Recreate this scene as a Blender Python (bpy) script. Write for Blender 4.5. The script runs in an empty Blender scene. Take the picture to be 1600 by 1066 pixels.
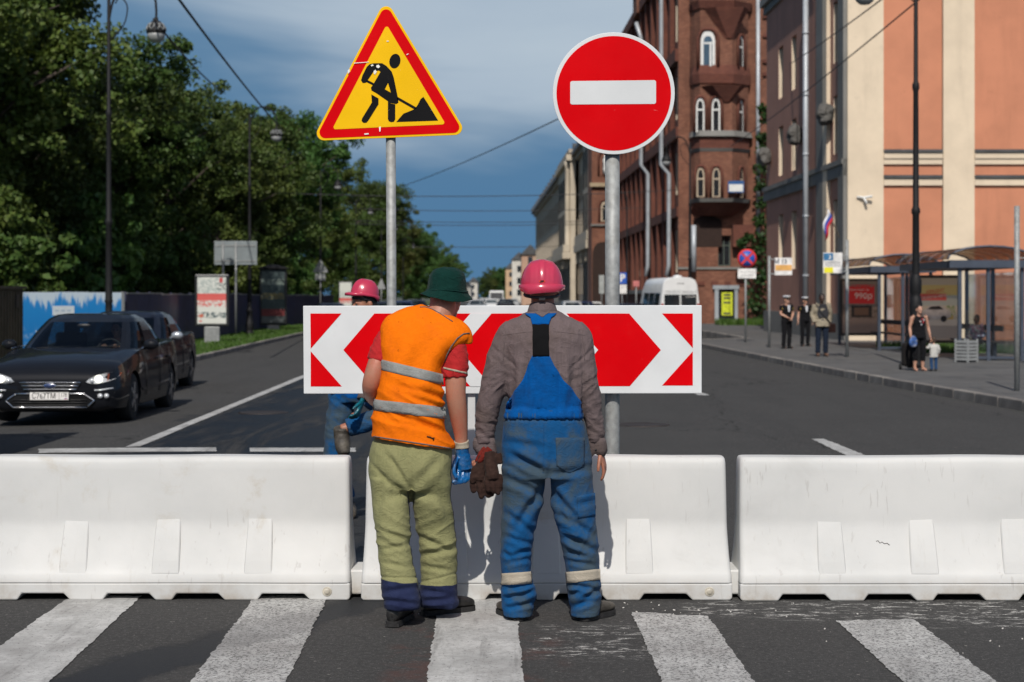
import bpy, bmesh, math, random
import numpy as np
from mathutils import Vector, Matrix, noise
from mathutils.bvhtree import BVHTree
R = math.radians
random.seed(7); rng = np.random.default_rng(7)
SC = bpy.context.scene
COL = SC.collection

# ------------------------------------------------------------------ camera
F, CX, HY, CAMH = 2700.0, 800.0, 464.0, 1.665
cam_d = bpy.data.cameras.new('camera'); cam = bpy.data.objects.new('camera', cam_d); COL.objects.link(cam)
cam.location = (0, 0, CAMH); cam.rotation_euler = (R(90), 0, 0)
cam_d.sensor_width = 36; cam_d.lens = F / 1600 * 36; cam_d.shift_y = -(533 - HY) / 1600
cam_d.clip_start = 0.1; cam_d.clip_end = 8000
cam_d.dof.use_dof = True; cam_d.dof.focus_distance = 9.3; cam_d.dof.aperture_fstop = 3.8
SC.camera = cam

# ------------------------------------------------------------------ sky, sun, exposure
SUN_EL, SUN_AZ = 45.0, 6.5       # elevation; degrees the sun stands to the left of straight behind the camera
w = bpy.data.worlds.new('World'); SC.world = w; w.use_nodes = True
nt = w.node_tree; nt.nodes.clear()
def N(t, **k):
    n = nt.nodes.new(t)
    for a, b in k.items():
        setattr(n, a, b)
    return n
L = lambda a, b: nt.links.new(a, b)
out = N('ShaderNodeOutputWorld'); bg = N('ShaderNodeBackground'); bg.inputs[1].default_value = 0.075
sky = N('ShaderNodeTexSky', sky_type='NISHITA'); sky.sun_disc = False
sky.sun_elevation = R(SUN_EL); sky.sun_rotation = R(180 - SUN_AZ) ; sky.air_density = 1.0; sky.dust_density = 2.0; sky.ozone_density = 2.0
tc = N('ShaderNodeTexCoord'); sep = N('ShaderNodeSeparateXYZ'); L(tc.outputs['Generated'], sep.inputs[0])
# a slate-blue rain bank lies along the whole horizon, thin bright cloud sheets stand above it
mp = N('ShaderNodeMapping'); mp.inputs['Scale'].default_value = (2.2, 2.2, 7.5); L(tc.outputs['Generated'], mp.inputs[0])
n1 = N('ShaderNodeTexNoise'); n1.inputs['Scale'].default_value = 1.6; n1.inputs['Detail'].default_value = 4.5; n1.inputs['Roughness'].default_value = .55; n1.inputs['Distortion'].default_value = .4
L(mp.outputs[0], n1.inputs[0])
def MATH(op, a, b=None, clamp=False):
    m = N('ShaderNodeMath', operation=op); m.use_clamp = clamp
    for i, v in enumerate((a, b)):
        if v is None: continue
        if isinstance(v, (int, float)): m.inputs[i].default_value = v
        else: L(v, m.inputs[i])
    return m.outputs[0]
def RANGE(v, a, b, c=0, d=1):
    m = N('ShaderNodeMapRange'); m.interpolation_type = 'SMOOTHSTEP'
    L(v, m.inputs[0])
    for i, x in enumerate((a, b, c, d)): m.inputs[i + 1].default_value = x
    return m.outputs[0]
def MIX(f, a, b):
    m = N('ShaderNodeMix', data_type='RGBA')
    if isinstance(f, (int, float)): m.inputs[0].default_value = f
    else: L(f, m.inputs[0])
    for i, x in ((6, a), (7, b)):
        if isinstance(x, tuple): m.inputs[i].default_value = (*x, 1)
        else: L(x, m.inputs[i])
    return m.outputs[2]
bank = RANGE(MATH('ADD', sep.outputs[2], MATH('MULTIPLY', MATH('SUBTRACT', n1.outputs[0], .5), .10)), .02, .45, 1, 0)
c0 = MIX(bank, sky.outputs[0], (1.10, 2.62, 4.65))
up = RANGE(sep.outputs[2], .055, .175)
# the brightest part of the cloud sheet stands ahead, a little right of the street
vd = N('ShaderNodeVectorMath', operation='DISTANCE'); L(tc.outputs['Generated'], vd.inputs[0]); vd.inputs[1].default_value = (.05, .97, .22)
blob = RANGE(vd.outputs['Value'], .06, .30, 1, 0)
thr = MATH('ADD', n1.outputs[0], MATH('MULTIPLY', up, MATH('ADD', MATH('MULTIPLY', blob, .40), -.04)))
cl = RANGE(thr, .50, .86)
n2 = N('ShaderNodeTexNoise'); n2.inputs['Scale'].default_value = 4.0; n2.inputs['Detail'].default_value = 5; L(mp.outputs[0], n2.inputs[0])
c1 = MIX(MATH('MULTIPLY', cl, .88), c0, MIX(n2.outputs[0], (5.2, 6.4, 7.8), (7.1, 8.2, 9.1)))
L(c1, bg.inputs[0]); L(bg.outputs[0], out.inputs[0])

sd = bpy.data.lights.new('sun', 'SUN'); sd.energy = 3.75; sd.angle = R(0.53); sd.color = (1, .945, .87)
sun = bpy.data.objects.new('sun', sd); COL.objects.link(sun)
trav = Vector((math.sin(R(SUN_AZ)), math.cos(R(SUN_AZ)), -math.tan(R(SUN_EL)))).normalized()
sun.rotation_euler = trav.to_track_quat('-Z', 'Y').to_euler(); sun.location = (-5, -40, 40)
SC.view_settings.view_transform = 'Standard'; SC.view_settings.look = 'None'
SC.view_settings.exposure = 0.0; SC.view_settings.gamma = 1.0; SC.view_settings.use_curve_mapping = False
SC.cycles.max_bounces = 8; SC.cycles.transparent_max_bounces = 16; SC.cycles.use_denoising = True

# ------------------------------------------------------------------ helpers
def W(px, py, Y):
    """the point at depth Y seen at a place in the photograph (used to measure real positions)"""
    return Vector(((px - CX) * Y / F, Y, CAMH - (py - HY) * Y / F))
def zg(x, y):
    u = x + .0215 * y
    return -.0032 * max(0, min(abs(u), 12) - 2) ** 2
def G(px, py, z=0.0):
    Y = (CAMH - z) * F / (py - HY)
    return Vector(((px - CX) * Y / F, Y, z))
def GR(px, py):
    p = G(px, py)
    for _ in range(4): p = G(px, py, zg(p.x, p.y))
    return p

class MB:
    def __init__(s): s.v = []; s.f = []; s.m = []; s.s = []
    def add(s, vs, fs, mi=0, sm=False):
        o = len(s.v); s.v.extend([tuple(v) for v in vs])
        for f in fs: s.f.append(tuple(i + o for i in f)); s.m.append(mi); s.s.append(sm)
        return s
    def box(s, x0, x1, y0, y1, z0, z1, mi=0):
        v = [(x, y, z) for z in (z0, z1) for y in (y0, y1) for x in (x0, x1)]
        return s.add(v, [(0, 2, 3, 1), (4, 5, 7, 6), (0, 1, 5, 4), (2, 6, 7, 3), (0, 4, 6, 2), (1, 3, 7, 5)], mi)
    def obox(s, c, ax, ay, az, mi=0):
        c, ax, ay, az = Vector(c), Vector(ax), Vector(ay), Vector(az)
        v = [c + ax * a + ay * b + az * d for d in (-1, 1) for b in (-1, 1) for a in (-1, 1)]
        return s.add(v, [(0, 2, 3, 1), (4, 5, 7, 6), (0, 1, 5, 4), (2, 6, 7, 3), (0, 4, 6, 2), (1, 3, 7, 5)], mi)
    def prism(s, pts, axis, a, b, mi=0, mi_side=None):
        n = len(pts)
        def mk(p, t):
            return {'x': (t, p[0], p[1]), 'y': (p[0], t, p[1]), 'z': (p[0], p[1], t)}[axis]
        ar = sum(pts[i][0] * pts[(i + 1) % n][1] - pts[(i + 1) % n][0] * pts[i][1] for i in range(n))
        if (ar < 0) != (axis == 'y'): pts = pts[::-1]
        vs = [mk(p, a) for p in pts] + [mk(p, b) for p in pts]
        lo, hi = tuple(range(n))[::-1], tuple(range(n, 2 * n))
        sides = [(i, (i + 1) % n, n + (i + 1) % n, n + i) for i in range(n)]
        if a > b:
            lo, hi = lo[::-1], hi[::-1]; sides = [q[::-1] for q in sides]
        s.add(vs, [lo, hi], mi); o = len(s.v) - 2 * n
        for q in sides: s.f.append(tuple(i + o for i in q)); s.m.append(mi if mi_side is None else mi_side); s.s.append(False)
        return s
    def loft(s, rings, cap=True, mi=0, sm=True, closed=True):
        n = len(rings[0]); vs = [p for r in rings for p in r]; fs = []
        for i in range(len(rings) - 1):
            for j in range(n if closed else n - 1):
                k = (j + 1) % n
                fs.append((i * n + j, i * n + k, (i + 1) * n + k, (i + 1) * n + j))
        s.add(vs, fs, mi, sm)
        if cap:
            o = len(s.v) - len(vs); m = (len(rings) - 1) * n
            s.f.append(tuple(o + j for j in range(n))[::-1]); s.f.append(tuple(o + m + j for j in range(n)))
            s.m += [mi, mi]; s.s += [False, False]
        return s
    def tube(s, pts, r, n=8, cap=True, mi=0, ref=None):
        pts = [Vector(p) for p in pts]; rings = []
        for i, p in enumerate(pts):
            t = (pts[min(i + 1, len(pts) - 1)] - pts[max(i - 1, 0)]).normalized()
            rf = Vector(ref) if ref else (Vector((1, 0, 0)) if abs(t.x) < .8 else Vector((0, 0, 1)))
            a = (rf - t * rf.dot(t)).normalized(); b = t.cross(a)
            rr = r[i] if isinstance(r, (list, tuple)) else r
            ra, rb = rr if isinstance(rr, (list, tuple)) else (rr, rr)
            rings.append([p + a * (ra * math.cos(2 * math.pi * k / n)) + b * (rb * math.sin(2 * math.pi * k / n)) for k in range(n)])
        return s.loft(rings, cap, mi)
    def lathe(s, prof, c=(0, 0, 0), n=16, mi=0, axis='z', sx=1, sy=1):
        rings = []
        for r, h in prof:
            ring = []
            for k in range(n):
                a = 2 * math.pi * k / n; x, y = r * math.cos(a) * sx, r * math.sin(a) * sy
                p = {'z': (x, y, h), 'y': (x, h, -y), 'x': (h, x, y)}[axis]
                ring.append((c[0] + p[0], c[1] + p[1], c[2] + p[2]))
            rings.append(ring)
        return s.loft(rings, True, mi)
    def ball(s, c, r, n=14, m=9, mi=0):
        r = r if isinstance(r, (tuple, list)) else (r, r, r)
        rings = []
        for i in range(m):
            t = math.pi * (.02 + .96 * i / (m - 1)); z = -math.cos(t); q = math.sin(t)
            rings.append([(c[0] + r[0] * q * math.cos(2 * math.pi * k / n), c[1] + r[1] * q * math.sin(2 * math.pi * k / n), c[2] + r[2] * z) for k in range(n)])
        return s.loft(rings, True, mi)
    def quad(s, a, b, c, d, mi=0): return s.add([a, b, c, d], [(0, 1, 2, 3)], mi)
    def build(s, name, mats, parent=None, bevel=0, bseg=2, off=None, solid=0, subd=0, smooth=None, autosm=False):
        me = bpy.data.meshes.new(name)
        v = s.v
        if off is None and parent is not None and parent.get('_world'): off = parent.location
        if off is not None: v = [(p[0] - off[0], p[1] - off[1], p[2] - off[2]) for p in v]
        me.from_pydata(v, [], s.f)
        mats = mats if isinstance(mats, (list, tuple)) else [mats]
        for m in mats: me.materials.append(m)
        me.polygons.foreach_set('material_index', s.m)
        me.polygons.foreach_set('use_smooth', s.s if smooth is None else [smooth] * len(s.f))
        me.update()
        o = bpy.data.objects.new(name, me); COL.objects.link(o)
        if parent is not None: o.parent = parent
        if bevel:
            b = o.modifiers.new('b', 'BEVEL'); b.width = bevel; b.segments = bseg; b.limit_method = 'ANGLE'; b.angle_limit = R(35); b.harden_normals = False
        if subd:
            b = o.modifiers.new('s', 'SUBSURF'); b.levels = subd; b.render_levels = subd
        if solid:
            b = o.modifiers.new('t', 'SOLIDIFY'); b.thickness = solid; b.offset = 0
        return o

def tag(o, label=None, cat=None, group=None, kind=None):
    if label: o['label'] = label
    if cat: o['category'] = cat
    if group: o['group'] = group
    if kind: o['kind'] = kind
    return o
def thing(name, label, cat, loc=(0, 0, 0), rz=0, group=None, world=False):
    """an Empty at the thing's base; world=True: its parts are given in world coordinates"""
    o = bpy.data.objects.new(name, None); COL.objects.link(o); o.location = loc; o.rotation_euler = (0, 0, rz)
    o.empty_display_size = .1
    tag(o, label, cat, group)
    if world: o['_world'] = 1
    return o
def copy_tree(o, parent=None):
    c = o.copy(); COL.objects.link(c)
    if parent is not None: c.parent = parent
    for ch in [q for q in o.children]: copy_tree(ch, c)
    return c
def struct(o): o['kind'] = 'structure'; return o

# ------------------------------------------------------------------ materials
_mats = {}
def newmat(name):
    m = bpy.data.materials.new(name); m.use_nodes = True
    nd = m.node_tree.nodes; bs = nd['Principled BSDF']
    return m, m.node_tree, bs
class NG:
    def __init__(s, tree): s.t = tree
    def n(s, typ, **k):
        q = s.t.nodes.new(typ)
        for a, b in k.items(): setattr(q, a, b)
        return q
    def l(s, a, b): s.t.links.new(a, b)
    def noise(s, scale, detail=4, rough=.55, dist=0, vec=None, sc=None):
        q = s.n('ShaderNodeTexNoise'); q.inputs['Scale'].default_value = scale; q.inputs['Detail'].default_value = detail
        q.inputs['Roughness'].default_value = rough; q.inputs['Distortion'].default_value = dist
        if vec is None: vec = s.co()
        if sc:
            m = s.n('ShaderNodeMapping'); m.inputs['Scale'].default_value = sc; s.l(vec, m.inputs[0]); vec = m.outputs[0]
        s.l(vec, q.inputs['Vector']); return q.outputs[0]
    def co(s, w='Object'):
        return s.n('ShaderNodeTexCoord').outputs[w]
    def pos(s): return s.n('ShaderNodeNewGeometry').outputs['Position']
    def rng(s, v, a, b, c=0, d=1, smooth=True):
        m = s.n('ShaderNodeMapRange')
        if smooth: m.interpolation_type = 'SMOOTHSTEP'
        s.l(v, m.inputs[0])
        for i, x in enumerate((a, b, c, d)): m.inputs[i + 1].default_value = x
        return m.outputs[0]
    def m(s, op, a, b=None, clamp=False):
        q = s.n('ShaderNodeMath', operation=op); q.use_clamp = clamp
        for i, v in enumerate((a, b)):
            if v is None: continue
            if isinstance(v, (int, float)): q.inputs[i].default_value = v
            else: s.l(v, q.inputs[i])
        return q.outputs[0]
    def mix(s, f, a, b, mode='MIX'):
        q = s.n('ShaderNodeMix', data_type='RGBA', blend_type=mode)
        if isinstance(f, (int, float)): q.inputs[0].default_value = f
        else: s.l(f, q.inputs[0])
        for i, x in ((6, a), (7, b)):
            if isinstance(x, (tuple, list)): q.inputs[i].default_value = (*x[:3], 1)
            else: s.l(x, q.inputs[i])
        return q.outputs[2]
    def bump(s, h, strength=.3, dist=.01, nrm=None):
        b = s.n('ShaderNodeBump'); b.inputs['Strength'].default_value = strength; b.inputs['Distance'].default_value = dist
        s.l(h, b.inputs['Height'])
        if nrm is not None: s.l(nrm, b.inputs['Normal'])
        return b.outputs[0]
    def sepx(s, v):
        q = s.n('ShaderNodeSeparateXYZ'); s.l(v, q.inputs[0]); return q.outputs
def dk(c, k): return tuple(min(1, x * k) for x in c)
def M(name, col, rough=.6, metal=0, var=.18, scale=6, bump=0, bscale=90, coat=0, spec=.5, rvar=0, dirt=None, dirt_amt=.4, dirt_scale=2.5, emit=0):
    if name in _mats: return _mats[name]
    m, t, bs = newmat(name); g = NG(t)
    v = g.noise(scale, 5)
    c = g.mix(g.rng(v, .3, .7), dk(col, 1 - var), dk(col, 1 + var))
    if dirt:
        d = g.noise(dirt_scale, 6, .62)
        c = g.mix(g.m('MULTIPLY', g.rng(d, .45, .72), dirt_amt), c, dirt)
    g.l(c, bs.inputs['Base Color'])
    bs.inputs['Roughness'].default_value = rough; bs.inputs['Metallic'].default_value = metal
    bs.inputs['Specular IOR Level'].default_value = spec
    if rvar: g.l(g.rng(g.noise(scale * 1.7, 5), .3, .7, max(.02, rough - rvar), min(1, rough + rvar)), bs.inputs['Roughness'])
    if coat: bs.inputs['Coat Weight'].default_value = coat; bs.inputs['Coat Roughness'].default_value = .04
    if bump: g.l(g.bump(g.noise(bscale, 4), bump, .01), bs.inputs['Normal'])
    if emit: g.l(c, bs.inputs['Emission Color']); bs.inputs['Emission Strength'].default_value = emit
    _mats[name] = m; return m
def srgb(r, g, b):
    f = lambda x: (x / 255 / 12.92) if x / 255 <= .04045 else ((x / 255 + .055) / 1.055) ** 2.4
    return (f(r), f(g), f(b))
def glassmat(name, tint=(.55, .6, .6), fac=.55, rough=.02):
    if name in _mats: return _mats[name]
    m = bpy.data.materials.new(name); m.use_nodes = True; t = m.node_tree; t.nodes.clear(); g = NG(t)
    o = g.n('ShaderNodeOutputMaterial'); mx = g.n('ShaderNodeMixShader'); tr = g.n('ShaderNodeBsdfTransparent'); gl = g.n('ShaderNodeBsdfGlossy')
    tr.inputs[0].default_value = (*tint, 1); gl.inputs['Roughness'].default_value = rough; gl.inputs[0].default_value = (.9, .95, 1, 1)
    fr = g.n('ShaderNodeFresnel'); fr.inputs[0].default_value = 1.5
    g.l(g.m('MULTIPLY', fr.outputs[0], fac, True), mx.inputs[0]); g.l(tr.outputs[0], mx.inputs[1]); g.l(gl.outputs[0], mx.inputs[2]); g.l(mx.outputs[0], o.inputs[0])
    _mats[name] = m; return m
def darkglass(name, col=(.012, .014, .017), rough=.03):
    m = M(name, col, rough, 0, .3, 1.5, spec=.9); return m

STEEL = M('galvanised_steel', (.30, .31, .305), .6, .25, .18, 25, .12, 60, dirt=(.16, .15, .13), dirt_amt=.5, dirt_scale=6)
STEELD = M('dull_steel', (.27, .28, .28), .55, .4, .15, 8)
IRON = M('black_cast_iron', (.012, .012, .013), .6, 0, .2, 12, .12, 60, spec=.25)
RUBBER = M('rubber', (.02, .02, .02), .8, 0, .2, 30, .1, 90)
CHROME = M('chrome', (.75, .76, .78), .12, 1, .05, 4)
BLACKP = M('black_plastic', (.015, .015, .016), .5, 0, .2, 12)
WHITEPAINT = M('white_paint', (.78, .79, .79), .45, 0, .04, 6)
def text(name, s, size, mat, parent, loc, rot=(R(90), 0, 0), align='CENTER', ext=.0008, sx=1, bold=0, font_off=0):
    c = bpy.data.curves.new(name, 'FONT'); c.body = s; c.size = size; c.align_x = align; c.align_y = 'CENTER'; c.extrude = ext; c.offset = bold
    c.resolution_u = 3
    tmp = bpy.data.objects.new(name, c); COL.objects.link(tmp)
    dg = bpy.context.evaluated_depsgraph_get(); dg.update()
    me = bpy.data.meshes.new_from_object(tmp.evaluated_get(dg)); bpy.data.objects.remove(tmp)
    me.materials.clear(); me.materials.append(mat)
    o = bpy.data.objects.new(name, me); COL.objects.link(o); o.parent = parent; o.location = loc; o.rotation_euler = rot; o.scale = (sx, 1, 1)
    return o
# ------------------------------------------------------------------ ground, road, kerbs, markings
def asphalt_mat():
    m, t, bs = newmat('asphalt'); g = NG(t); P = g.pos()
    base = g.mix(g.rng(g.noise(.55, 5, .6, vec=P), .3, .7), (.082, .080, .077), (.124, .120, .114))
    base = g.mix(g.m('MULTIPLY', g.rng(g.noise(.9, 3, .5, .3, vec=P, sc=(2.2, .12, 1)), .50, .72), .55), base, (.048, .047, .046)); base = g.mix(g.m('MULTIPLY', g.rng(g.noise(.35, 2, .4, .2, vec=P, sc=(2.6, .05, 1)), .50, .66), .5), base, (.125, .121, .115)); base = g.mix(g.m('MULTIPLY', g.rng(g.noise(.5, 3, .7, 1.5, vec=P), .60, .63), .45), base, (.045, .044, .043))
    base = g.mix(g.rng(g.noise(24, 4, .75, vec=P), .38, .60, .75, 0), base, (.036, .035, .034)); base = g.mix(g.rng(g.noise(48, 3, .7, vec=P, sc=(1, .7, 1)), .52, .62, 0, .75), base, (.21, .205, .195))
    grain = g.noise(160, 3, .7, vec=P)
    base = g.mix(g.rng(grain, .35, .72, 0, .65), (.045, .045, .045), base)
    base = g.mix(g.rng(g.noise(95, 2, .5, vec=P), .66, .72, 0, .8), base, (.19, .18, .17))
    base = g.mix(g.rng(g.noise(33, 2, .4, vec=P), .72, .75, 0, .8), base, (.25, .24, .22))
    # chalky white spill in short drifts in front of the barriers
    x, y, z = g.sepx(P)
    sp = g.noise(6, 5, .72, 1.2, vec=P, sc=(1.1, 2.8, 1)); sp2 = g.noise(.9, 3, .6, vec=P)
    wb = g.m('MULTIPLY', g.m('SUBTRACT', g.noise(3, 4, vec=P), .5), .5)
    ra = g.m('MULTIPLY', g.m('MULTIPLY', g.rng(g.m('ADD', x, wb), .10, .22), g.rng(g.m('ADD', x, wb), .80, .62)), g.m('MULTIPLY', g.rng(y, 7.85, 8.05), g.rng(y, 8.85, 8.7)))
    rb = g.m('MULTIPLY', g.rng(g.m('ADD', x, wb), .85, 1.05), g.m('MULTIPLY', g.rng(g.m('ADD', g.m('ADD', y, g.m('MULTIPLY', x, .22)), wb), 9.15, 9.4), g.rng(y, 9.55, 9.4)))
    sel = g.m('MULTIPLY', g.rng(sp, .52, .64), g.m('MAXIMUM', ra, rb))
    sel = g.m('MULTIPLY', sel, g.rng(g.noise(60, 3, .7, vec=P), .35, .6))
    base = g.mix(g.m('MULTIPLY', sel, .85), base, (.62, .61, .58))
    # reddish worn paint beside the middle stripe
    red = g.m('MULTIPLY', g.m('MULTIPLY', g.rng(x, -.62, -.5), g.rng(x, .32, .12)), g.m('MULTIPLY', g.rng(y, 8.9, 8.6), g.rng(g.noise(3.5, 4, .7, vec=P), .45, .62)))
    base = g.mix(g.m('MULTIPLY', red, .45), base, (.105, .05, .042))
    # tar joints / cracks
    vo = g.n('ShaderNodeTexVoronoi', feature='DISTANCE_TO_EDGE'); vo.inputs['Scale'].default_value = .22
    mm = g.n('ShaderNodeMapping'); mm.inputs['Scale'].default_value = (1, .35, 1); g.l(P, mm.inputs[0])
    dv = g.n('ShaderNodeVectorMath', operation='ADD'); nv = g.n('ShaderNodeTexNoise'); nv.inputs['Scale'].default_value = 1.3; nv.inputs['Detail'].default_value = 5; g.l(P, nv.inputs[0])
    g.l(mm.outputs[0], dv.inputs[0]); g.l(nv.outputs['Color'], dv.inputs[1]); g.l(dv.outputs[0], vo.inputs['Vector'])
    crack = g.m('MULTIPLY', g.rng(vo.outputs[0], .004, .0015), g.rng(y, 10, 11))
    base = g.mix(g.m('MULTIPLY', crack, .7), base, (.014, .014, .014))
    # wet: the lane left of the centre behind the barriers, and a runnel over the crossing
    un = g.m('ADD', x, g.m('MULTIPLY', g.m('SUBTRACT', g.noise(.8, 5, .6, vec=P), .5), 1.6))
    lane = g.m('ADD', -4.35, g.m('MULTIPLY', y, .0))
    wet1 = g.m('MULTIPLY', g.m('MULTIPLY', g.rng(g.m('SUBTRACT', un, lane), -.15, .25), g.rng(un, .35, -.15)), g.m('MULTIPLY', g.rng(y, 9.8, 10.3), g.rng(y, 52, 38)))
    u2 = g.m('SUBTRACT', g.m('ADD', x, g.m('MULTIPLY', g.m('SUBTRACT', g.noise(2.2, 6, .65, vec=P), .5), .55)), g.m('MULTIPLY', g.m('SUBTRACT', y, 8.6), .55))
    wet2 = g.m('MULTIPLY', g.m('MULTIPLY', g.rng(u2, -1.50, -1.36), g.rng(u2, -.98, -1.10)), g.rng(y, 9.8, 9.4))
    wet1 = g.m('MULTIPLY', wet1, g.m('MULTIPLY', g.rng(g.noise(.8, 5, .65, .5, vec=P, sc=(2.2, .22, 1)), .36, .54, .25, 1), g.rng(g.noise(2.5, 5, .7, vec=P, sc=(1, .4, 1)), .3, .5, .7, 1)))
    wet = g.m('MAXIMUM', wet1, g.m('MULTIPLY', wet2, .9), True)
    base = g.mix(g.m('MULTIPLY', wet, .95), base, (.008, .010, .014))
    g.l(base, bs.inputs['Base Color'])
    g.l(g.rng(wet, 0, 1, .9, .5, False), bs.inputs['Roughness'])
    g.l(g.rng(wet, 0, 1, .12, .08, False), bs.inputs['Specular IOR Level'])
    h = g.m('ADD', grain, g.m('MULTIPLY', g.noise(45, 2, .5, vec=P), .6))
    bn = g.n('ShaderNodeBump'); bn.inputs['Distance'].default_value = .006; g.l(h, bn.inputs['Height']); g.l(g.rng(wet, 0, 1, .55, .12, False), bn.inputs['Strength'])
    g.l(bn.outputs[0], bs.inputs['Normal'])
    return m
ASPH = asphalt_mat()
def paint_mat(name, wear, speck):
    m, t, bs = newmat(name); g = NG(t); P = g.pos()
    c = g.mix(g.rng(g.noise(3, 5, .6, vec=P), .3, .7), (.36, .36, .35), (.54, .54, .525))
    c = g.mix(g.rng(g.noise(2.3, 6, .7, vec=P, sc=(1, .6, 1)), .45, .68, 0, .55), c, (.20, .19, .18)); c = g.mix(g.rng(g.noise(26, 4, .75, vec=P), .45, .62, 0, .5), c, (.28, .275, .265))
    hole = g.m('MAXIMUM', g.rng(g.noise(70, 3, .65, vec=P), .62 - speck, .66 - speck), g.rng(g.noise(9, 6, .75, .5, vec=P), .70 - wear, .74 - wear))
    c = g.mix(g.m('MULTIPLY', hole, .85), c, (.065, .064, .062))
    c = g.mix(g.m('MULTIPLY', g.rng(g.noise(4, 5, .7, .3, vec=P, sc=(3, .25, 1)), .52, .70), .5), c, (.13, .127, .12))
    # damp runnel
    x, y, z = g.sepx(P)
    u2 = g.m('SUBTRACT', g.m('ADD', x, g.m('MULTIPLY', g.m('SUBTRACT', g.noise(2.2, 6, .65, vec=P), .5), .55)), g.m('MULTIPLY', g.m('SUBTRACT', y, 8.6), .55))
    wet2 = g.m('MULTIPLY', g.rng(u2, -1.50, -1.36), g.rng(u2, -.98, -1.10))
    c = g.mix(g.m('MULTIPLY', wet2, .45), c, (.12, .12, .12))
    g.l(c, bs.inputs['Base Color']); bs.inputs['Roughness'].default_value = .7
    g.l(g.bump(g.noise(140, 3, .7, vec=P), .35, .004), bs.inputs['Normal'])
    return m
PAINT_A = paint_mat('road_paint_fresh', .0, .0)
PAINT_B = paint_mat('road_paint_specked', .03, .09)

mb = MB(); mb.quad((-4000, -200, -.6), (4000, -200, -.6), (4000, 6000, -.6), (-4000, 6000, -.6))
ground_mat = M('far_ground', (.07, .075, .05), .9, 0, .3, .05)
struct(mb.build('ground', ground_mat))
# road: one sheet with a slight crown
mb = MB(); us = [-14, -12, -10, -8, -6, -5, -4, -3, -2, 2, 3, 4, 5, 6, 8, 10, 12, 14]
ys = [-6, 0, 4, 7, 9, 11, 14, 18, 24, 32, 45, 60, 80, 110, 150, 220, 350, 600, 1000]
rings = [[(u - .0215 * y, y, zg(u - .0215 * y, y)) for u in us] for y in ys]
mb.loft(rings, False, 0, True, closed=False)
mb.f = [f[::-1] if 0 else f for f in mb.f]
struct(mb.build('road', ASPH))

def marking(name, poly, mat, label=None, lift=.005, kind='structure'):
    """painted road marking: a thin sheet that follows the crown"""
    m = MB(); vs = [(p[0], p[1], zg(p[0], p[1]) + lift) for p in poly]
    m.add(vs, [tuple(range(len(vs)))]); o = m.build(name, mat)
    if o.data.polygons[0].normal.z < 0: o.data.flip_normals()
    o['kind'] = kind
    return o
def jag(a, b, n, amp):
    a, b = Vector(a[:2]), Vector(b[:2]); d = (b - a); nrm = Vector((-d.y, d.x)).normalized(); o = []
    for i in range(n + 1):
        t = i / n; k = amp * (noise.noise(Vector((a.x * 3 + t * 9, a.y * 3, t * 3))) + .8 * noise.noise(Vector((a.x * 3 + t * 70, a.y, 4))) + .7 * random.uniform(-1, 1)) if 0 < i < n else 0
        o.append(tuple(a + d * t + nrm * k))
    return o
for tl, tr, bl, br, mt in (((112, 932), (222, 932), (-190, 1143), (-6, 1143), PAINT_A), ((399, 932), (513, 932), (241, 1143), (409, 1143), PAINT_B),
                           ((686, 932), (806, 932), (656, 1143), (825, 1143), PAINT_A), ((987, 958), (1106, 964), (1068, 1143), (1233, 1143), PAINT_B),
                           ((1306, 971), (1427, 969), (1494, 1143), (1658, 1143), PAINT_B)):
    q = [GR(*tl), GR(*tr), GR(*br), GR(*bl)]
    poly = jag(q[0], q[1], 10, .02)[:-1] + jag(q[1], q[2], 90, .007)[:-1] + jag(q[2], q[3], 6, .01)[:-1] + jag(q[3], q[0], 90, .007)[:-1]
    marking('crosswalk_stripe', poly, mt)
def line_px(name, a0, a1, b0, b1, mt=PAINT_A):
    q = [GR(*a0), GR(*a1), GR(*b1), GR(*b0)]
    marking(name, jag(q[0], q[1], 4, .01)[:-1] + jag(q[1], q[2], 40, .012)[:-1] + jag(q[2], q[3], 4, .01)[:-1] + jag(q[3], q[0], 40, .012)[:-1], mt)
line_px('lane_line', (196, 699), (219, 698), (640, 519), (645, 519.5))
line_px('stop_line', (60, 702), (60, 708.5), (338, 700), (338, 706))
line_px('stop_line', (390, 700.5), (390, 706.5), (556, 700.5), (556, 706.5))
line_px('lane_dash', (1268, 686.5), (1288, 686.5), (1338, 720), (1372, 720))
line_px('lane_dash', (1072, 609), (1082, 609), (1092, 618), (1109, 618))
# verge, pavement
def strip(name, inner, outer, z, mat, zb=-.55):
    m = MB(); n = len(inner)
    vs = [(*p, z) for p in inner] + [(*p, z) for p in outer] + [(*p, zb) for p in inner]
    fs = []
    for i in range(n - 1):
        fs.append((i, i + 1, n + i + 1, n + i)); fs.append((i, 2 * n + i, 2 * n + i + 1, i + 1))
    m.add(vs, fs); o = m.build(name, mat); struct(o); return o
KL = [(-7.6, 8), (-7.9, 20), (-8.2, 32), (-8.73, 48.3), (-9.2, 64), (-9.63, 79.3), (-10.4, 110), (-12, 190), (-16.5, 400), (-22.7, 700)]
KR = [(15, 9), (12.5, 13), (10.6, 17.5), (9.0, 22), (8.09, 27.3), (7.6, 34), (7.2, 42.7), (6.9, 52), (6.67, 60.8), (6.6, 64), (7.0, 66.5), (8.2, 68.2), (9.4, 69.5), (9.35, 80), (9.0, 100), (7.9, 150), (3.6, 350), (-2.4, 640)]
grass_m, gt, gb = newmat('verge_soil'); g = NG(gt); P = g.pos()
g.l(g.mix(g.rng(g.noise(1.5, 6, vec=P), .35, .65), (.05, .06, .02), (.07, .10, .022)), gb.inputs['Base Color']); gb.inputs['Roughness'].default_value = .95
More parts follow.
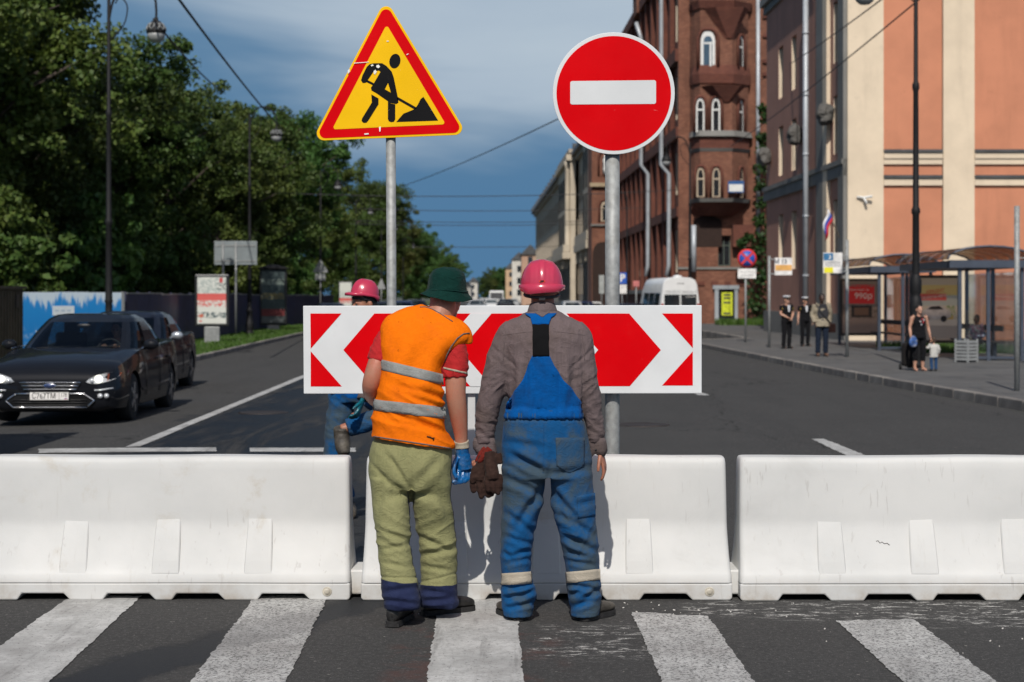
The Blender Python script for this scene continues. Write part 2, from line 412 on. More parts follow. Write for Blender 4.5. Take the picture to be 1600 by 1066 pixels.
strip('verge', KL, [(p[0] - 40, p[1]) for p in KL], .0, grass_m)
pm, gt, gb = newmat('pavement_asphalt'); g = NG(gt); P = g.pos()
c = g.mix(g.rng(g.noise(.7, 6, .6, vec=P), .3, .7), (.085, .083, .08), (.125, .122, .117))
c = g.mix(g.rng(g.noise(1.7, 4, .7, vec=P, sc=(1, .25, 1)), .56, .66, 0, .6), c, (.05, .05, .05))
c = g.mix(g.rng(g.noise(120, 3, .7, vec=P), .3, .7, 0, .4), c, (.05, .05, .05))
g.l(c, gb.inputs['Base Color']); gb.inputs['Roughness'].default_value = .85; g.l(g.bump(g.noise(90, 3, vec=P), .3, .006), gb.inputs['Normal'])
strip('pavement', KR, [(p[0] + 45, p[1]) for p in KR], .0, pm)
# kerb stones: one object each where they can be told apart
KERB = M('granite_kerb', (.19, .175, .16), .8, 0, .3, 3, .3, 60, dirt=(.07, .06, .055), dirt_amt=.7, dirt_scale=1.6)
KERB2 = M('granite_kerb_pale', (.26, .24, .215), .8, 0, .3, 3, .3, 60, dirt=(.09, .08, .07), dirt_amt=.6, dirt_scale=1.6)
def kerb(name, line, ln, side, ymax):
    root = thing(name, None, None); struct(root)
    pts = [Vector((*p, 0)) for p in line]; far = MB(); cnt = 0
    for a, b in zip(pts, pts[1:]):
        d = b - a; n = max(1, round(d.length / ln)); u = d.normalized(); nr = Vector((u.y, -u.x, 0)) * side
        for i in range(n):
            c = a + d * ((i + .5) / n); hl = d.length / n / 2 - .012
            if c.y > ymax + 400: break
            zc = zg(c.x, c.y)
            h = .028 + random.uniform(-.006, .006); bot = min(zc, -.05) - .25
            k = MB(); k.obox((0, 0, (h + bot) / 2), u * hl, nr * .085, Vector((0, 0, (h - bot) / 2)))
            if c.y < ymax:
                o = k.build('kerb_stone', KERB if random.random() < .72 else KERB2, root, bevel=.015); o.location = c + nr * (.06 + random.uniform(-.008, .008))
                cnt += 1
            else:
                far.obox(c + nr * .06 + Vector((0, 0, (h + bot) / 2)), d / n / 2 * .99, nr * .085, Vector((0, 0, (h - bot) / 2)))
    if far.v: o = far.build('kerb_far_run', KERB, root); o['kind'] = 'stuff'
kerb('kerb_left', KL, 1.3, -1, 100)
kerb('kerb_right', KR, 1.15, 1, 100)
# manhole covers, small stones of the spill
IRONM = M('manhole_iron', (.045, .035, .03), .6, .5, .3, 8, .3, 40)
for i, (px, py, lab) in enumerate(((412, 645, 'rusty round manhole cover in the wet lane by the black car'), (1003, 664, 'round manhole cover in the dry lane right of the signs'))):
    p = GR(px, py); m = MB(); m.lathe([(.36, -.03), (.36, .006), (.33, .010), (.31, .004), (.02, .006)], n=24)
    o = m.build('manhole_cover', IRONM); o.location = (p.x, p.y, p.z); tag(o, lab, 'manhole cover', 'manhole covers')
CHALK = M('chalk_crumb', (.62, .60, .56), .9, 0, .2, 9)
m = MB()
for i in range(45):
    if random.random() < .7: px, py = random.gauss(1080, 150) , random.gauss(952, 10)
    else: px, py = random.uniform(850, 1600), random.gauss(990, 22)
    if py < 941: py = 941 + random.random() * 20
    p = GR(px, py); s = random.choice((.0015, .002, .002, .003, .0035)); ax = Matrix.Rotation(random.random() * 3, 3, 'Z')
    m.obox(p + Vector((0, 0, s * .6)), ax @ Vector((s * random.uniform(.8, 1.8), 0, s * .3)), ax @ Vector((0, s, 0)), Vector((0, 0, s * .6)))
o = m.build('chalk_crumbs', CHALK); tag(o, 'white chalky crumbs scattered on the asphalt before the barriers', 'crumbs', kind='stuff')
# grass on the verge (stuff) and by the shelter
def grass(name, n, xf, yf, z, hh, label):
    m = MB(); k = 0
    for i in range(n):
        y = yf(); x = xf(y); a = random.random() * 6.28; h = hh * random.uniform(.5, 1.3); wv = Vector((math.cos(a), math.sin(a), 0)) * .012 * (1 + y / 40)
        l = Vector((random.uniform(-.5, .5) * h, random.uniform(-.5, .5) * h, h)); p = Vector((x, y, z))
        m.add([p - wv, p + wv, p + l], [(0, 1, 2)])
    o = m.build(name, LEAFG); tag(o, label, 'grass', kind='stuff'); return o
# ------------------------------------------------------------------ water-filled barriers
def plastic_mat():
    m, t, bs = newmat('barrier_plastic'); g = NG(t); O = g.co(); inf = g.n('ShaderNodeObjectInfo')
    va = g.n('ShaderNodeVectorMath', operation='ADD'); g.l(O, va.inputs[0]); g.l(inf.outputs['Location'], va.inputs[1]); V = va.outputs[0]
    c = g.mix(g.rng(g.noise(1.4, 5, .6, vec=V), .3, .7), (.53, .535, .525), (.60, .60, .585))
    c = g.mix(g.rng(g.noise(3.2, 6, .7, .3, vec=V), .58, .76, 0, .5), c, (.42, .37, .29)); c = g.mix(g.rng(g.noise(1.1, 6, .7, .6, vec=V, sc=(1, 1, 1.6)), .56, .70, 0, .30), c, (.42, .415, .40))
    c = g.mix(g.rng(g.noise(9, 4, .7, 0, vec=V, sc=(3, 1, .25)), .60, .74, 0, .18), c, (.40, .37, .33))
    x, y, z = g.sepx(O)
    low = g.m('MULTIPLY', g.rng(z, .15, .0), g.rng(g.noise(5, 5, .65, vec=V), .35, .7))
    c = g.mix(g.m('MULTIPLY', low, .7), c, (.33, .27, .20))
    scr = g.m('MULTIPLY', g.rng(g.noise(30, 3, .6, .2, vec=V, sc=(1, 1, .12)), .62, .68), g.rng(g.noise(2, 3, vec=V), .45, .6))
    c = g.mix(g.m('MULTIPLY', scr, .25), c, (.25, .22, .2))
    g.l(c, bs.inputs['Base Color']); g.l(g.rng(g.noise(4, 5, vec=V), .3, .7, .52, .72), bs.inputs['Roughness']); bs.inputs['Specular IOR Level'].default_value = .35
    bs.inputs['Subsurface Weight'].default_value = .08; bs.inputs['Subsurface Radius'].default_value = (.03, .025, .02); bs.inputs['Subsurface Scale'].default_value = .3
    g.l(g.bump(g.noise(11, 5, .6, vec=V), .10, .012, g.bump(g.noise(220, 2, vec=V), .12, .002)), bs.inputs['Normal'])
    return m
PLAST = plastic_mat()
DARKIN = M('grimy_plastic_underside', (.10, .085, .07), .9, 0, .3, 6)
BL = 1.018
def rrect(a, b, r, z, k=4):
    o = []
    for cx, cy, s in ((a - r, b - r, 0), (-a + r, b - r, 1), (-a + r, -b + r, 2), (a - r, -b + r, 3)):
        for i in range(k + 1):
            t = (s + i / k) * math.pi / 2; o.append((cx + r * math.cos(t), cy + r * math.sin(t), z))
    return o
def rrect_sub(a, b, r, z, nx=10):
    # rounded rectangle with extra points along its long sides
    o = []; k = 4
    cs = ((a - r, b - r, 0), (-a + r, b - r, 1), (-a + r, -b + r, 2), (a - r, -b + r, 3))
    for j, (cx, cy, s) in enumerate(cs):
        for i in range(k + 1):
            t = (s + i / k) * math.pi / 2; o.append((cx + r * math.cos(t), cy + r * math.sin(t), z))
        if j in (0, 2):
            x0, x1 = cx, cs[(j + 1) % 4][0]; yy = cy + (r if j == 0 else -r)
            for i in range(1, nx): o.append((x0 + (x1 - x0) * i / nx, yy, z))
    return o
def make_barrier():
    root = thing('plastic_barrier', None, 'barrier')
    prof = [(.0935, .2235, 0), (.10, .2225, .001), (.135, .2175, .003), (.148, .209, .005), (.17, .197, .009), (.20, .185, .013), (.24, .169, .018), (.29, .150, .022), (.34, .133, .026), (.385, .1195, .029), (.41, .1145, .030), (.43, .1125, .031), (.45, .1115, .031), (.52, .108, .034), (.62, .100, .037), (.70, .093, .040), (.742, .088, .043), (.762, .080, .050), (.771, .068, .062), (.774, .05, .08)]
    m = MB(); rings = []
    for z, h, e in prof:
        ring = []
        for (x, y, zz) in rrect_sub(BL - e * .42, h, min(.028, h * .6), z, 16):
            sag = -.004 * math.cos(x * 1.4) * (z > .7) + (.004 * noise.noise(Vector((x * 2.1, z * 4, y * 9))) if z > .1 else 0)
            yy = y + (.006 * noise.noise(Vector((x * 1.3, z * 2.5, 3.3))) * (1 if y > 0 else 1))
            ring.append((x, yy, zz + (.007 * noise.noise(Vector((x * 1.7, 5, 0))) if z > .70 else 0)))
        rings.append(ring)
    m.loft(rings, True); m.build('shell', PLAST, root)
    # base with fork notches
    pts = [(-BL, .093)]; pts += [(-BL, .012), (-BL + .012, 0)]
    for c in (-.66, -.19, .19, .66): pts += [(c - .15, 0), (c - .125, .036), (c + .105, .036), (c + .14, 0)]
    pts += [(BL - .012, 0), (BL, .012), (BL, .093)]
    b = MB(); b.prism(pts, 'y', -.226, .226); b.build('base', PLAST, root, bevel=.008)
    for c in (-.51, 0, .51):
        r = MB(); tw = .068; zs_ = [.146, .175, .21, .25, .29, .33, .37, .405, .432]; pz = [p[0] for p in prof]; ph = [p[1] for p in prof]; rr = []
        for k, z in enumerate(zs_):
            t = k / (len(zs_) - 1); hh = float(np.interp(z, pz, ph)) + .001 + .014 * math.sin(math.pi * t) ** .8; w_ = tw + .010 * (1 - t)
            rr.append([(c - w_, -.09, z), (c - w_, -hh + .006, z), (c - w_ + .006, -hh, z), (c + w_ - .006, -hh, z), (c + w_, -hh + .006, z), (c + w_, -.09, z)])
        r.loft([q[::-1] for q in rr], True, 0, False)
        r.build('rib', PLAST, root, autosm=True)
    p = MB(); p.lathe([(.026, -.225), (.026, -.2275), (.021, -.2295), (.019, -.227), (.017, -.2325), (.002, -.2325)], (BL - .125, 0, .048), 20, axis='y')
    p.build('drain_plug', M('plug_plastic', (.5, .46, .38), .5, 0, .2, 30), root)
    k = MB(); k.prism(rr2 := [(BL - .01, .02), (BL + .10, .02), (BL + .10, .135), (BL + .07, .155), (BL - .01, .155)], 'y', -.15, .15); k.build('coupling_lug', PLAST, root, bevel=.01)
    return root
b0 = make_barrier()
YB = 9.484 + .226
bars = [(-.001 + (553 - 577 / 2 - 6 - 800) * 9.5 / F, 'white plastic barrier at the left, beside the wet runnel, its left end cut off', -.3),
        ((854 - 800) * 9.5 / F, 'white plastic barrier in the middle, right behind the two workers', .1),
        ((1155 + 289 - 800) * 9.5 / F, 'white plastic barrier at the right with a cracked face, nobody standing before it', .35)]
for i, (x, lab, a) in enumerate(bars):
    o = b0 if i == 0 else copy_tree(b0)
    o.location = (x, YB + (.0, -.01, -.02)[i], zg(x, 9.7) - .0); o.rotation_euler = (0, 0, R(a)); tag(o, lab, 'barrier', 'plastic road barriers')
# crack on the right barrier
bpy.context.view_layer.update(); rb_ = [o for o in bpy.data.objects if o.name.startswith('plastic_barrier')][-1]
sh_ = [o for o in rb_.children if o.name.startswith('shell')][0]; mw = rb_.matrix_world
bv_ = BVHTree.FromPolygons([mw @ v.co for v in sh_.data.vertices], [tuple(p.vertices) for p in sh_.data.polygons])
cp = []
for px, py in ((1369, 846), (1372, 845), (1375, 849), (1378, 847), (1382, 850), (1386, 849), (1390, 852)):
    d = Vector(((px - CX) / F, 1, -(py - HY) / F)).normalized(); h_ = bv_.ray_cast(Vector((0, 0, CAMH)), d)[0]
    if h_ is not None: cp.append(mw.inverted() @ h_)
m = MB(); m.tube(cp, .0022, 5); m.build('crack', M('crack_dark', (.05, .045, .04), .9), rb_)

# ------------------------------------------------------------------ signs
RED = M('sign_red', (.60, .006, .018), .28, 0, .06, 3, spec=.5, rvar=.06, dirt=(.5, .05, .06), dirt_amt=.25, dirt_scale=9)
def sign_mat(name, col, scr, rough=.4, dirt=.16):
    m, t, bs = newmat(name); g = NG(t); O = g.co()
    c = g.mix(g.rng(g.noise(2.5, 5, vec=O), .3, .7), dk(col, .94), dk(col, 1.05))
    s = g.m('MULTIPLY', g.rng(g.noise(16, 4, .7, 1.2, vec=O, sc=(.5, 1, 2.2)), .69, .72), g.rng(g.noise(3, 3, vec=O), .5, .58))
    c = g.mix(g.m('MULTIPLY', s, .8), c, scr)
    d = g.rng(g.noise(5, 6, .7, vec=O), .58, .8, 0, dirt); c = g.mix(d, c, (.2, .18, .15)); bs.inputs['Specular IOR Level'].default_value = .06
    g.l(c, bs.inputs['Base Color']); g.l(g.rng(g.noise(6, 4, vec=O), .3, .7, rough - .08, rough + .1), bs.inputs['Roughness'])
    g.l(g.bump(g.noise(2.5, 3, vec=O), .08, .01), bs.inputs['Normal'])
    return m
S_RED = sign_mat('reflective_red', (.62, .001, .004), (.7, .3, .3), dirt=.04); S_WHITE = sign_mat('reflective_white', (.64, .66, .67), (.35, .34, .33), .4)
S_YEL = sign_mat('reflective_yellow', (.86, .50, .008), (.8, .8, .75)); S_BLK = sign_mat('sign_black', (.010, .010, .011), (.5, .5, .5))
YS = 9.96     # depth of the sign faces
def pxz(p, Y): q = W(p[0], p[1], Y); return (q.x, q.z)
def rpoly(pts, r, k=6):
    o = []; n = len(pts); P = [Vector(p) for p in pts]
    for i in range(n):
        a, b, c = P[i - 1], P[i], P[(i + 1) % n]; u = (a - b).normalized(); v = (c - b).normalized()
        h = math.acos(max(-1, min(1, u.dot(v)))) / 2; d = r / math.tan(h); ctr = b + (u + v).normalized() * (r / math.sin(h))
        s, e = b + u * d - ctr, b + v * d - ctr; a0, a1 = math.atan2(s.y, s.x), math.atan2(e.y, e.x); da = (a1 - a0 + math.pi) % (2 * math.pi) - math.pi
        for j in range(k + 1):
            t = a0 + da * j / k; o.append((ctr.x + r * math.cos(t), ctr.y + r * math.sin(t)))
    return o
def shrink(pts, d):
    P = [Vector(p) for p in pts]; n = len(P); c = sum(P, Vector((0, 0))) / n; o = []
    for i in range(n):
        a, b, e = P[i - 1], P[i], P[(i + 1) % n]; u = (a - b).normalized(); v = (e - b).normalized(); h = math.acos(u.dot(v)) / 2
        o.append(tuple(b + (u + v).normalized() * d / math.sin(h)))
    return o
def plate(name, pts, Y, t, mat, parent, bevel=0, tilt=0):
    m = MB(); m.prism(pts, 'y', Y, Y + t); return m.build(name, mat, parent, bevel=bevel)
# round no-entry sign
base = W(957, 464, YS + .05); base.z = 0
rs = thing('no_entry_sign', 'round red no-entry sign with white bar on a thick grey post', 'road sign', base, world=True)
m = MB(); top = W(957, 214, YS + .06).z; pr = .0425
m.tube([(base.x, YS + .062, 0), (base.x, YS + .062, .6), (base.x, YS + .062, 1.6), (base.x, YS + .062, top)], pr, 20); m.build('post', STEEL, rs)
c = W(959, 146, YS); rad = 95.5 * YS / F
def circ(c, r, n=72): return [(c.x + r * math.cos(2 * math.pi * i / n), c.z + r * math.sin(2 * math.pi * i / n)) for i in range(n)]
plate('backing_plate', circ(c, rad), YS, .006, S_WHITE, rs, .003)
plate('red_disc', circ(c, rad - .022), YS - .0015, .0015, S_RED, rs)
plate('white_bar', rpoly([pxz(p, YS) for p in ((891, 127), (1025, 125.5), (1025, 162.5), (891, 163.5))], .012), YS - .003, .0015, S_WHITE, rs)
for zz in (W(0, 175, YS).z, W(0, 235, YS).z):
    m = MB(); m.tube([(base.x, YS + .062, zz - .02), (base.x, YS + .062, zz + .02)], pr + .006, 18); m.box(base.x - .09, base.x + .09, YS + .007, YS + .017, zz - .012, zz + .012); m.build('clamp', STEELD, rs)
# triangular roadworks sign
base = W(610, 464, YS + .05); base.z = 0
ts = thing('roadworks_sign', 'yellow triangular roadworks sign with red border on a thin grey post', 'road sign', base, world=True)
m = MB(); bt = W(609.5, 205, YS); bb = W(613.2, 700, YS)
m.tube([(bb.x, YS + .042, 0), (bb.x, YS + .042, .7), ((bt.x + bb.x) / 2, YS + .042, 1.4), (bt.x, YS + .042, bt.z + .2)], .0285, 18); m.build('post', STEEL, ts)
tri = [pxz(p, YS) for p in ((602.5, -2), (730.5, 210.5), (487, 220.5))]
plate('backing_plate', rpoly(tri, .042, 8), YS, .006, S_YEL, ts, .002)
t2 = shrink(tri, .013); plate('red_border', rpoly(t2, .034, 8), YS - .0015, .0015, S_RED, ts)
tin = [pxz(p, YS) for p in ((604.2, 38.5), (696.5, 194.5), (519, 202.5))]
plate('yellow_field', rpoly(tin, .012, 6), YS - .003, .0015, S_YEL, ts)
def zpx(pts): return [pxz((460 + a / 3.552, b / 3.552), YS) for a, b in pts]   # traced from an enlarged crop
figs = [('figure_torso', [(380, 462), (370, 447), (378, 420), (402, 372), (418, 357), (440, 352), (487, 352), (510, 366), (540, 398), (552, 432), (575, 545), (578, 570), (566, 578), (535, 573), (505, 553), (455, 518), (428, 503), (425, 488), (442, 462), (478, 400), (470, 392), (440, 398), (408, 445), (398, 460)]),
        ('figure_rear_leg', [(427, 525), (467, 547), (467, 580), (412, 668), (400, 682), (384, 683), (373, 672), (376, 658), (430, 570)]),
        ('figure_front_leg', [(519, 562), (535, 575), (560, 580), (560, 662), (553, 676), (538, 679), (525, 674), (519, 662)]),
        ('figure_heap', [(566, 678), (585, 655), (605, 632), (640, 618), (668, 606), (684, 584), (700, 552), (716, 538), (740, 575), (798, 670)]),
        ('figure_shovel', [(404, 444), (440, 462), (436, 474), (399, 456)]),
        ('figure_shovel', [(572, 538), (682, 600), (668, 609), (570, 553)])]
for nm, pts in figs: plate(nm, zpx(pts), YS - .0045, .0015, S_BLK, ts)
plate('figure_arm_gap', zpx([(520, 463), (531, 498), (535, 515), (503, 497)]), YS - .006, .0015, S_YEL, ts)
hc = W(460 + 558 / 3.552, 340 / 3.552, YS)
plate('figure_head', [(hc.x + .032 * math.cos(t * .3927 / 2) * 1.0 + .004 * math.sin(t * .19635), hc.z + .042 * math.sin(t * .3927 / 2)) for t in range(32)], YS - .0045, .0015, S_BLK, ts)
for zz in (W(0, 120, YS).z, W(0, 196, YS).z):
    m = MB(); m.tube([(bt.x, YS + .042, zz - .02), (bt.x, YS + .042, zz + .02)], .034, 16); m.box(bt.x - .08, bt.x + .08, YS + .007, YS + .014, zz - .012, zz + .012); m.build('clamp', STEELD, ts)
# chevron board
base = W(785, 464, YS); base.z = 0
cb = thing('chevron_board', 'long white board with red chevrons pointing left and right', 'sign board', base, world=True)
YC = 9.93
bp = [pxz(p, YC) for p in ((473.5, 478), (1096.5, 477), (1096.5, 615), (474.5, 615.5))]
plate('panel', bp, YC, .022, S_WHITE, cb, .004)
reds = [[(485, 490), (533.5, 490), (485.5, 545)], [(485.5, 549), (534, 604), (485.5, 604)],
        [(585, 490), (983, 490), (1032.5, 547), (984, 603.5), (586, 604), (536.5, 547)],
        [(1034.5, 490), (1082.5, 490), (1082.5, 544)], [(1082.5, 549), (1082.5, 602.5), (1034.5, 602.5)]]
for i, r in enumerate(reds):
    plate('red_field' if i != 2 else 'red_field', [pxz(p, YC) for p in r], YC - .0015, .0015, S_RED, cb)
whites = [[(735, 490), (768, 490), (719, 547), (768, 604), (735, 604), (686, 547)], [(885, 490), (853, 490), (902, 547), (853, 604), (885, 604), (934.5, 547)]]
for r in whites: plate('white_chevron', [pxz(p, YC) for p in r], YC - .003, .0015, S_WHITE, cb)
m = MB(); x = W(737, 0, 10).x
m.box(x - .022, x + .022, YC + .024, YC + .064, 0, 1.6); m.build('post', M('pale_square_post', (.55, .56, .56), .5, 0, .1, 5), cb, bevel=.004)
for xx in (W(520, 0, 10).x, W(1040, 0, 10).x):
    m = MB(); m.box(xx - .02, xx + .02, YC + .024, YC + .05, 1.14, 1.58); m.build('stiffener', STEELD, cb)

# chips and scratches in the roadworks sign's sheeting
CHIP = M('bare_chip', (.72, .72, .68), .5)
for pts in ([(440, 396), (450, 388), (458, 400), (447, 416), (440, 408)], [(456, 364), (468, 360), (476, 372), (466, 380), (455, 374)], [(424, 362), (436, 358), (440, 366), (428, 370)], [(330, 350), (412, 344), (414, 347), (332, 354)], [(388, 742), (412, 740), (413, 747), (390, 749)], [(470, 706), (480, 704), (478, 730), (472, 732)], [(296, 392), (306, 384), (308, 400), (298, 412)], [(512, 228), (524, 227), (524, 232), (513, 233)], [(622, 302), (634, 298), (634, 302), (624, 307)]):
    plate('paint_chip', zpx(pts), YS - .0065, .001, CHIP, ts)
# ------------------------------------------------------------------ people
def ringv(c, ax, ay, n=26, e=2.0):
    o = []
    for k in range(n):
        t = 2 * math.pi * k / n; ct, st = math.cos(t), math.sin(t)
        o.append(c + ax * (math.copysign(abs(ct) ** (2 / e), ct)) + ay * (math.copysign(abs(st) ** (2 / e), st)))
    return o
def spline(keys, n):
    """Catmull-Rom through tuples"""
    K = [np.array(k, float) for k in keys]; o = []
    for i in range(len(K) - 1):
        p0, p1, p2, p3 = K[max(i - 1, 0)], K[i], K[i + 1], K[min(i + 2, len(K) - 1)]
        for j in range(n):
            t = j / n; o.append(.5 * ((2 * p1) + (-p0 + p2) * t + (2 * p0 - 5 * p1 + 4 * p2 - p3) * t * t + (-p0 + 3 * p1 - 3 * p2 + p3) * t ** 3))
    o.append(K[-1]); return o
def hsec(m, keys, e=2.3, n=30, sub=4):
    """keys: (px, py, Y, half width px, depth m, tilt px) horizontal sections of a garment"""
    keys = [k if len(k) == 6 else (*k, 0) for k in keys]
    rings = []
    for px, py, Y, hw, d, tl in spline(keys, sub):
        rings.append(ringv(W(px, py, Y), Vector((hw * Y / F, 0, -tl * Y / F)), Vector((0, d / 2, 0)), n, e))
    m.loft(rings, True)
def limb(m, keys, n=18, sub=4, ref=None):
    """keys: (px, py, Y, radius m[, flat])"""
    ks = spline([tuple(k) if len(k) == 5 else (*k, 1.0) for k in keys], sub)
    m.tube([W(k[0], k[1], k[2]) for k in ks], [(k[3], k[3] * k[4]) for k in ks], n, ref=ref)
def tip(k):
    a, b = k[-2], k[-1]; d = [(b[i] - a[i]) for i in range(3)]; l = max(1e-6, math.hypot(d[0], d[1])); q = 2.6
    return k + [(b[0] + d[0] / l * q, b[1] + d[1] / l * q, b[2] + d[2] / l * q, b[3] * .72), (b[0] + d[0] / l * q * 1.5, b[1] + d[1] / l * q * 1.5, b[2] + d[2] / l * q * 1.5, b[3] * .25)]
def limbv(m, keys, n=14, sub=3):
    ks = spline([tuple(k) for k in keys], sub)
    m.tube([Vector(k[:3]) for k in ks], [float(k[3]) for k in ks], n)
def fuse(m, voxel=.009, smooth=3, fac=.5):
    me = bpy.data.meshes.new('tmp'); me.from_pydata(m.v, [], m.f); me.update()
    bmm = bmesh.new(); bmm.from_mesh(me); bmesh.ops.recalc_face_normals(bmm, faces=bmm.faces); bmm.to_mesh(me); bmm.free()
    o = bpy.data.objects.new('tmp', me); COL.objects.link(o)
    r = o.modifiers.new('r', 'REMESH'); r.mode = 'VOXEL'; r.voxel_size = voxel; r.use_smooth_shade = True
    if smooth:
        s = o.modifiers.new('s', 'SMOOTH'); s.iterations = smooth; s.factor = fac
    dg = bpy.context.evaluated_depsgraph_get(); dg.update()
    me2 = bpy.data.meshes.new_from_object(o.evaluated_get(dg)); bpy.data.objects.remove(o); bpy.data.meshes.remove(me)
    return me2
def finish(me, name, mats, parent, fold=None, matfn=None, off=None):
    n = len(me.vertices)
    if fold:
        co = np.empty(n * 3, np.float32); me.vertices.foreach_get('co', co); co = co.reshape(-1, 3).astype(float)
        no = np.empty(n * 3, np.float32); me.vertex_normals.foreach_get('vector', no); no = no.reshape(-1, 3)
        d = np.array([fold(Vector(c)) for c in co]); co = co + no * d[:, None]
        me.vertices.foreach_set('co', co.astype(np.float32).ravel())
    mats = mats if isinstance(mats, (list, tuple)) else [mats]
    me.materials.clear()
    for q in mats: me.materials.append(q)
    if matfn:
        idx = [matfn(p.center, p.normal) for p in me.polygons]; me.polygons.foreach_set('material_index', idx)
    me.polygons.foreach_set('use_smooth', [True] * len(me.polygons))
    if off is None and parent is not None and parent.get('_world'): off = parent.location
    if off is not None: me.transform(Matrix.Translation(-Vector(off)))
    me.update(); me.name = name
    o = bpy.data.objects.new(name, me); COL.objects.link(o); o.parent = parent
    return o
def ridge(v, k=1.0):
    """sharp-crested fold noise, about 0..1"""
    return (1 - abs(noise.noise(v))) ** 3 * k
def topx(c):  # world -> photograph place, for laying folds where they are on the figure
    return CX + c[0] * F / c[1], HY + (CAMH - c[2]) * F / c[1]
def sstep(a, b, x):
    t = max(0, min(1, (x - a) / (b - a))); return t * t * (3 - 2 * t)
class Surf:
    def __init__(s, objs):
        v = []; f = []
        for o in objs:
            base = len(v); off = o.parent.location if o.parent else Vector()
            v += [vv.co + off for vv in o.data.vertices]; f += [tuple(i + base for i in p.vertices) for p in o.data.polygons]
        s.b = BVHTree.FromPolygons(v, f)
    def hit(s, px, py, off=0.0):
        d = Vector(((px - CX) / F, 1, -(py - HY) / F)).normalized()
        p, nn, i, t = s.b.ray_cast(Vector((0, 0, CAMH)), d)
        if p is None: return None, None
        return p + nn * off, nn
def patch(name, surf, left, right, nu, mat, parent, off=.004, thick=.003, rows=14, fold=None, push=0):
    """a strip of cloth lying on a garment: left and right edges are traced polylines"""
    def samp(pl, t):
        s = [0]
        for a, b in zip(pl, pl[1:]): s.append(s[-1] + math.dist(a, b))
        q = t * s[-1]
        for i in range(len(pl) - 1):
            if q <= s[i + 1] or i == len(pl) - 2:
                k = (q - s[i]) / max(1e-6, s[i + 1] - s[i]); return (pl[i][0] + (pl[i + 1][0] - pl[i][0]) * k, pl[i][1] + (pl[i + 1][1] - pl[i][1]) * k)
    m = MB(); vs = []; last = None
    for r in range(rows + 1):
        a, b = samp(left, r / rows), samp(right, r / rows); row = []
        for c in range(nu + 1):
            x, y = a[0] + (b[0] - a[0]) * c / nu, a[1] + (b[1] - a[1]) * c / nu
            p, nn = surf.hit(x, y, off)
            if p is None:
                Yl = last.y if last is not None else 8.9; p = W(x, y, Yl)
            if fold: p = p + (nn or Vector((0, -1, 0))) * fold(p)
            last = p; row.append(p)
        vs.append(row)
    n = nu + 1; flat = [p for r in vs for p in r]
    fs = [(i * n + j, (i + 1) * n + j, (i + 1) * n + j + 1, i * n + j + 1) for i in range(rows) for j in range(nu)]
    m.add(flat, fs, 0, True); o = m.build(name, mat, parent)
    s = o.modifiers.new('t', 'SOLIDIFY'); s.thickness = thick; s.offset = -1
    return o
def piping(name, surf, pts, r, mat, parent, off=.002, n=5):
    pl = [surf.hit(*p, off)[0] for p in pts]; pl = [p for p in pl if p is not None]
    m = MB(); m.tube(pl, r, 6); return m.build(name, mat, parent)

# cloth and skin materials
def cloth(name, col, var=.15, weave=420, wr=.35, dirt=None, dirt_amt=.5, dscale=4, dmin=.45, dmax=.68, rough=.85, streak=None, sheen=.04, wscale=26, mottl=9):
    m, t, bs = newmat(name); g = NG(t); O = g.co()
    c = g.mix(g.rng(g.noise(mottl, 6, .65, vec=O), .3, .7), dk(col, 1 - var), dk(col, 1 + var))
    c = g.mix(g.rng(g.noise(60, 3, .6, vec=O), .3, .7, 0, .35), dk(col, .8), c)
    if dirt: c = g.mix(g.m('MULTIPLY', g.rng(g.noise(dscale, 7, .68, .4, vec=O), dmin, dmax), dirt_amt), c, dirt)
    if streak: c = g.mix(g.rng(g.noise(130, 2, .5, 0, vec=O, sc=(1, 1, .05)), .35, .65, 0, .35), c, streak)
    c = g.mix(g.rng(g.noise(32, 3, .5, vec=O), .70, .73, 0, .5), c, dk(col, .35))
    g.l(c, bs.inputs['Base Color']); bs.inputs['Roughness'].default_value = rough; bs.inputs['Specular IOR Level'].default_value = .06
    bs.inputs['Sheen Weight'].default_value = sheen; bs.inputs['Sheen Roughness'].default_value = .5
    na = g.noise(wscale * .55, 3, .5, .9, vec=O, sc=(1, 1, 1.7)); nb = g.noise(wscale * 1.2, 3, .5, .7, vec=O, sc=(1.6, 1.6, 1))
    cr = lambda v, w: g.m('SUBTRACT', 1.0, g.rng(g.m('ABSOLUTE', g.m('SUBTRACT', v, .5)), 0, w, 0, 1, False))
    h1 = g.m('ADD', g.m('MULTIPLY', cr(na, .06), .6), g.m('ADD', g.m('MULTIPLY', cr(nb, .05), .3), g.m('MULTIPLY', na, 1.2))); h2 = g.noise(weave, 2, .5, vec=O)
    n1 = g.bump(h1, wr, .007); g.l(g.bump(h2, .25, .0015, n1), bs.inputs['Normal'])
    return m
ORANGE = cloth('orange_vest', (.93, .19, .004), .05, wr=.22, dirt=(.60, .11, .01), dirt_amt=.35, dscale=6, sheen=.0, wscale=14)
RETRO = cloth('grey_reflective_tape', (.30, .31, .30), .12, wr=.3, dirt=(.14, .13, .12), dirt_amt=.5, dscale=9, rough=.45, wscale=30)
RETRO2 = cloth('beige_reflective_tape', (.47, .42, .34), .1, wr=.25, dirt=(.25, .2, .15), dirt_amt=.4, dscale=10, rough=.5)
TRIM = cloth('grey_trim', (.16, .14, .13), .1)
KHAKI = cloth('khaki_canvas', (.285, .28, .135), .16, wr=.35, dirt=(.17, .175, .08), dirt_amt=.6, dscale=5, weave=300, streak=(.26, .26, .125))
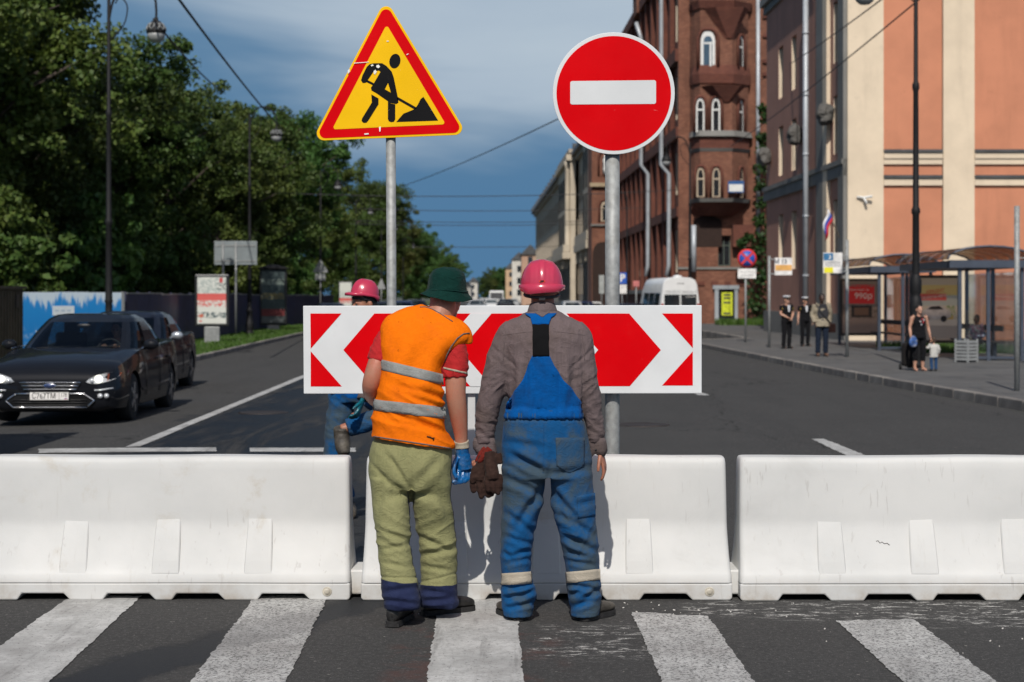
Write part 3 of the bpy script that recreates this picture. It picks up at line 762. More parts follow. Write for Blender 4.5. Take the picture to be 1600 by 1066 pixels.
def two_tone(name):
    # khaki canvas sewn over navy trousers: navy front panels and lower legs
    m = KHAKI.copy(); m.name = name; t = m.node_tree; g = NG(t); bs = t.nodes['Principled BSDF']; src = bs.inputs['Base Color'].links[0].from_socket
    O = g.co(); x, y, z = g.sepx(O); ge = g.n('ShaderNodeNewGeometry'); nx, ny, nz = g.sepx(ge.outputs['Normal'])
    wob = g.m('MULTIPLY', g.m('SUBTRACT', g.noise(14, 2, vec=O), .5), .012)
    left = g.rng(x, .020, .026, 1, 0, False); th = g.m('ADD', g.m('ADD', g.rng(left, 0, 1, .182, .236, False), wob), g.m('MULTIPLY', g.m('MULTIPLY', left, g.m('ADD', x, .12)), -.10))
    low = g.rng(g.m('SUBTRACT', z, th), .0015, -.0015, 0, 1, False)
    side = g.rng(ny, .40, .46, 0, 1, False); rs = g.m('MULTIPLY', g.rng(g.m('ADD', nx, g.m('MULTIPLY', ny, .8)), .86, .90, 0, 1, False), g.rng(z, .86, .80))
    nv = g.mix(g.rng(g.noise(9, 6, .65, vec=O), .3, .7), (.012, .016, .046), (.022, .03, .075))
    g.l(g.mix(g.m('MAXIMUM', g.m('MAXIMUM', low, side), rs), src, nv), bs.inputs['Base Color']); return m
KHNAVY = two_tone('khaki_over_navy')
NAVY = cloth('navy_canvas', (.016, .022, .062), .25, wr=.4, dirt=(.05, .055, .07), dirt_amt=.3, dscale=7)
REDT = cloth('red_tshirt', (.48, .028, .030), .1, wr=.28, wscale=20)
GREEN = cloth('dark_green_hat', (.005, .032, .026), .3, wr=.6, wscale=12, mottl=5)
SHIRT = cloth('grey_brown_shirt', (.17, .13, .132), .10, wr=.28, dirt=(.075, .055, .045), dirt_amt=.6, dscale=3.2, wscale=20, streak=(.10, .08, .08))
SHIRT_D = cloth('grey_brown_shirt_cuff', (.16, .125, .125), .10, wr=.28, dirt=(.075, .055, .045), dirt_amt=.6, dscale=3.2, wscale=24)
BLUE = cloth('blue_overall_bright', (.001, .088, .33), .12, wr=.28, wscale=22, dirt=(.01, .06, .19), dirt_amt=.4, dscale=5)
BLUED = cloth('blue_overall_dirty', (.008, .080, .225), .16, wr=.28, wscale=20, dirt=(.05, .072, .085), dirt_amt=.9, dscale=3.0, dmin=.42, dmax=.60)
BLUEP = cloth('blue_overall_pocket', (.022, .075, .16), .16, wr=.4, wscale=20, dirt=(.055, .07, .08), dirt_amt=.8, dscale=5, dmin=.4, dmax=.6)
ELAST = cloth('black_elastic', (.008, .008, .009), .2, wr=.1)
def skin_mat(name, col, red):
    m, t, bs = newmat(name); g = NG(t); O = g.co()
    c = g.mix(g.rng(g.noise(11, 5, .6, vec=O), .35, .7), col, red); c = g.mix(g.rng(g.noise(120, 3, vec=O), .55, .75, 0, .3), c, dk(col, .55))
    g.l(c, bs.inputs['Base Color']); bs.inputs['Roughness'].default_value = .5; bs.inputs['Subsurface Weight'].default_value = .12
    bs.inputs['Subsurface Radius'].default_value = (.8, .3, .15); bs.inputs['Subsurface Scale'].default_value = .01
    g.l(g.bump(g.noise(60, 4, .6, vec=O), .25, .003), bs.inputs['Normal']); return m
SKIN_A = skin_mat('skin_sunburnt', (.40, .19, .125), (.42, .145, .09))
SKIN_B = skin_mat('skin_tanned', (.33, .15, .09), (.36, .13, .08))
SKIN_C = skin_mat('skin_light', (.50, .29, .20), (.50, .25, .17))
SKIN_D = skin_mat('skin_dark', (.06, .032, .022), (.07, .035, .022))
BOOT = M('black_boot_leather', (.014, .013, .012), .45, 0, .4, 14, .35, 70, dirt=(.08, .075, .065), dirt_amt=.4, dirt_scale=8)
BOOTB = M('dusty_boot_leather', (.05, .043, .035), .6, 0, .4, 12, .4, 70, dirt=(.14, .12, .09), dirt_amt=.6, dirt_scale=9)
SOLE = M('boot_sole', (.017, .016, .016), .75, 0, .3, 20, .3, 90)
HELM = M('pink_helmet', (.50, .038, .085), .25, 0, .10, 5, .03, 30, coat=.35, dirt=(.42, .05, .08), dirt_amt=.3, dirt_scale=9)
GLOVE = M('blue_rubber_glove', (.004, .10, .30), .22, 0, .3, 14, .5, 55, coat=.3, dirt=(.30, .36, .40), dirt_amt=.35, dirt_scale=16)
TEALG = M('teal_rubber_glove', (.004, .10, .13), .3, 0, .3, 14, .4, 55, dirt=(.02, .14, .22), dirt_amt=.4, dirt_scale=12)
BROWNG = cloth('brown_work_glove', (.040, .022, .018), .3, wr=.28, dirt=(.075, .045, .036), dirt_amt=.5, dscale=12)
REDG = cloth('red_glove_cuff', (.17, .022, .016), .25, wr=.5)
CUFFB = cloth('beige_knit_cuff', (.46, .41, .32), .12, wr=.3, dirt=(.2, .18, .13), dirt_amt=.4, dscale=20)

def boot_mesh(mb_up, mb_sole, heel, ang, L=.295, hgt=.13, scale=1.0, pitch=0):
    """heel point on the ground, heading angle (0 = away from camera, + right)"""
    Mx = Matrix.Translation(Vector(heel)) @ Matrix.Rotation(-ang, 4, 'Z') @ Matrix.Rotation(-pitch, 4, 'X')
    st = [(-.016, .010, .07), (-.009, .024, .092), (.002, .033, .108), (.03, .040, .116), (.07, .041, .116), (.10, .041, .11), (.14, .045, .10), (.18, .051, .090), (.225, .054, .080), (.262, .050, .073), (.284, .038, .064), (.296, .020, .052), (.301, .006, .044)]
    rings = []
    for y, hw, h in spline([tuple(s) for s in st], 3):
        ring = []
        for k in range(20):
            t = 2 * math.pi * k / 20; ct, st_ = math.cos(t), math.sin(t)
            x = hw * math.copysign(abs(ct) ** .75, ct); z = .022 + (h - .022) * (.5 + .5 * math.copysign(abs(st_) ** .8, st_))
            ring.append(Mx @ Vector((x * scale, y * scale, z * scale)))
        rings.append(ring)
    mb_up.loft(rings, True)
    out = []
    for y, hw, h in spline([tuple(s) for s in st], 3): out.append((hw * (.94 if .09 < y < .13 else 1.03) + .001, y * 1.01))
    poly = [(x, y) for x, y in out] + [(-x, y) for x, y in out[::-1]]
    lo = [Mx @ Vector((x * scale, y * scale, 0)) for x, y in poly]; hi = [Mx @ Vector((x * scale * .98, y * scale, .028 * scale)) for x, y in poly]
    n = len(poly); mb_sole.add(lo + hi, [tuple(range(n)), tuple(range(n, 2 * n))[::-1]] + [(i, n + i, n + (i + 1) % n, (i + 1) % n) for i in range(n)])
    # tread blocks at the heel
    for i in range(5):
        x = -.032 + .016 * i
        v = [Mx @ Vector(((x + a) * scale, b * scale, c * scale)) for c in (0, .014) for b in (-.012, .01) for a in (-.005, .005)]
        mb_sole.add(v, [(0, 2, 3, 1), (4, 5, 7, 6), (0, 1, 5, 4), (2, 6, 7, 3), (0, 4, 6, 2), (1, 3, 7, 5)])

def head_shape(m, c, turn, pitch, s=1.0):
    """head with skull, jaw, nose, brows, lips and ears; turn: rotation about z from facing -Y (towards camera)"""
    Mx = Matrix.Translation(Vector(c)) @ Matrix.Rotation(turn, 4, 'Z') @ Matrix.Rotation(pitch, 4, 'X') @ Matrix.Scale(s, 4)
    def el(p, r, n=16, k=11):
        q = MB(); q.ball(p, r, n, k); m.add([Mx @ Vector(v) for v in q.v], q.f)
    el((0, .012, .035), (.076, .097, .088)); el((0, -.03, -.02), (.064, .068, .085)); el((0, -.048, -.075), (.046, .045, .042)); el((0, .02, -.03), (.066, .075, .07))
    el((0, -.1, -.02), (.013, .018, .026)); el((0, -.112, -.032), (.012, .014, .011)); el((0, -.088, -.064), (.024, .014, .008)); el((0, -.085, -.078), (.02, .014, .008))
    el((.03, -.088, .012), (.022, .014, .008)); el((-.03, -.088, .012), (.022, .014, .008)); el((0, -.088, -.1), (.018, .018, .014))
    el((.078, .018, -.012), (.012, .02, .033)); el((-.078, .018, -.012), (.012, .02, .033))
    return Mx
def hand(m, wrist, palm_dir, across, thumb_side, curl=.5, s=1.0, spread=.0, rr=.0085, fdir=None):
    """palm plus four fingers and a thumb, each finger its own bent chain"""
    d = Vector(palm_dir).normalized(); a = Vector(across); a = (a - d * a.dot(d)).normalized(); nrm = d.cross(a) * thumb_side
    wv = Vector(wrist); L = .09 * s
    m.tube([wv - d * .02 * s, wv + d * .02 * s, wv + d * L * .6, wv + d * L], [(.024 * s, .018 * s), (.032 * s, .016 * s), (.040 * s, .015 * s), (.038 * s, .012 * s)], 12, ref=a)
    for i, (o, ln) in enumerate(((.030, .070), (.010, .079), (-.011, .074), (-.030, .058))):
        b = wv + d * L * .96 + a * o * s * thumb_side; dirn = (d + a * o * spread * 6 * thumb_side).normalized(); pts = [b - d * .015 * s, b]; cr = curl * (1 + .12 * i)
        for k, fr in enumerate((.45, .32, .25)):
            ang = cr * (k + .6); dd = (dirn * math.cos(ang) + nrm * math.sin(ang)); pts.append(pts[-1] + dd * ln * fr * s)
        m.tube(pts, [rr * s * 1.1, rr * s * 1.08, rr * s, rr * s * .9, rr * s * .72], 8)
    b = wv + d * .028 * s + a * .028 * s * thumb_side; pts = [b - a * thumb_side * .012 * s, b]
    for k, fr in enumerate((.034, .030, .022)):
        dd = (d * (.75 + .15 * k) + a * thumb_side * (.55 - .2 * k) + nrm * (.25 + .2 * k * curl)).normalized(); pts.append(pts[-1] + dd * fr * s)
    m.tube(pts, [.012 * s, .0115 * s, .0105 * s, .0095 * s, .007 * s], 8)

# ============ the worker in orange vest
def worker_vest():
    base = Vector((-.50, 8.86, 0))
    P = thing('person', 'worker in orange vest, green bucket hat and khaki trousers, seen from behind', 'person', base, world=True)
    Y = 8.86
    # body: head, neck, trunk, arms, legs in one skin
    m = MB()
    hc = W(697, 465, 8.985)
    head_shape(m, hc, R(180 - 38), R(16), .95)
    limb(m, [(680, 507, 8.93, .072), (688, 490, 8.94, .070), (694, 470, 8.96, .068)], 16)
    hsec(m, [(670, 510, Y + .05, 45, .18), (655, 560, Y + .03, 42, .2), (642, 640, Y, 42, .22), (640, 700, Y, 45, .22), (641, 760, Y, 45, .2)])
    limb(m, [(706, 528, 8.9, .050), (710, 560, 8.88, .052), (712, 588, 8.87, .055), (712, 612, 8.87, .0525), (714, 632, 8.88, .050), (717, 655, 8.90, .045), (720, 678, 8.92, .036), (721, 696, 8.93, .031)], 18)
    limb(m, [(606, 524, 8.92, .050), (594, 556, 8.88, .050), (585, 583, 8.86, .050), (580, 604, 8.88, .048), (583, 618, 8.98, .044), (592, 628, 9.12, .038), (604, 634, 9.27, .032)], 18)
    limb(m, [(612, 750, Y, .07), (615, 840, Y - .05, .05), (624, 945, Y - .09, .04)], 12)
    limb(m, [(676, 750, Y, .07), (681, 840, Y + .06, .05), (685, 945, Y + .09, .04)], 12)
    me = fuse(m, .0075, 3)
    hm = MB(); hand(hm, W(606, 635, 9.29), (.05, .16, -.1), (1, 0, 0), 1, .5)
    o = finish(me, 'body', SKIN_A, P)
    hm.build('bare_hand', SKIN_A, P)
    # trousers
    m = MB()
    hsec(m, [(643, 676, Y + .02, 54, .25), (642, 702, Y, 63.5, .29), (641, 735, Y, 65, .305), (641, 765, Y + .01, 63, .27)])
    yl, yr = Y - .05, Y + .09
    hsec(m, [(610, 745, Y - .01, 33, .25), (610, 775, Y - .02, 31, .24), (612.5, 815, yl, 28.5, .21), (616, 850, yl - .01, 26.5, .19), (620.5, 885, yl - .03, 26.5, .185), (624, 908, yl - .04, 28, .19), (626, 930, yl - .05, 29.5, .195), (628, 943, yl - .06, 29.5, .19), (627, 950, yl - .06, 27.5, .178)])
    hsec(m, [(673, 745, Y + .01, 33, .25), (675, 780, Y + .02, 31.5, .24), (680, 820, yr - .03, 30.5, .215), (684, 850, yr - .02, 29, .19), (685.5, 885, yr, 28, .185), (685.5, 908, yr, 28, .185), (685, 930, yr, 30, .19), (686, 941, yr, 30, .195), (686, 948, yr, 27, .18)])
    me = fuse(m, .006, 4)
    def fold0(c):
        x, y = topx(c); d = 0
        cr = sstep(860, 955, y); d += .005 * cr * noise.noise(Vector((c.x * 8, c.y * 6, c.z * 30 + c.x * 8)))
        kn = math.exp(-((y - 845) / 40) ** 2); d += .008 * kn * (ridge(Vector((c.x * 7 + 3, c.y * 3, c.z * 20 - abs(x - 645) * .03))) - .45)
        # diagonal folds from the crotch
        dx, dy = x - 643, y - 772; r = math.hypot(dx, dy); a = math.atan2(dy, abs(dx) + 1)
        d -= .020 * math.exp(-(r / 62) ** 2) * math.exp(-((a - .1 - .0 * r) / .30) ** 2) * (1 if dy > -40 else 0) * sstep(2, 12, r)
        # seat crease on the left buttock
        t = (x - 578) / 62
        if -.2 < t < 1.4: d -= .013 * math.exp(-((y - (722 + 44 * t + 12 * math.sin(t * 3))) / 5.5) ** 2) * math.exp(-((t - .55) / .45) ** 2)
        d -= .013 * math.exp(-((x - 609 - (y - 715) * .62) / 5) ** 2) * sstep(703, 725, y) * (1 - sstep(745, 775, y))
        d -= .012 * math.exp(-((x - 643) / 4.5) ** 2) * sstep(730, 765, y) * (1 - sstep(775, 800, y))
        d += .005 * (noise.noise(Vector((c.x * 11 + c.z * 6, c.y * 5, c.z * 7))))
        d += .002 * (ridge(Vector((c.x * 16 + c.z * 9, c.y * 7, c.z * 11 - c.x * 7))) - .4)
        for (x0, y0, x1, y1, am, wd) in ((590, 828, 640, 846, .007, 4.5), (600, 858, 644, 850, .006, 4), (596, 880, 640, 886, .005, 4), (652, 838, 700, 858, .008, 4.5), (656, 868, 708, 858, .007, 4.5), (660, 884, 704, 892, .006, 4), (600, 925, 650, 918, .007, 4), (598, 938, 652, 944, .008, 3.5), (660, 922, 708, 930, .006, 4), (662, 940, 710, 934, .009, 4), (664, 950, 700, 952, .007, 3.5), (648, 760, 690, 712, .006, 7), (600, 745, 588, 800, .006, 6), (690, 770, 704, 820, .006, 6)):
            dx_, dy_ = x1 - x0, y1 - y0; L2 = dx_ * dx_ + dy_ * dy_; t = ((x - x0) * dx_ + (y - y0) * dy_) / L2
            if -.3 < t < 1.3:
                q = abs((x - x0) * dy_ - (y - y0) * dx_) / math.sqrt(L2); d -= am * (math.exp(-(q / wd) ** 2) - .5 * math.exp(-((q - wd * 1.8) / wd) ** 2)) * math.exp(-((t - .5) / .5) ** 4)
        # hem of the khaki panel
        d -= .005 * math.exp(-((y - (903 if x < 655 else 911) + .002 * (x - 625) ** 2) / 1.6) ** 2)
        return d
    tr = finish(me, 'trousers', KHNAVY, P, lambda c: 1.15 * fold0(c))
    # boots
    u, s = MB(), MB(); boot_mesh(u, s, (-.602, 8.70, .005), R(10), pitch=R(0)); bo = u.build('boot', BOOT, P); s.build('sole', SOLE, bo, off=base)
    u, s = MB(), MB(); boot_mesh(u, s, (-.455, 9.015, .003), R(56)); bo = u.build('boot', BOOT, P); q = s.build('sole', SOLE, bo, off=base)
    # t-shirt: sleeves and collar line
    m = MB()
    limb(m, [(700, 520, 8.9, .060), (709, 545, 8.885, .066), (711.5, 566, 8.875, .068), (711, 583, 8.87, .0655), (711, 589, 8.87, .064)], 20)
    limb(m, [(612, 520, 8.92, .058), (601, 540, 8.9, .062), (594, 556, 8.885, .062), (591, 565, 8.88, .059)], 20)
    hsec(m, [(668, 512, Y + .05, 52, .2), (655, 560, Y + .03, 46, .22), (644, 600, Y, 44, .22)])
    me = fuse(m, .0075, 3)
    sh = finish(me, 't_shirt', REDT, P, lambda c: .006 * (ridge(Vector((c.x * 14, c.y * 5, c.z * 26 + c.x * 30))) - .4) + .004 * noise.noise(Vector((c.x * 20, c.y * 8, c.z * 34))))
    S = Surf([sh])
    patch('sleeve_stripe', S, [(692.5, 573.5), (692.5, 576.5)], [(730.5, 582), (730, 585)], 14, CUFFB, P, .002, .002, 2)
    # vest
    m = MB()
    hsec(m, [(683, 484, Y + .09, 25, .13, 9), (680, 492, Y + .08, 42, .18, 11), (673, 503, Y + .06, 60, .215, 13), (667, 516, Y + .05, 69, .25, 12), (659, 532, Y + .04, 64, .275, 10), (650, 552, Y + .03, 55, .285, 6), (644, 575, Y + .02, 50, .29, 4), (642, 605, Y, 52, .295, 4), (640, 635, Y, 56, .30, 4), (639, 660, Y, 58, .305, 5), (643, 680, Y, 63, .315, 7), (645, 691, Y, 66, .325, 9)], e=2.5)
    limb(m, [(698, 507, 8.93, .048), (714, 515, 8.91, .050), (724, 523, 8.90, .045), (728, 532, 8.90, .036), (729, 538, 8.90, .028)], 16)
    me = fuse(m, .006, 4)
    def fold0(c):
        x, y = topx(c); d = 0
        lw = sstep(600, 640, y)
        t = (x - 690) / 100; 
        for k, (y0, sl, am, wd, x0) in enumerate(((617, .30, .010, 5, 675), (634, .34, .008, 4, 682), (668, .18, .009, 5, 668), (655, .28, .008, 4, 640), (600, .34, .006, 5, 680))):
            d -= am * math.exp(-((y - y0 - (x - x0) * sl) / wd) ** 2) * math.exp(-((x - x0) / 38) ** 2)
        d += .009 * sstep(540, 660, y) * (ridge(Vector((c.x * 5 + c.z * 4, c.y * 2, c.z * 13 + c.x * 7))) - .45)
        d += .006 * noise.noise(Vector((c.x * 7, c.y * 3, c.z * 6))) + .003 * noise.noise(Vector((c.x * 17 + c.z * 14, c.y * 6, c.z * 10)))
        d += .005 * math.sin((x - 640) * .13 + y * .05) * sstep(515, 560, y) * (1 - sstep(590, 640, y))
        return d
    ve = finish(me, 'vest', ORANGE, P, lambda c: 1.5 * fold0(c))
    S = Surf([ve])
    wv = lambda p: .002 * noise.noise(Vector((p.x * 30, 0, p.z * 12)))
    patch('reflective_band', S, [(595, 561.5), (595, 578)], [(692, 585), (693.5, 602)], 34, RETRO, P, .003, .003, 4, wv)
    patch('reflective_band', S, [(583.5, 624), (582, 641)], [(696, 637), (697.5, 655)], 38, RETRO, P, .003, .003, 4, wv)
    piping('neck_trim', S, [(656, 480.5), (664, 480), (675, 483.5), (687, 490), (697, 496.5), (707, 503)], .0028, TRIM, P)
    piping('armhole_trim', S, [(733, 521), (724, 522), (714, 529), (705, 541), (698, 554), (694, 566), (692.5, 578), (692, 590)], .0035, TRIM, P)
    piping('hem_trim', S, [(580 + i * 4, 681.5 + i * .62) for i in range(32)], .0035, TRIM, P, .001)
    m = MB(); m.tube([S.hit(*p, .003)[0] for p in ((667, 682), (672, 683), (676, 685), (678, 683.5), (677, 688))], .003, 5); m.build('torn_patch', M('black_hole', (.02, .01, .005), .9), P)
    # bucket hat
    m = MB(); n = 40; ctr = W(699, 440, 8.98); rings = []
    tilt = Matrix.Rotation(R(2.5), 3, 'Y')
    for r, h in ((.012, .073), (.045, .070), (.068, .062), (.084, .050), (.094, .034), (.100, .012), (.104, -.014), (.107, -.034), (.110, -.046), (.113, -.053), (.123, -.068), (.134, -.083), (.139, -.091), (.135, -.092), (.121, -.074), (.107, -.055)):
        ring = []
        for k in range(n):
            a = 2 * math.pi * k / n; q = max(0, (r - .109) / .03)
            wob = 1 + .045 * noise.noise(Vector((math.cos(a) * 1.6, math.sin(a) * 1.6, h * 30 + math.cos(a) * 1.2))) * min(1, r / .06) + q * .07 * math.sin(2 * a + .6)
            x, yv = r * math.cos(a) * .97 * wob, r * math.sin(a) * 1.08 * wob
            dz = q * (.012 * math.sin(2 * a + 1.0) - .012 * math.cos(a) * .6) + .006 * noise.noise(Vector((math.cos(a) * 2, math.sin(a) * 2, h * 18 + 1)))
            ring.append(ctr + tilt @ Vector((x, yv, h + dz)))
        rings.append(ring)
    m.loft(rings[::-1], True); hat = m.build('bucket_hat', GREEN, P, subd=1)
    m = MB(); m.tube([ctr + tilt @ Vector((.1125 * math.cos(a) * .97, .1125 * math.sin(a) * 1.08, -.049 + .003 * math.sin(3 * a))) for a in np.linspace(0, 2 * math.pi, 40)], .0028, 6); m.build('brim_seam', GREEN, hat, off=base)
    # glove on the right hand: knit cuff, palm and curled fingers
    m = MB(); limb(m, [(721, 689, 8.925, .0375), (721.5, 695, 8.93, .038), (722, 701, 8.93, .0385)], 18); m.build('glove_cuff', CUFFB, P)
    m = MB()
    limb(m, [(722, 699, 8.93, .037), (722, 706, 8.935, .036), (723, 717, 8.94, .044, .75), (724, 728, 8.95, .046, .7), (725, 735, 8.95, .043, .65)], 16)
    for pts, r in (([(731, 728, 8.97), (735, 736, 8.965), (734, 745, 8.95), (727, 752, 8.93)], .0135), ([(726, 732, 8.96), (730, 742, 8.95), (727, 750, 8.93), (718, 754, 8.91)], .0135), ([(720, 733, 8.95), (724, 744, 8.935), (720, 751, 8.915), (711, 755, 8.90)], .0135), ([(715, 732, 8.94), (716, 743, 8.92), (713, 750, 8.90), (709, 752.5, 8.89)], .0125), ([(714, 716, 8.91), (709.5, 727, 8.885), (709.5, 737, 8.88), (712, 745, 8.88)], .0125)):
        limb(m, tip([(*p, r * (1 - .06 * i)) for i, p in enumerate(pts)]), 10)
    me = fuse(m, .0042, 1); finish(me, 'rubber_glove', GLOVE, P, lambda c: .0016 * noise.noise(c * 70))
    return P
worker_vest()

def helmet(P, c, turn, pitch, base, logo=True, s=1.0):
    """ribbed hard hat with a flange all round, its peak to the front (-Y before turning)"""
    Mx = Matrix.Translation(Vector(c)) @ Matrix.Rotation(turn, 4, 'Z') @ Matrix.Rotation(pitch, 4, 'X') @ Matrix.Scale(s, 4)
    def mk(rh, n=96):
        m = MB(); rings = []
        for r, h in rh:
            ring = []
            for k in range(n):
                a = 2 * math.pi * k / n; x, y = math.cos(a), math.sin(a)
                X, Yv = r * x * .985, r * y * 1.13
                rib = 0
                if r > .02 and h > 0.0:
                    for x0, wd, am in ((0, .026, .0035), (-.058, .010, .002), (.058, .010, .002)):
                        rib += am * sstep(wd / 2 + .004, wd / 2 - .001, abs(X - x0))
                    rib *= sstep(.005, .03, h)
                sc = 1 + rib / max(r, .03)
                ring.append(Mx @ Vector((X * sc, Yv * sc, h + (rib if r < .08 else rib * .5))))
            rings.append(ring)
        return m, rings
    m, rings = mk([(.004, .146), (.02, .145), (.04, .140), (.06, .130), (.078, .115), (.092, .096), (.102, .075), (.109, .052), (.1135, .028), (.115, .006), (.115, -.004)])
    m.loft(rings[::-1], True); sh = m.build('hard_hat', HELM, P, subd=0)
    # flange: rises at the front peak, hangs like a gutter band behind
    m = MB(); n = 72; rg = []
    for r, h in ((.1145, .012), (.121, .011), (.1255, .008), (.1255, -.036), (.1225, -.038), (.119, -.034), (.1165, -.002)):
        ring = []
        for k in range(n):
            a = 2 * math.pi * k / n; y = math.sin(a); front = sstep(.35, .95, -y); back = sstep(.2, .9, y)
            hh = h if h > 0 else h * (.35 + .65 * back + .15 * math.sin(a * 2 + .4) * back) ; rr = r + (.035 * front if r > .118 else 0)
            ring.append(Mx @ Vector((rr * math.cos(a) * .985, rr * y * 1.13, hh - .012 * front * (r > .118))))
        rg.append(ring)
    m.loft(rg[::-1], True); m.build('flange', HELM, sh, off=base)
    if logo:
        m = MB(); pl = []
        for k in range(24):
            a = 2 * math.pi * k / 24; pl.append((.016 * math.cos(a), .0075 * math.sin(a)))
        vs = [Mx @ Vector((x, .1315 - 0.35 * x * x, z + .026)) for x, z in pl] + [Mx @ Vector((x, .1275, z + .026)) for x, z in pl]
        nn = 24; m.add(vs, [tuple(range(nn)), tuple(range(nn, 2 * nn))[::-1]] + [(i, nn + i, nn + (i + 1) % nn, (i + 1) % nn) for i in range(nn)])
        m.build('maker_badge', M('badge_red', (.75, .05, .02), .4), sh, off=base)
        t = text('badge_letters', 'JSP', .012, M('badge_black', (.01, .01, .01), .5), sh, Vector(Mx @ Vector((0, .1335, .026))) - base, (R(90), 0, 0), sx=1.35, bold=.0006)
    m = MB(); m.tube([Mx @ Vector((.098 * math.cos(a) * .97, .098 * math.sin(a) * 1.1, -.04 - .018 * max(0, math.sin(a)))) for a in np.linspace(0, 2 * math.pi, 40)], [(.008, .003)] * 40, 8, ref=(0, 0, 1)); m.build('head_strap', BLACKP, sh, off=base)
    m = MB(); m.obox(Mx @ Vector((0, .108, -.062)), (.016, 0, 0), (0, .006, 0), (0, 0, .010)); m.build('strap_ratchet', BLACKP, sh, off=base)
    return sh

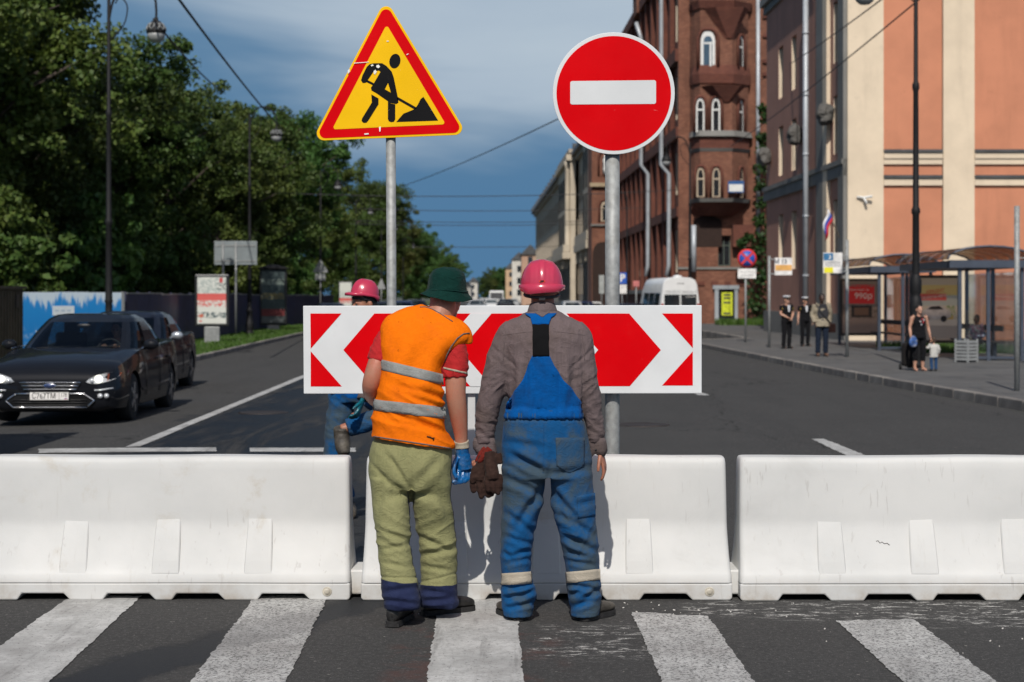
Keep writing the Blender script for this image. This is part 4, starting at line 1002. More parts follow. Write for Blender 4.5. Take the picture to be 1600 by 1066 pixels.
# ============ the worker in blue overalls
def worker_overalls():
    base = Vector((.17, 8.95, 0))
    P = thing('person', 'worker in blue bib overalls, grey shirt and pink helmet holding brown gloves', 'person', base, world=True)
    Y = 8.93
    m = MB(); hc = W(847.5, 447, 9.0)
    head_shape(m, hc, R(180), R(4), 1.0)
    limb(m, [(847, 505, 8.96, .066), (848, 485, 8.97, .062), (848, 465, 8.985, .061)], 18)
    hsec(m, [(849, 510, Y, 44, .18), (850, 580, Y, 50, .21), (850, 650, Y, 48, .21), (853, 740, Y, 52, .22)])
    limb(m, [(797, 525, Y, .05), (776, 600, Y, .045), (760, 660, Y + .03, .038), (756, 692, Y + .05, .029), (754, 700, Y + .055, .028)], 16)
    limb(m, [(904, 525, Y, .05), (916, 600, Y, .045), (927, 660, Y + .03, .038), (934, 692, Y + .05, .028), (936, 702, Y + .055, .028)], 16)
    for cx, dx in ((815, -8), (895, 20)): limb(m, [(cx, 740, Y, .085), (cx + dx * .5, 840, Y, .06), (cx + dx, 950, Y, .045)], 12)
    me = fuse(m, .0075, 3); finish(me, 'body', SKIN_B, P)
    m = MB(); hand(m, W(937, 703, Y + .055), (.030, .0, -.11), (.25, 1, 0), -1, .30, 1.0)
    me = fuse(m, .004, 1); finish(me, 'bare_hand', SKIN_B, P)
    m = MB(); hand(m, W(755, 697, Y + .055), (-.012, -.01, -.11), (.3, -1, 0), 1, .95, .95)
    me = fuse(m, .004, 1); finish(me, 'bare_hand', SKIN_B, P)
    # shirt
    m = MB()
    hsec(m, [(847.5, 486, Y + .035, 24, .16), (848, 493, Y + .03, 36, .185), (849, 502, Y + .02, 54, .205), (850, 512, Y + .01, 63, .225), (850, 528, Y, 66, .25), (850, 555, Y, 64, .268), (850, 590, Y, 61, .27), (850, 620, Y, 58, .258), (850, 645, Y, 54, .235), (851, 665, Y, 50, .21)], e=2.35)
    limb(m, [(806, 514, Y, .062), (795, 530, Y, .074), (784, 560, Y, .075), (776, 590, Y + .005, .070), (768, 620, Y + .015, .066), (761, 648, Y + .03, .060), (758, 672, Y + .04, .054), (757, 690, Y + .05, .050)], 20)
    limb(m, [(894, 514, Y, .062), (904, 530, Y, .073), (909, 560, Y, .072), (914, 590, Y + .005, .069), (920, 620, Y + .015, .063), (925, 648, Y + .03, .055), (930, 672, Y + .04, .048), (932, 688, Y + .05, .043)], 20)
    me = fuse(m, .006, 4)
    def fold0(c):
        x, y = topx(c); d = 0
        arm = sstep(52, 62, abs(x - 850 - (y - 560) * .08 * (1 if x > 850 else -.4)))
        d += .006 * sstep(620, 670, y) * (noise.noise(Vector((c.x * 12, c.y * 8, c.z * 34 + c.x * 18))) + .5 * (ridge(Vector((c.x * 18, c.y * 10, c.z * 38))) - .3)) * arm
        d += .005 * math.exp(-((y - 600) / 28) ** 2) * (ridge(Vector((c.x * 10, c.y * 8, c.z * 26 - c.x * 16))) - .4) * arm
        bx = (x - 850)
        # drapes on the back running from shoulder blades to the waist
        d += .007 * (1 - arm) * math.sin(bx * .26 + 1.2 * math.sin(y * .03)) * sstep(530, 590, y) * sstep(14, 30, abs(bx))
        # armpit folds
        for s in (-1, 1):
            ax, ay = 850 + s * 60, 560
            for k in range(4):
                t = (y - ay - 14 * k) - (850 + s * 60 - x) * s * (.9 - .2 * k)
                d -= (.0042, .002, .0036, .0015)[k] * math.exp(-(t / (3.2 + k)) ** 2) * math.exp(-((x - ax + s * 4 * k) / (20 - 3 * k)) ** 2)
        d += .004 * noise.noise(Vector((c.x * 9 + c.z * 3, c.y * 4, c.z * 6))) + .0035 * (ridge(Vector((c.x * 16 + c.z * 8, c.y * 8, c.z * 12 - c.x * 8))) - .4)
        return d
    sh = finish(me, 'shirt', SHIRT, P, lambda c: 1.45 * fold0(c))
    # collar, cuffs, yoke seam
    m = MB(); rg = []
    for r, py, dx in ((.082, 494, 0), (.078, 486, 0), (.070, 479, 0), (.0655, 475.5, 0), (.062, 477, 0), (.064, 490, 0)):
        rg.append(ringv(W(847.5, py, Y + .045), Vector((r * .98, 0, 0)), Vector((0, r * 1.0, -.012)), 28, 2.0))
    m.loft(rg, False); m.build('collar', SHIRT, P, solid=.003)
    for side, ks in ((-1, [(757.5, 684, Y + .045, .051), (757, 692, Y + .05, .056), (758, 700, Y + .055, .060), (759, 707, Y + .055, .062)]), (1, [(931, 684, Y + .045, .043), (932.5, 692, Y + .05, .046), (934, 702, Y + .055, .046), (935, 711, Y + .055, .044)])):
        m = MB(); pts = [W(*k[:3]) for k in ks]
        rg = []
        for i, (k, p) in enumerate(zip(ks, pts)):
            rg.append([p + Vector((k[3] * math.cos(a) * (1 + .05 * math.sin(a * 5 + side)), k[3] * .8 * math.sin(a), -.022 * math.cos(a) * side * -.5 * (i / 3) + .012 * (i / 3) * math.sin(a * 3 + side))) for a in [2 * math.pi * j / 26 for j in range(26)]])
        m.loft(rg, False); cf = m.build('cuff', SHIRT_D, P, solid=.003)
        b = MB(); q = pts[2] + Vector((-.012, -.8 * ks[2][3] - .001, 0)); b.lathe([(.0055, .0), (.0055, -.002), (.001, -.003)], q, 12, axis='y'); b.build('button', BLACKP, cf, off=base)
    S = Surf([sh])
    piping('yoke_seam', S, [(786 + i * 4, 524 - 6 * math.sin(i / 32 * math.pi)) for i in range(33) if not 12 < i < 20], .0013, SHIRT_D, P, .0005)
    for s in (-1, 1): piping('sleeve_seam', S, [(850 + s * (62 - 1.6 * math.sin(i * .5)), 508 + i * 5) for i in range(12)], .0016, SHIRT_D, P, .0005)
    # trousers of the overalls
    m = MB()
    hsec(m, [(849, 638, Y, 60.5, .278), (849, 652, Y, 62, .286), (850, 666, Y, 64, .295), (852, 690, Y, 68, .30), (854, 720, Y, 70.5, .31), (855, 745, Y, 69, .29)])
    yl, yr = Y, Y
    hsec(m, [(819, 728, Y, 36, .26), (817, 765, Y, 33, .245), (814, 795, Y, 30, .225), (810, 825, Y, 26.5, .21), (807.5, 855, Y, 25, .2), (806, 880, Y, 24, .19), (807, 903, Y, 23.5, .185), (810, 920, Y, 26, .2), (810, 938, Y, 25, .19), (809, 952, Y - .005, 23, .19), (809, 961, Y - .01, 22, .185)])
    hsec(m, [(890, 728, Y, 35, .26), (894, 765, Y, 34, .245), (897, 795, Y, 33, .23), (901, 822, Y, 31.5, .215), (905, 848, Y, 29, .205), (909, 875, Y, 27.5, .195), (911, 900, Y, 26.5, .19), (912, 918, Y, 27, .2), (913, 936, Y, 25.5, .19), (914, 950, Y - .005, 24, .19), (914, 961, Y - .01, 23, .185)])
    me = fuse(m, .006, 4)
    def fold0(c):
        x, y = topx(c); d = 0
        an = sstep(905, 925, y) * (1 - .6 * sstep(948, 960, y))
        d += .006 * an * noise.noise(Vector((c.x * 8, c.y * 6, c.z * 26 + c.x * (14 if x < 855 else -14))))
        kn = math.exp(-((y - 845) / 38) ** 2)
        sl = 14 if x < 855 else -16
        d += .005 * kn * (ridge(Vector((c.x * 6 + 2, c.y * 4, c.z * 15 + c.x * sl))) - .45)
        # deep folds under the seat and at the crotch
        for (x0, y0, x1, y1, am, wd) in ((800, 712, 850, 738, .020, 6), (786, 745, 846, 772, .012, 6), (858, 742, 926, 732, .010, 6), (862, 766, 905, 818, .016, 6), (866, 800, 928, 836, .010, 5), (846, 762, 806, 826, .012, 6), (886, 842, 934, 862, .012, 5), (788, 800, 838, 836, .009, 5), (790, 838, 832, 852, .008, 4), (880, 838, 915, 850, .012, 5), (790, 690, 848, 700, .006, 6), (862, 700, 866, 745, .008, 6), (793, 880, 828, 872, .008, 4), (888, 876, 930, 884, .008, 4), (790, 920, 832, 914, .013, 4), (808, 934, 836, 921, .012, 4), (788, 936, 812, 929, .011, 4), (792, 951, 830, 943, .009, 3.5), (890, 914, 936, 922, .011, 4), (912, 936, 938, 922, .014, 4.5), (890, 930, 908, 924, .011, 4), (894, 948, 930, 938, .009, 4), (800, 870, 832, 858, .010, 4.5), (786, 862, 800, 872, .008, 4), (884, 862, 912, 870, .010, 4.5), (900, 790, 930, 782, .009, 5), (868, 782, 884, 812, .010, 5), (832, 790, 846, 772, .010, 5)):
            dx, dy = x1 - x0, y1 - y0; L2 = dx * dx + dy * dy; t = ((x - x0) * dx + (y - y0) * dy) / L2
            if -.3 < t < 1.3:
                q = abs((x - x0) * dy - (y - y0) * dx) / math.sqrt(L2); e = math.exp(-(q / wd) ** 2) - .55 * math.exp(-((q - wd * 1.7) / wd) ** 2)
                d -= am * e * math.exp(-((t - .5) / .48) ** 4)
        d -= .010 * math.exp(-((x - 857) / 4) ** 2) * sstep(715, 745, y) * (1 - sstep(752, 775, y))
        # gathered waist
        wv = math.exp(-((y - 650) / 7) ** 2); d += .005 * wv * math.sin(x * 1.15 + 1.5 * math.sin(x * .31)) 
        d -= .006 * math.exp(-((y - 656.5) / 1.8) ** 2) + .004 * math.exp(-((y - 643.5) / 1.8) ** 2)
        d += .005 * noise.noise(Vector((c.x * 10 + c.z * 3, c.y * 5, c.z * 7))) + .002 * (ridge(Vector((c.x * 15 - c.z * 9, c.y * 8, c.z * 12 + c.x * 6))) - .4)
        return d
    tr = finish(me, 'overall_trousers', BLUED, P, lambda c: 1.08 * fold0(c))
    S = Surf([tr])
    wv = lambda p: .0015 * noise.noise(Vector((p.x * 30, 0, p.z * 12)))
    for l, r in (([(783.5, 896), (783, 914)], [(830, 893), (830, 911)]), ([(884.5, 894), (886, 911)], [(938, 889), (938.5, 906)])):
        patch('reflective_band', S, l, r, 20, RETRO2, P, .005, .004, 4, wv)
    patch('back_pocket', S, [(868, 684), (870, 728), (889, 739)], [(913, 684), (913, 728), (890, 739)], 12, BLUEP, P, .004, .003, 12)
    patch('thigh_pocket', S, [(902, 775), (903, 810)], [(930, 770), (931, 806)], 10, BLUED, P, .004, .003, 8)
    piping('centre_seam', S, [(849.5 + .0 * i, 660 + i * 4) for i in range(20)], .0018, BLUED, P, .0005)
    piping('hip_seam', S, [(796 - i * 1.2, 662 + i * 3.4) for i in range(8)], .0016, BLUED, P, .0005)
    # bib panel on the back, elastic and straps
    S = Surf([sh, tr])
    gat = lambda p: .003 * math.sin(p.x * 150 + math.sin(p.z * 20)) * max(0, min(1, (1.42 - p.z) / .3))
    patch('back_panel', S, [(831.5, 556), (826, 570), (817, 592), (803, 615), (791, 632), (788, 647), (788, 654)], [(858.5, 556), (866, 572), (880, 593), (897, 613), (908, 630), (909.5, 647), (910, 654)], 34, BLUE, P, .007, .004, 26, gat)
    patch('elastic_insert', S, [(832, 506), (832.5, 557)], [(857.5, 506), (858, 557)], 10, ELAST, P, .009, .004, 14)
    patch('strap_yoke', S, [(820.5, 492), (829, 498), (832, 508)], [(869, 491.5), (861, 498), (857.5, 508)], 18, BLUE, P, .010, .004, 8)
    patch('collar_gap', S, [(836, 491), (846, 496.5)], [(859, 490.5), (848.5, 496.5)], 8, SHIRT, P, .013, .004, 6)
    helmet(P, W(846.5, 448.5, 9.0), R(180), R(1), base, True, .985)
    # boots
    u, s = MB(), MB(); boot_mesh(u, s, (.040, 8.862, .003), R(-20), scale=.9); bo = u.build('boot', BOOTB, P); s.build('sole', SOLE, bo, off=base)
    u, s = MB(), MB(); boot_mesh(u, s, (.365, 8.862, .003), R(34), scale=.92); bo = u.build('boot', BOOTB, P); s.build('sole', SOLE, bo, off=base)
    return P
worker_overalls()
# the pair of work gloves in his left hand
base = W(760, 740, 8.93)
gl = thing('work_gloves', 'pair of brown work gloves with red cuffs held by the man in overalls', 'gloves', base, world=True)
for nm, cuff, palm, fingers in (
    ('glove', [(748, 723, 8.90), (757, 712, 8.90), (766, 702, 8.91)], [(764, 706, 8.90, .026), (766, 722, 8.89, .034), (769, 740, 8.885, .036), (770, 748, 8.885, .034)],
     [[(762, 744, 8.885), (761, 756, 8.88), (763, 766, 8.88)], [(768, 748, 8.88), (770, 760, 8.87), (772, 768, 8.87)], [(774, 748, 8.885), (778, 758, 8.88), (778, 770, 8.88)], [(779, 742, 8.89), (782, 752, 8.885), (781, 764, 8.89)], [(774, 715, 8.90), (779, 710, 8.90), (781, 722, 8.895)]]),
    ('glove', [(744, 722, 8.93), (752, 710, 8.93), (760, 702, 8.935)], [(756, 714, 8.925, .026), (752, 728, 8.92, .032), (750, 742, 8.915, .033), (749, 750, 8.915, .03)],
     [[(741, 744, 8.92), (738, 756, 8.915), (740, 767, 8.915)], [(748, 750, 8.91), (750, 764, 8.905), (752, 776, 8.905)], [(755, 750, 8.91), (760, 764, 8.905), (763, 775, 8.905)], [(760, 744, 8.915), (767, 758, 8.91), (768, 772, 8.91)], [(744, 730, 8.91), (739, 742, 8.90), (738, 752, 8.90)]])):
    m = MB(); limb(m, palm, 14, 3)
    for f in fingers: limb(m, tip([(*p, r) for p, r in zip(f, (.0165, .016, .0145))]), 10, 3)
    me = fuse(m, .0045, 1); go = finish(me, nm, BROWNG, gl, lambda c: .0022 * noise.noise(c * 55) + .002 * noise.noise(c * 110))
    m = MB(); limb(m, [(*p, r) for p, r in zip(cuff, (.010, .018, .022))], 12, 3, ref=(0, 1, 0)); me = fuse(m, .0045, 1)
    o = finish(me, 'cuff', REDG, go, lambda c: .002 * noise.noise(c * 60), off=base)
# ------------------------------------------------------------------ trees, fence, verge
def leaf_mat(name, a, b, c):
    m, t, bs = newmat(name); g = NG(t); O = g.co(); inf = g.n('ShaderNodeObjectInfo')
    col = g.mix(g.rng(g.noise(.55, 4, .6, vec=O), .32, .68), a, b)
    col = g.mix(g.rng(g.noise(7, 3, .6, vec=O), .45, .75, 0, .6), col, c)
    hs = g.n('ShaderNodeHueSaturation'); g.l(col, hs.inputs['Color']); g.l(g.rng(inf.outputs['Random'], 0, 1, .47, .525, False), hs.inputs['Hue']); g.l(g.rng(inf.outputs['Random'], 0, 1, .75, 1.2, False), hs.inputs['Value'])
    g.l(hs.outputs[0], bs.inputs['Base Color']); bs.inputs['Roughness'].default_value = .55; bs.inputs['Specular IOR Level'].default_value = .3
    tr = g.n('ShaderNodeBsdfTranslucent'); g.l(g.mix(.5, hs.outputs[0], (.10, .14, .01)), tr.inputs[0]); mx = g.n('ShaderNodeMixShader'); mx.inputs[0].default_value = .22
    o = t.nodes['Material Output']; g.l(bs.outputs[0], mx.inputs[1]); g.l(tr.outputs[0], mx.inputs[2]); g.l(mx.outputs[0], o.inputs[0]); return m
LEAF1 = leaf_mat('maple_leaves', (.036, .085, .018), (.075, .135, .028), (.13, .16, .04))
LEAF2 = leaf_mat('lime_leaves', (.05, .085, .018), (.105, .14, .028), (.16, .155, .04))
LEAFG = leaf_mat('grass_blades', (.045, .09, .014), (.07, .13, .02), (.12, .15, .04))
BARK = M('bark', (.055, .043, .034), .95, 0, .35, 5, .6, 22)
def leaves(centers, radii, per, size, sq=.8):
    C = np.repeat(np.array(centers), per, 0); Rr = np.repeat(np.array(radii), per)[:, None]; n = len(C)
    d = rng.normal(size=(n, 3)); d /= np.linalg.norm(d, axis=1)[:, None]; d *= rng.random((n, 1)) ** .45
    P = C + d * Rr * np.array([1, 1, sq])
    nrm = rng.normal(size=(n, 3)) * .8 + d * .6 + np.array([0, 0, .45]); nrm /= np.linalg.norm(nrm, axis=1)[:, None]
    a = np.cross(nrm, rng.normal(size=(n, 3))); a /= np.linalg.norm(a, axis=1)[:, None]; b = np.cross(nrm, a)
    s = size * rng.uniform(.6, 1.35, (n, 1)); v = np.empty((n, 5, 3))
    v[:, 0] = P - a * s * .55; v[:, 1] = P - b * s * .42 - a * s * .05 + nrm * s * .10; v[:, 2] = P + a * s * .25 - b * s * .30; v[:, 3] = P + a * s * .68 - nrm * s * .16; v[:, 4] = P + b * s * .42 + nrm * s * .10
    return v.reshape(-1, 3)
def leaf_mesh(name, V, mat):
    n = len(V) // 5; me = bpy.data.meshes.new(name); me.vertices.add(n * 5); me.vertices.foreach_set('co', V.astype(np.float32).ravel())
    me.loops.add(n * 5); me.loops.foreach_set('vertex_index', np.arange(n * 5, dtype=np.int32)); me.polygons.add(n)
    me.polygons.foreach_set('loop_start', np.arange(0, n * 5, 5, dtype=np.int32)); me.polygons.foreach_set('loop_total', np.full(n, 5, np.int32))
    me.materials.append(mat); me.update(calc_edges=True); return me
def tree_meshes(seed, H, Rc, z0, nclump, per, size, mat, lobes=9):
    """trunk with limbs, and a crown of leaf sprays on the limb ends with gaps between them"""
    rs = np.random.default_rng(seed); tb = MB(); cl = []; cr = []
    tb.tube([(0, 0, -.4), (.05, 0, H * .12), (-.06, .05, H * .3), (.1, -.05, H * .55), (.05, .05, H * .8)], [H * .028, H * .022, H * .018, H * .011, H * .004], 10)
    for i in range(lobes * 3):
        t = rs.uniform(.0, 1); zz = z0 + (H - z0) * t; a = i * 2.4 + rs.uniform(-.5, .5); rr = Rc * (math.sin(math.pi * min(1, .18 + .82 * (1 - t) ** .75)) * .9 + .12) * rs.uniform(.55, 1.0)
        e = np.array([math.cos(a) * rr, math.sin(a) * rr, zz]); st = np.array([0, 0, max(H * .1, zz - rr * .7)])
        mid = (st + e) / 2 + np.array([0, 0, rr * .12]) + rs.normal(size=3) * .15
        tb.tube([tuple(st), tuple(mid), tuple(e)], [H * .008, H * .005, H * .0015], 6)
        k = max(3, nclump // (lobes * 3))
        for j in range(k):
            u = rs.uniform(.25, 1.1); p = st + (e - st) * u + rs.normal(size=3) * Rc * .17 * np.array([1, 1, .8]); p[2] = min(max(p[2], z0 * .8), H)
            cl.append(p); cr.append(rs.uniform(.5, 1.15) * Rc * .155)
    V = leaves(cl, cr, per, size)
    return tb, leaf_mesh('crown', V, mat)
tvars = []
for sd, mt in ((3, LEAF1), (11, LEAF2), (23, LEAF1)):
    tb, me = tree_meshes(sd, 14.5, 5.2, 2.2, 460, 150, .17, mt); tvars.append((tb, me))
_trunks = {}
def tree(k, x, y, s, rz, label, sz=1.0, group='park trees behind the fence'):
    r = thing('tree', label, 'tree', (x, y, -.1), rz, group)
    if k not in _trunks: _trunks[k] = tvars[k][0].build('trunk', BARK, r)
    else:
        o = _trunks[k].copy(); COL.objects.link(o); o.parent = r
    c = bpy.data.objects.new('crown', tvars[k][1]); COL.objects.link(c); c.parent = r
    r.scale = (s, s, s * sz); return r
for i, (k, px, y, h, lab) in enumerate((
    (1, -30, 58, 15.5, 'tall yellowish tree at the far left behind the blue banner'), (0, 55, 64, 14, 'tall dark tree right behind the nearest left street lamp'),
    (2, 190, 72, 12.2, 'dark green tree just right of the nearest left street lamp'), (0, 290, 80, 11.2, 'broad green tree behind the lit advert box'),
    (1, 362, 95, 12.2, 'light green tree behind the second left street lamp'), (2, 418, 108, 13.2, 'green tree between the second lamp and the roadworks sign'),
    (0, 458, 124, 14.6, 'tree whose top touches the lower left corner of the roadworks sign'), (1, 498, 146, 13.2, 'yellowish tree just left of the roadworks sign post'),
    (2, 543, 172, 12.0, 'tree seen right behind the roadworks sign post, left side'), (0, 588, 200, 14.8, 'tall pointed tree seen just right of the roadworks sign post'),
    (1, 618, 235, 14.0, 'tree stepping down right of the tall pointed tree'), (2, 640, 285, 14.5, 'distant tree above the green bucket hat, left'),
    (0, 662, 345, 14.5, 'distant tree above the green bucket hat, middle'), (1, 684, 430, 14.5, 'distant tree above the green bucket hat, right'), (2, 703, 540, 15, 'farthest but one tree of the left row'), (0, 718, 700, 15.5, 'farthest tree of the left row'))):
    x = (px - 800) * y / F
    tree(k, x - .8, y, h / 14.5, i * 1.7, lab, 1.0)
for i, (k, x, y, h, lab) in enumerate(((0, -23, 60, 14, 'back-row tree at the left edge, behind the yellowish tree'), (2, -23, 62, 13, 'back-row tree behind the nearest left street lamp'), (1, -22, 76, 11.5, 'back-row tree filling the gap left of the lit advert box'), (0, -23, 94, 12, 'back-row tree behind the lit advert box'), (2, -24, 112, 12.5, 'back-row tree behind the second left street lamp'), (1, -24, 135, 15, 'back-row tree behind the second advert pillar'), (0, -26, 165, 15, 'back-row tree left of the roadworks post'))):
    tree(k, x, y, h / 14.5, i * 2.1 + 1, lab)
# undergrowth behind the fence
tbv, mev = tree_meshes(41, 3.6, 2.1, .3, 120, 70, .2, LEAF1, 5)
for i in range(11):
    y = 52 + i * 6.5; o = bpy.data.objects.new('bush', mev); COL.objects.link(o); o.location = (-14.6 - .0215 * y - (i % 2) * .9, y, -.1); o.rotation_euler = (0, 0, i * 1.3); o.scale = (1.1, 1.3, 1 + .25 * (i % 3))
    tag(o, 'dark leafy bush behind ' + ('the brown cabin', 'the left part of the blue banner', 'the right part of the blue banner', 'the dark fence right of the banner', 'the dark fence just left of the lit advert box', 'the lit advert box', 'the grey back of the big sign', 'the second left street lamp', 'the dark advert pillar', 'the fence right of the advert pillar', 'the far end of the fence')[i], 'bush', 'bushes behind the fence')
grass('verge_grass', 14000, lambda y: np.interp(y, [k[1] for k in KL], [k[0] for k in KL]) - .25 - random.random() ** 1.4 * 4.5, lambda: random.uniform(40, 100), 0, .10, 'green mown grass along the left kerb')
# fence: navy sheet panels with posts, one banner section
NAVYF = M('navy_sheet_metal', (.030, .036, .085), .5, .2, .2, 3, dirt=(.06, .055, .06), dirt_amt=.4, dirt_scale=1.2)
fx = lambda y: -10.75 - .0215 * y
fr = thing('fence', 'dark blue corrugated sheet fence running along the park behind the verge', 'fence', (fx(56), 56, 0), world=True)
y = 53.3; i = 0
while y < 130:
    w_ = 2.0; m = MB(); n = 14; pr = []
    h = 1.78 + random.uniform(-.025, .025)
    for j in range(n + 1):
        yy = y + w_ * j / n * .985; pr.append((fx(yy) + (.03 if (j // 1) % 2 else 0), yy))
    vs = [(a, b, -.12) for a, b in pr] + [(a, b, h) for a, b in pr]
    m.add(vs, [(j, j + 1, n + 2 + j, n + 1 + j) for j in range(n)]); m.build('panel', NAVYF, fr, solid=.006)
    m = MB(); m.box(fx(y) - .07, fx(y) - .01, y - .03, y + .03, -.15, h + .04); m.build('post', NAVYF, fr)
    m = MB(); m.box(fx(y + 1) + .025 - .02, fx(y + 1) + .05, y + .02, y + w_ - .04, h - .03, h + .012); m.build('cap_rail', STEELD, fr)
    y += w_; i += 1
# banner print: ice-blue with white icicle drip and frost trees
bm, bt_, bs = newmat('banner_print'); g = NG(bt_); O = g.co(); x, y_, z = g.sepx(O)
c = g.mix(g.rng(z, .2, 1.9), (.012, .20, .55), (.02, .27, .66))
colu = g.noise(1, 4, .6, vec=O, sc=(1.6, 0, 0)); fine = g.noise(1, 5, .7, .3, vec=O, sc=(9, 0, .9))
drip = g.m('ADD', g.m('MULTIPLY', colu, 1.15), g.m('MULTIPLY', fine, 1.25))
edge = g.m('SUBTRACT', g.m('ADD', z, drip), 2.72); c = g.mix(g.rng(edge, -.06, .12), c, (.62, .72, .80))
frost = g.m('MULTIPLY', g.rng(g.noise(5, 7, .75, 1, vec=O), .5, .62), g.rng(z, 1.0, .5)); c = g.mix(g.m('MULTIPLY', frost, .5), c, (.35, .52, .72))
g.l(c, bs.inputs['Base Color']); bs.inputs['Roughness'].default_value = .45
ba_, bb_ = W(30, 464, 49.8), W(189, 464, 52.9); bd = Vector((bb_.x - ba_.x, bb_.y - ba_.y, 0)); bnrm = Vector((bd.y, -bd.x, 0)).normalized()
bn = thing('banner', 'blue banner with white frost drips stretched on the fence behind the black cars', 'banner', (ba_.x, ba_.y, 0))
bn.rotation_euler = (0, 0, math.atan2(bd.y, bd.x))
LB = bd.length
for k in range(3):
    m = MB(); m.box(LB * k / 3 + .004, LB * (k + 1) / 3 - .004, -.02, 0, -.1, 1.80 + .01 * (k % 2)); m.build('panel', bm, bn)
WP = M('banner_white', (.7, .75, .78), .5, 0, .05)
m = MB(); m.box(LB * .31, LB * .52, -.028, -.021, 1.12, 1.40); m.build('caption_plate', WP, bn)
for k in range(3): m = MB(); m.box(LB * (.33 + .06 * k), LB * (.37 + .06 * k), -.031, -.0285, 1.24, 1.28); m.build('caption_line', M('banner_grey', (.4, .5, .6), .5), bn)
m = MB(); m.box(LB * .15, LB * .24, -.028, -.021, .62, .68); m.build('caption_line', WP, bn)
m = MB(); m.box(LB + .01, LB + .1, -.05, .03, -.1, 1.82); m.build('edge_post', STEEL, bn)
# brown site cabin at the left edge
CAB = M('brown_cladding', (.075, .055, .036), .7, 0, .2, 2, dirt=(.03, .022, .015), dirt_amt=.5)
ca = thing('site_cabin', 'brown ribbed site cabin cut off by the left edge of the picture', 'cabin', (-13.2, 41, 0), world=True)
m = MB(); m.box(-16.5, -12.28, 40, 43.4, .0, 1.86); m.build('body', CAB, ca)
for i in range(14): m = MB(); yy = 40.1 + i * .235; m.box(-12.279, -12.25, yy, yy + .13, .05, 1.8); m.build('rib', CAB, ca)
m = MB(); m.box(-12.249, -12.22, 42.6, 42.85, 1.4, 1.72); m.build('hinge_plate', BLACKP, ca)
m = MB(); m.box(-16.55, -12.2, 39.93, 43.45, 1.862, 1.93); m.build('roof', CAB, ca)

# ------------------------------------------------------------------ street lamps
GLOBE = M('lamp_glass', (.30, .31, .31), .35, 0, .1, 8)
def lattice(m, c, r, z0, z1, n=10):
    for k in range(n):
        for s in (1, -1):
            pts = []
            for j in range(4):
                a = 2 * math.pi * (k + s * j * .34) / n; zz = z0 + (z1 - z0) * j / 3; rr = r * math.sqrt(max(.02, 1 - ((zz - z0) / (z1 - z0) * .96) ** 2)) * 1.02
                pts.append((c[0] + rr * math.cos(a), c[1] + rr * math.sin(a), zz))
            m.tube(pts, .016, 5)
def lamp(loc, H, arm, label, near, group):
    """iron lamp post with a swan-neck arm and a hanging round lantern; arm: horizontal reach (signed)"""
    r = thing('street_lamp', label, 'street lamp', loc, 0, group)
    m = MB(); m.lathe([(.20, 0), (.20, .10), (.15, .16), (.17, .22), (.17, .55), (.13, .62), (.125, .95), (.15, 1.0), (.15, 1.06), (.10, 1.12), (.095, 1.5), (.115, 1.54), (.10, 1.6), (.088, 2.2), (.08, 3.6), (.105, 3.64), (.105, 3.72), (.075, 3.78), (.062, 6.5), (.085, 6.55), (.085, 6.66), (.055, 6.72), (.045, H), (.02, H + .1)], n=14)
    m.build('post', IRON, r)
    s = 1 if arm > 0 else -1; q = abs(arm); m = MB()
    pts = [(0, 0, H - .6), (s * .12, 0, H - .05), (s * q * .3, 0, H + .32), (s * q * .65, 0, H + .36), (s * q * .95, 0, H + .05), (s * q, 0, H - .25), (s * q, 0, H - .5)]
    m.tube(spline_pts(pts, 5), .032, 8); m.build('arm', IRON, r)
    m = MB(); m.tube(spline_pts([(s * .05, 0, H - 1.1), (s * .4, 0, H - .7), (s * .5, 0, H - .2), (s * .3, 0, H + .05), (s * .18, 0, H - .12)], 4), .018, 6); m.build('scroll', IRON, r)
    c = (s * q, 0, H - .86); ln = MB(); ln.lathe([(.03, H - .48), (.06, H - .52), (.05, H - .58), (.12, H - .6), (.2, H - .68), (.245, H - .80), (.262, H - .86), (.262, H - .92), (.245, H - .94)], (s * q, 0, 0), 18); hd = ln.build('lantern_hood', IRON, r)
    m = MB(); m.lathe([(.24, H - .93), (.235, H - 1.0), (.2, H - 1.09), (.12, H - 1.16), (.01, H - 1.18)], (s * q, 0, 0), 18); m.build('globe', GLOBE, r)
    if near:
        m = MB(); lattice(m, (s * q, 0, 0), .262, H - .86, H - .60); o = m.build('lattice', STEELD, r); o['kind'] = 'stuff'
    return r
def spline_pts(p, n): return [tuple(q) for q in spline(p, n)]
LG = 'iron street lamps along the left verge'
for i, (px, D, gpx, gpy, lab) in enumerate(((170, 46.6, 244, 52, 'nearest iron street lamp on the left, standing behind the blue banner'), (390, 76.6, 432, 213, 'second iron street lamp on the left, beside the advert pillar'), (501, 111, 528, 291, 'third iron street lamp on the left, beside the triangular sign backs'), (556, 144, 579, 331, 'fourth iron street lamp on the left, just left of the thin sign post'), (596, 182, 618, 357, 'fifth street lamp on the left, just right of the thin sign post'), (630, 232, 646, 385, 'sixth and farthest street lamp of the left row'))):
    X = (px - 800) * D / F; gx = (gpx - 800) * D / F; gz = CAMH + (HY - gpy) * D / F
    lamp((X, D, 0), gz + .92, gx - X, lab, i < 2, LG)
RG = 'iron street lamps along the right pavement'
lamp((W(1431, 0, 40.6).x, 40.6, 0), 9.7, -1.2, 'black iron lamp post with ornate base behind the woman with the child', False, RG)
lamp((W(1078, 0, 92).x, 92, 0), 9.8, -1.25, 'iron street lamp in front of the brick tower, by the white minibus', False, RG)
lamp((W(980, 0, 140).x, 140, 0), 9.8, -1.3, 'far iron street lamp before the brick portal, by the blue parking sign', False, RG)
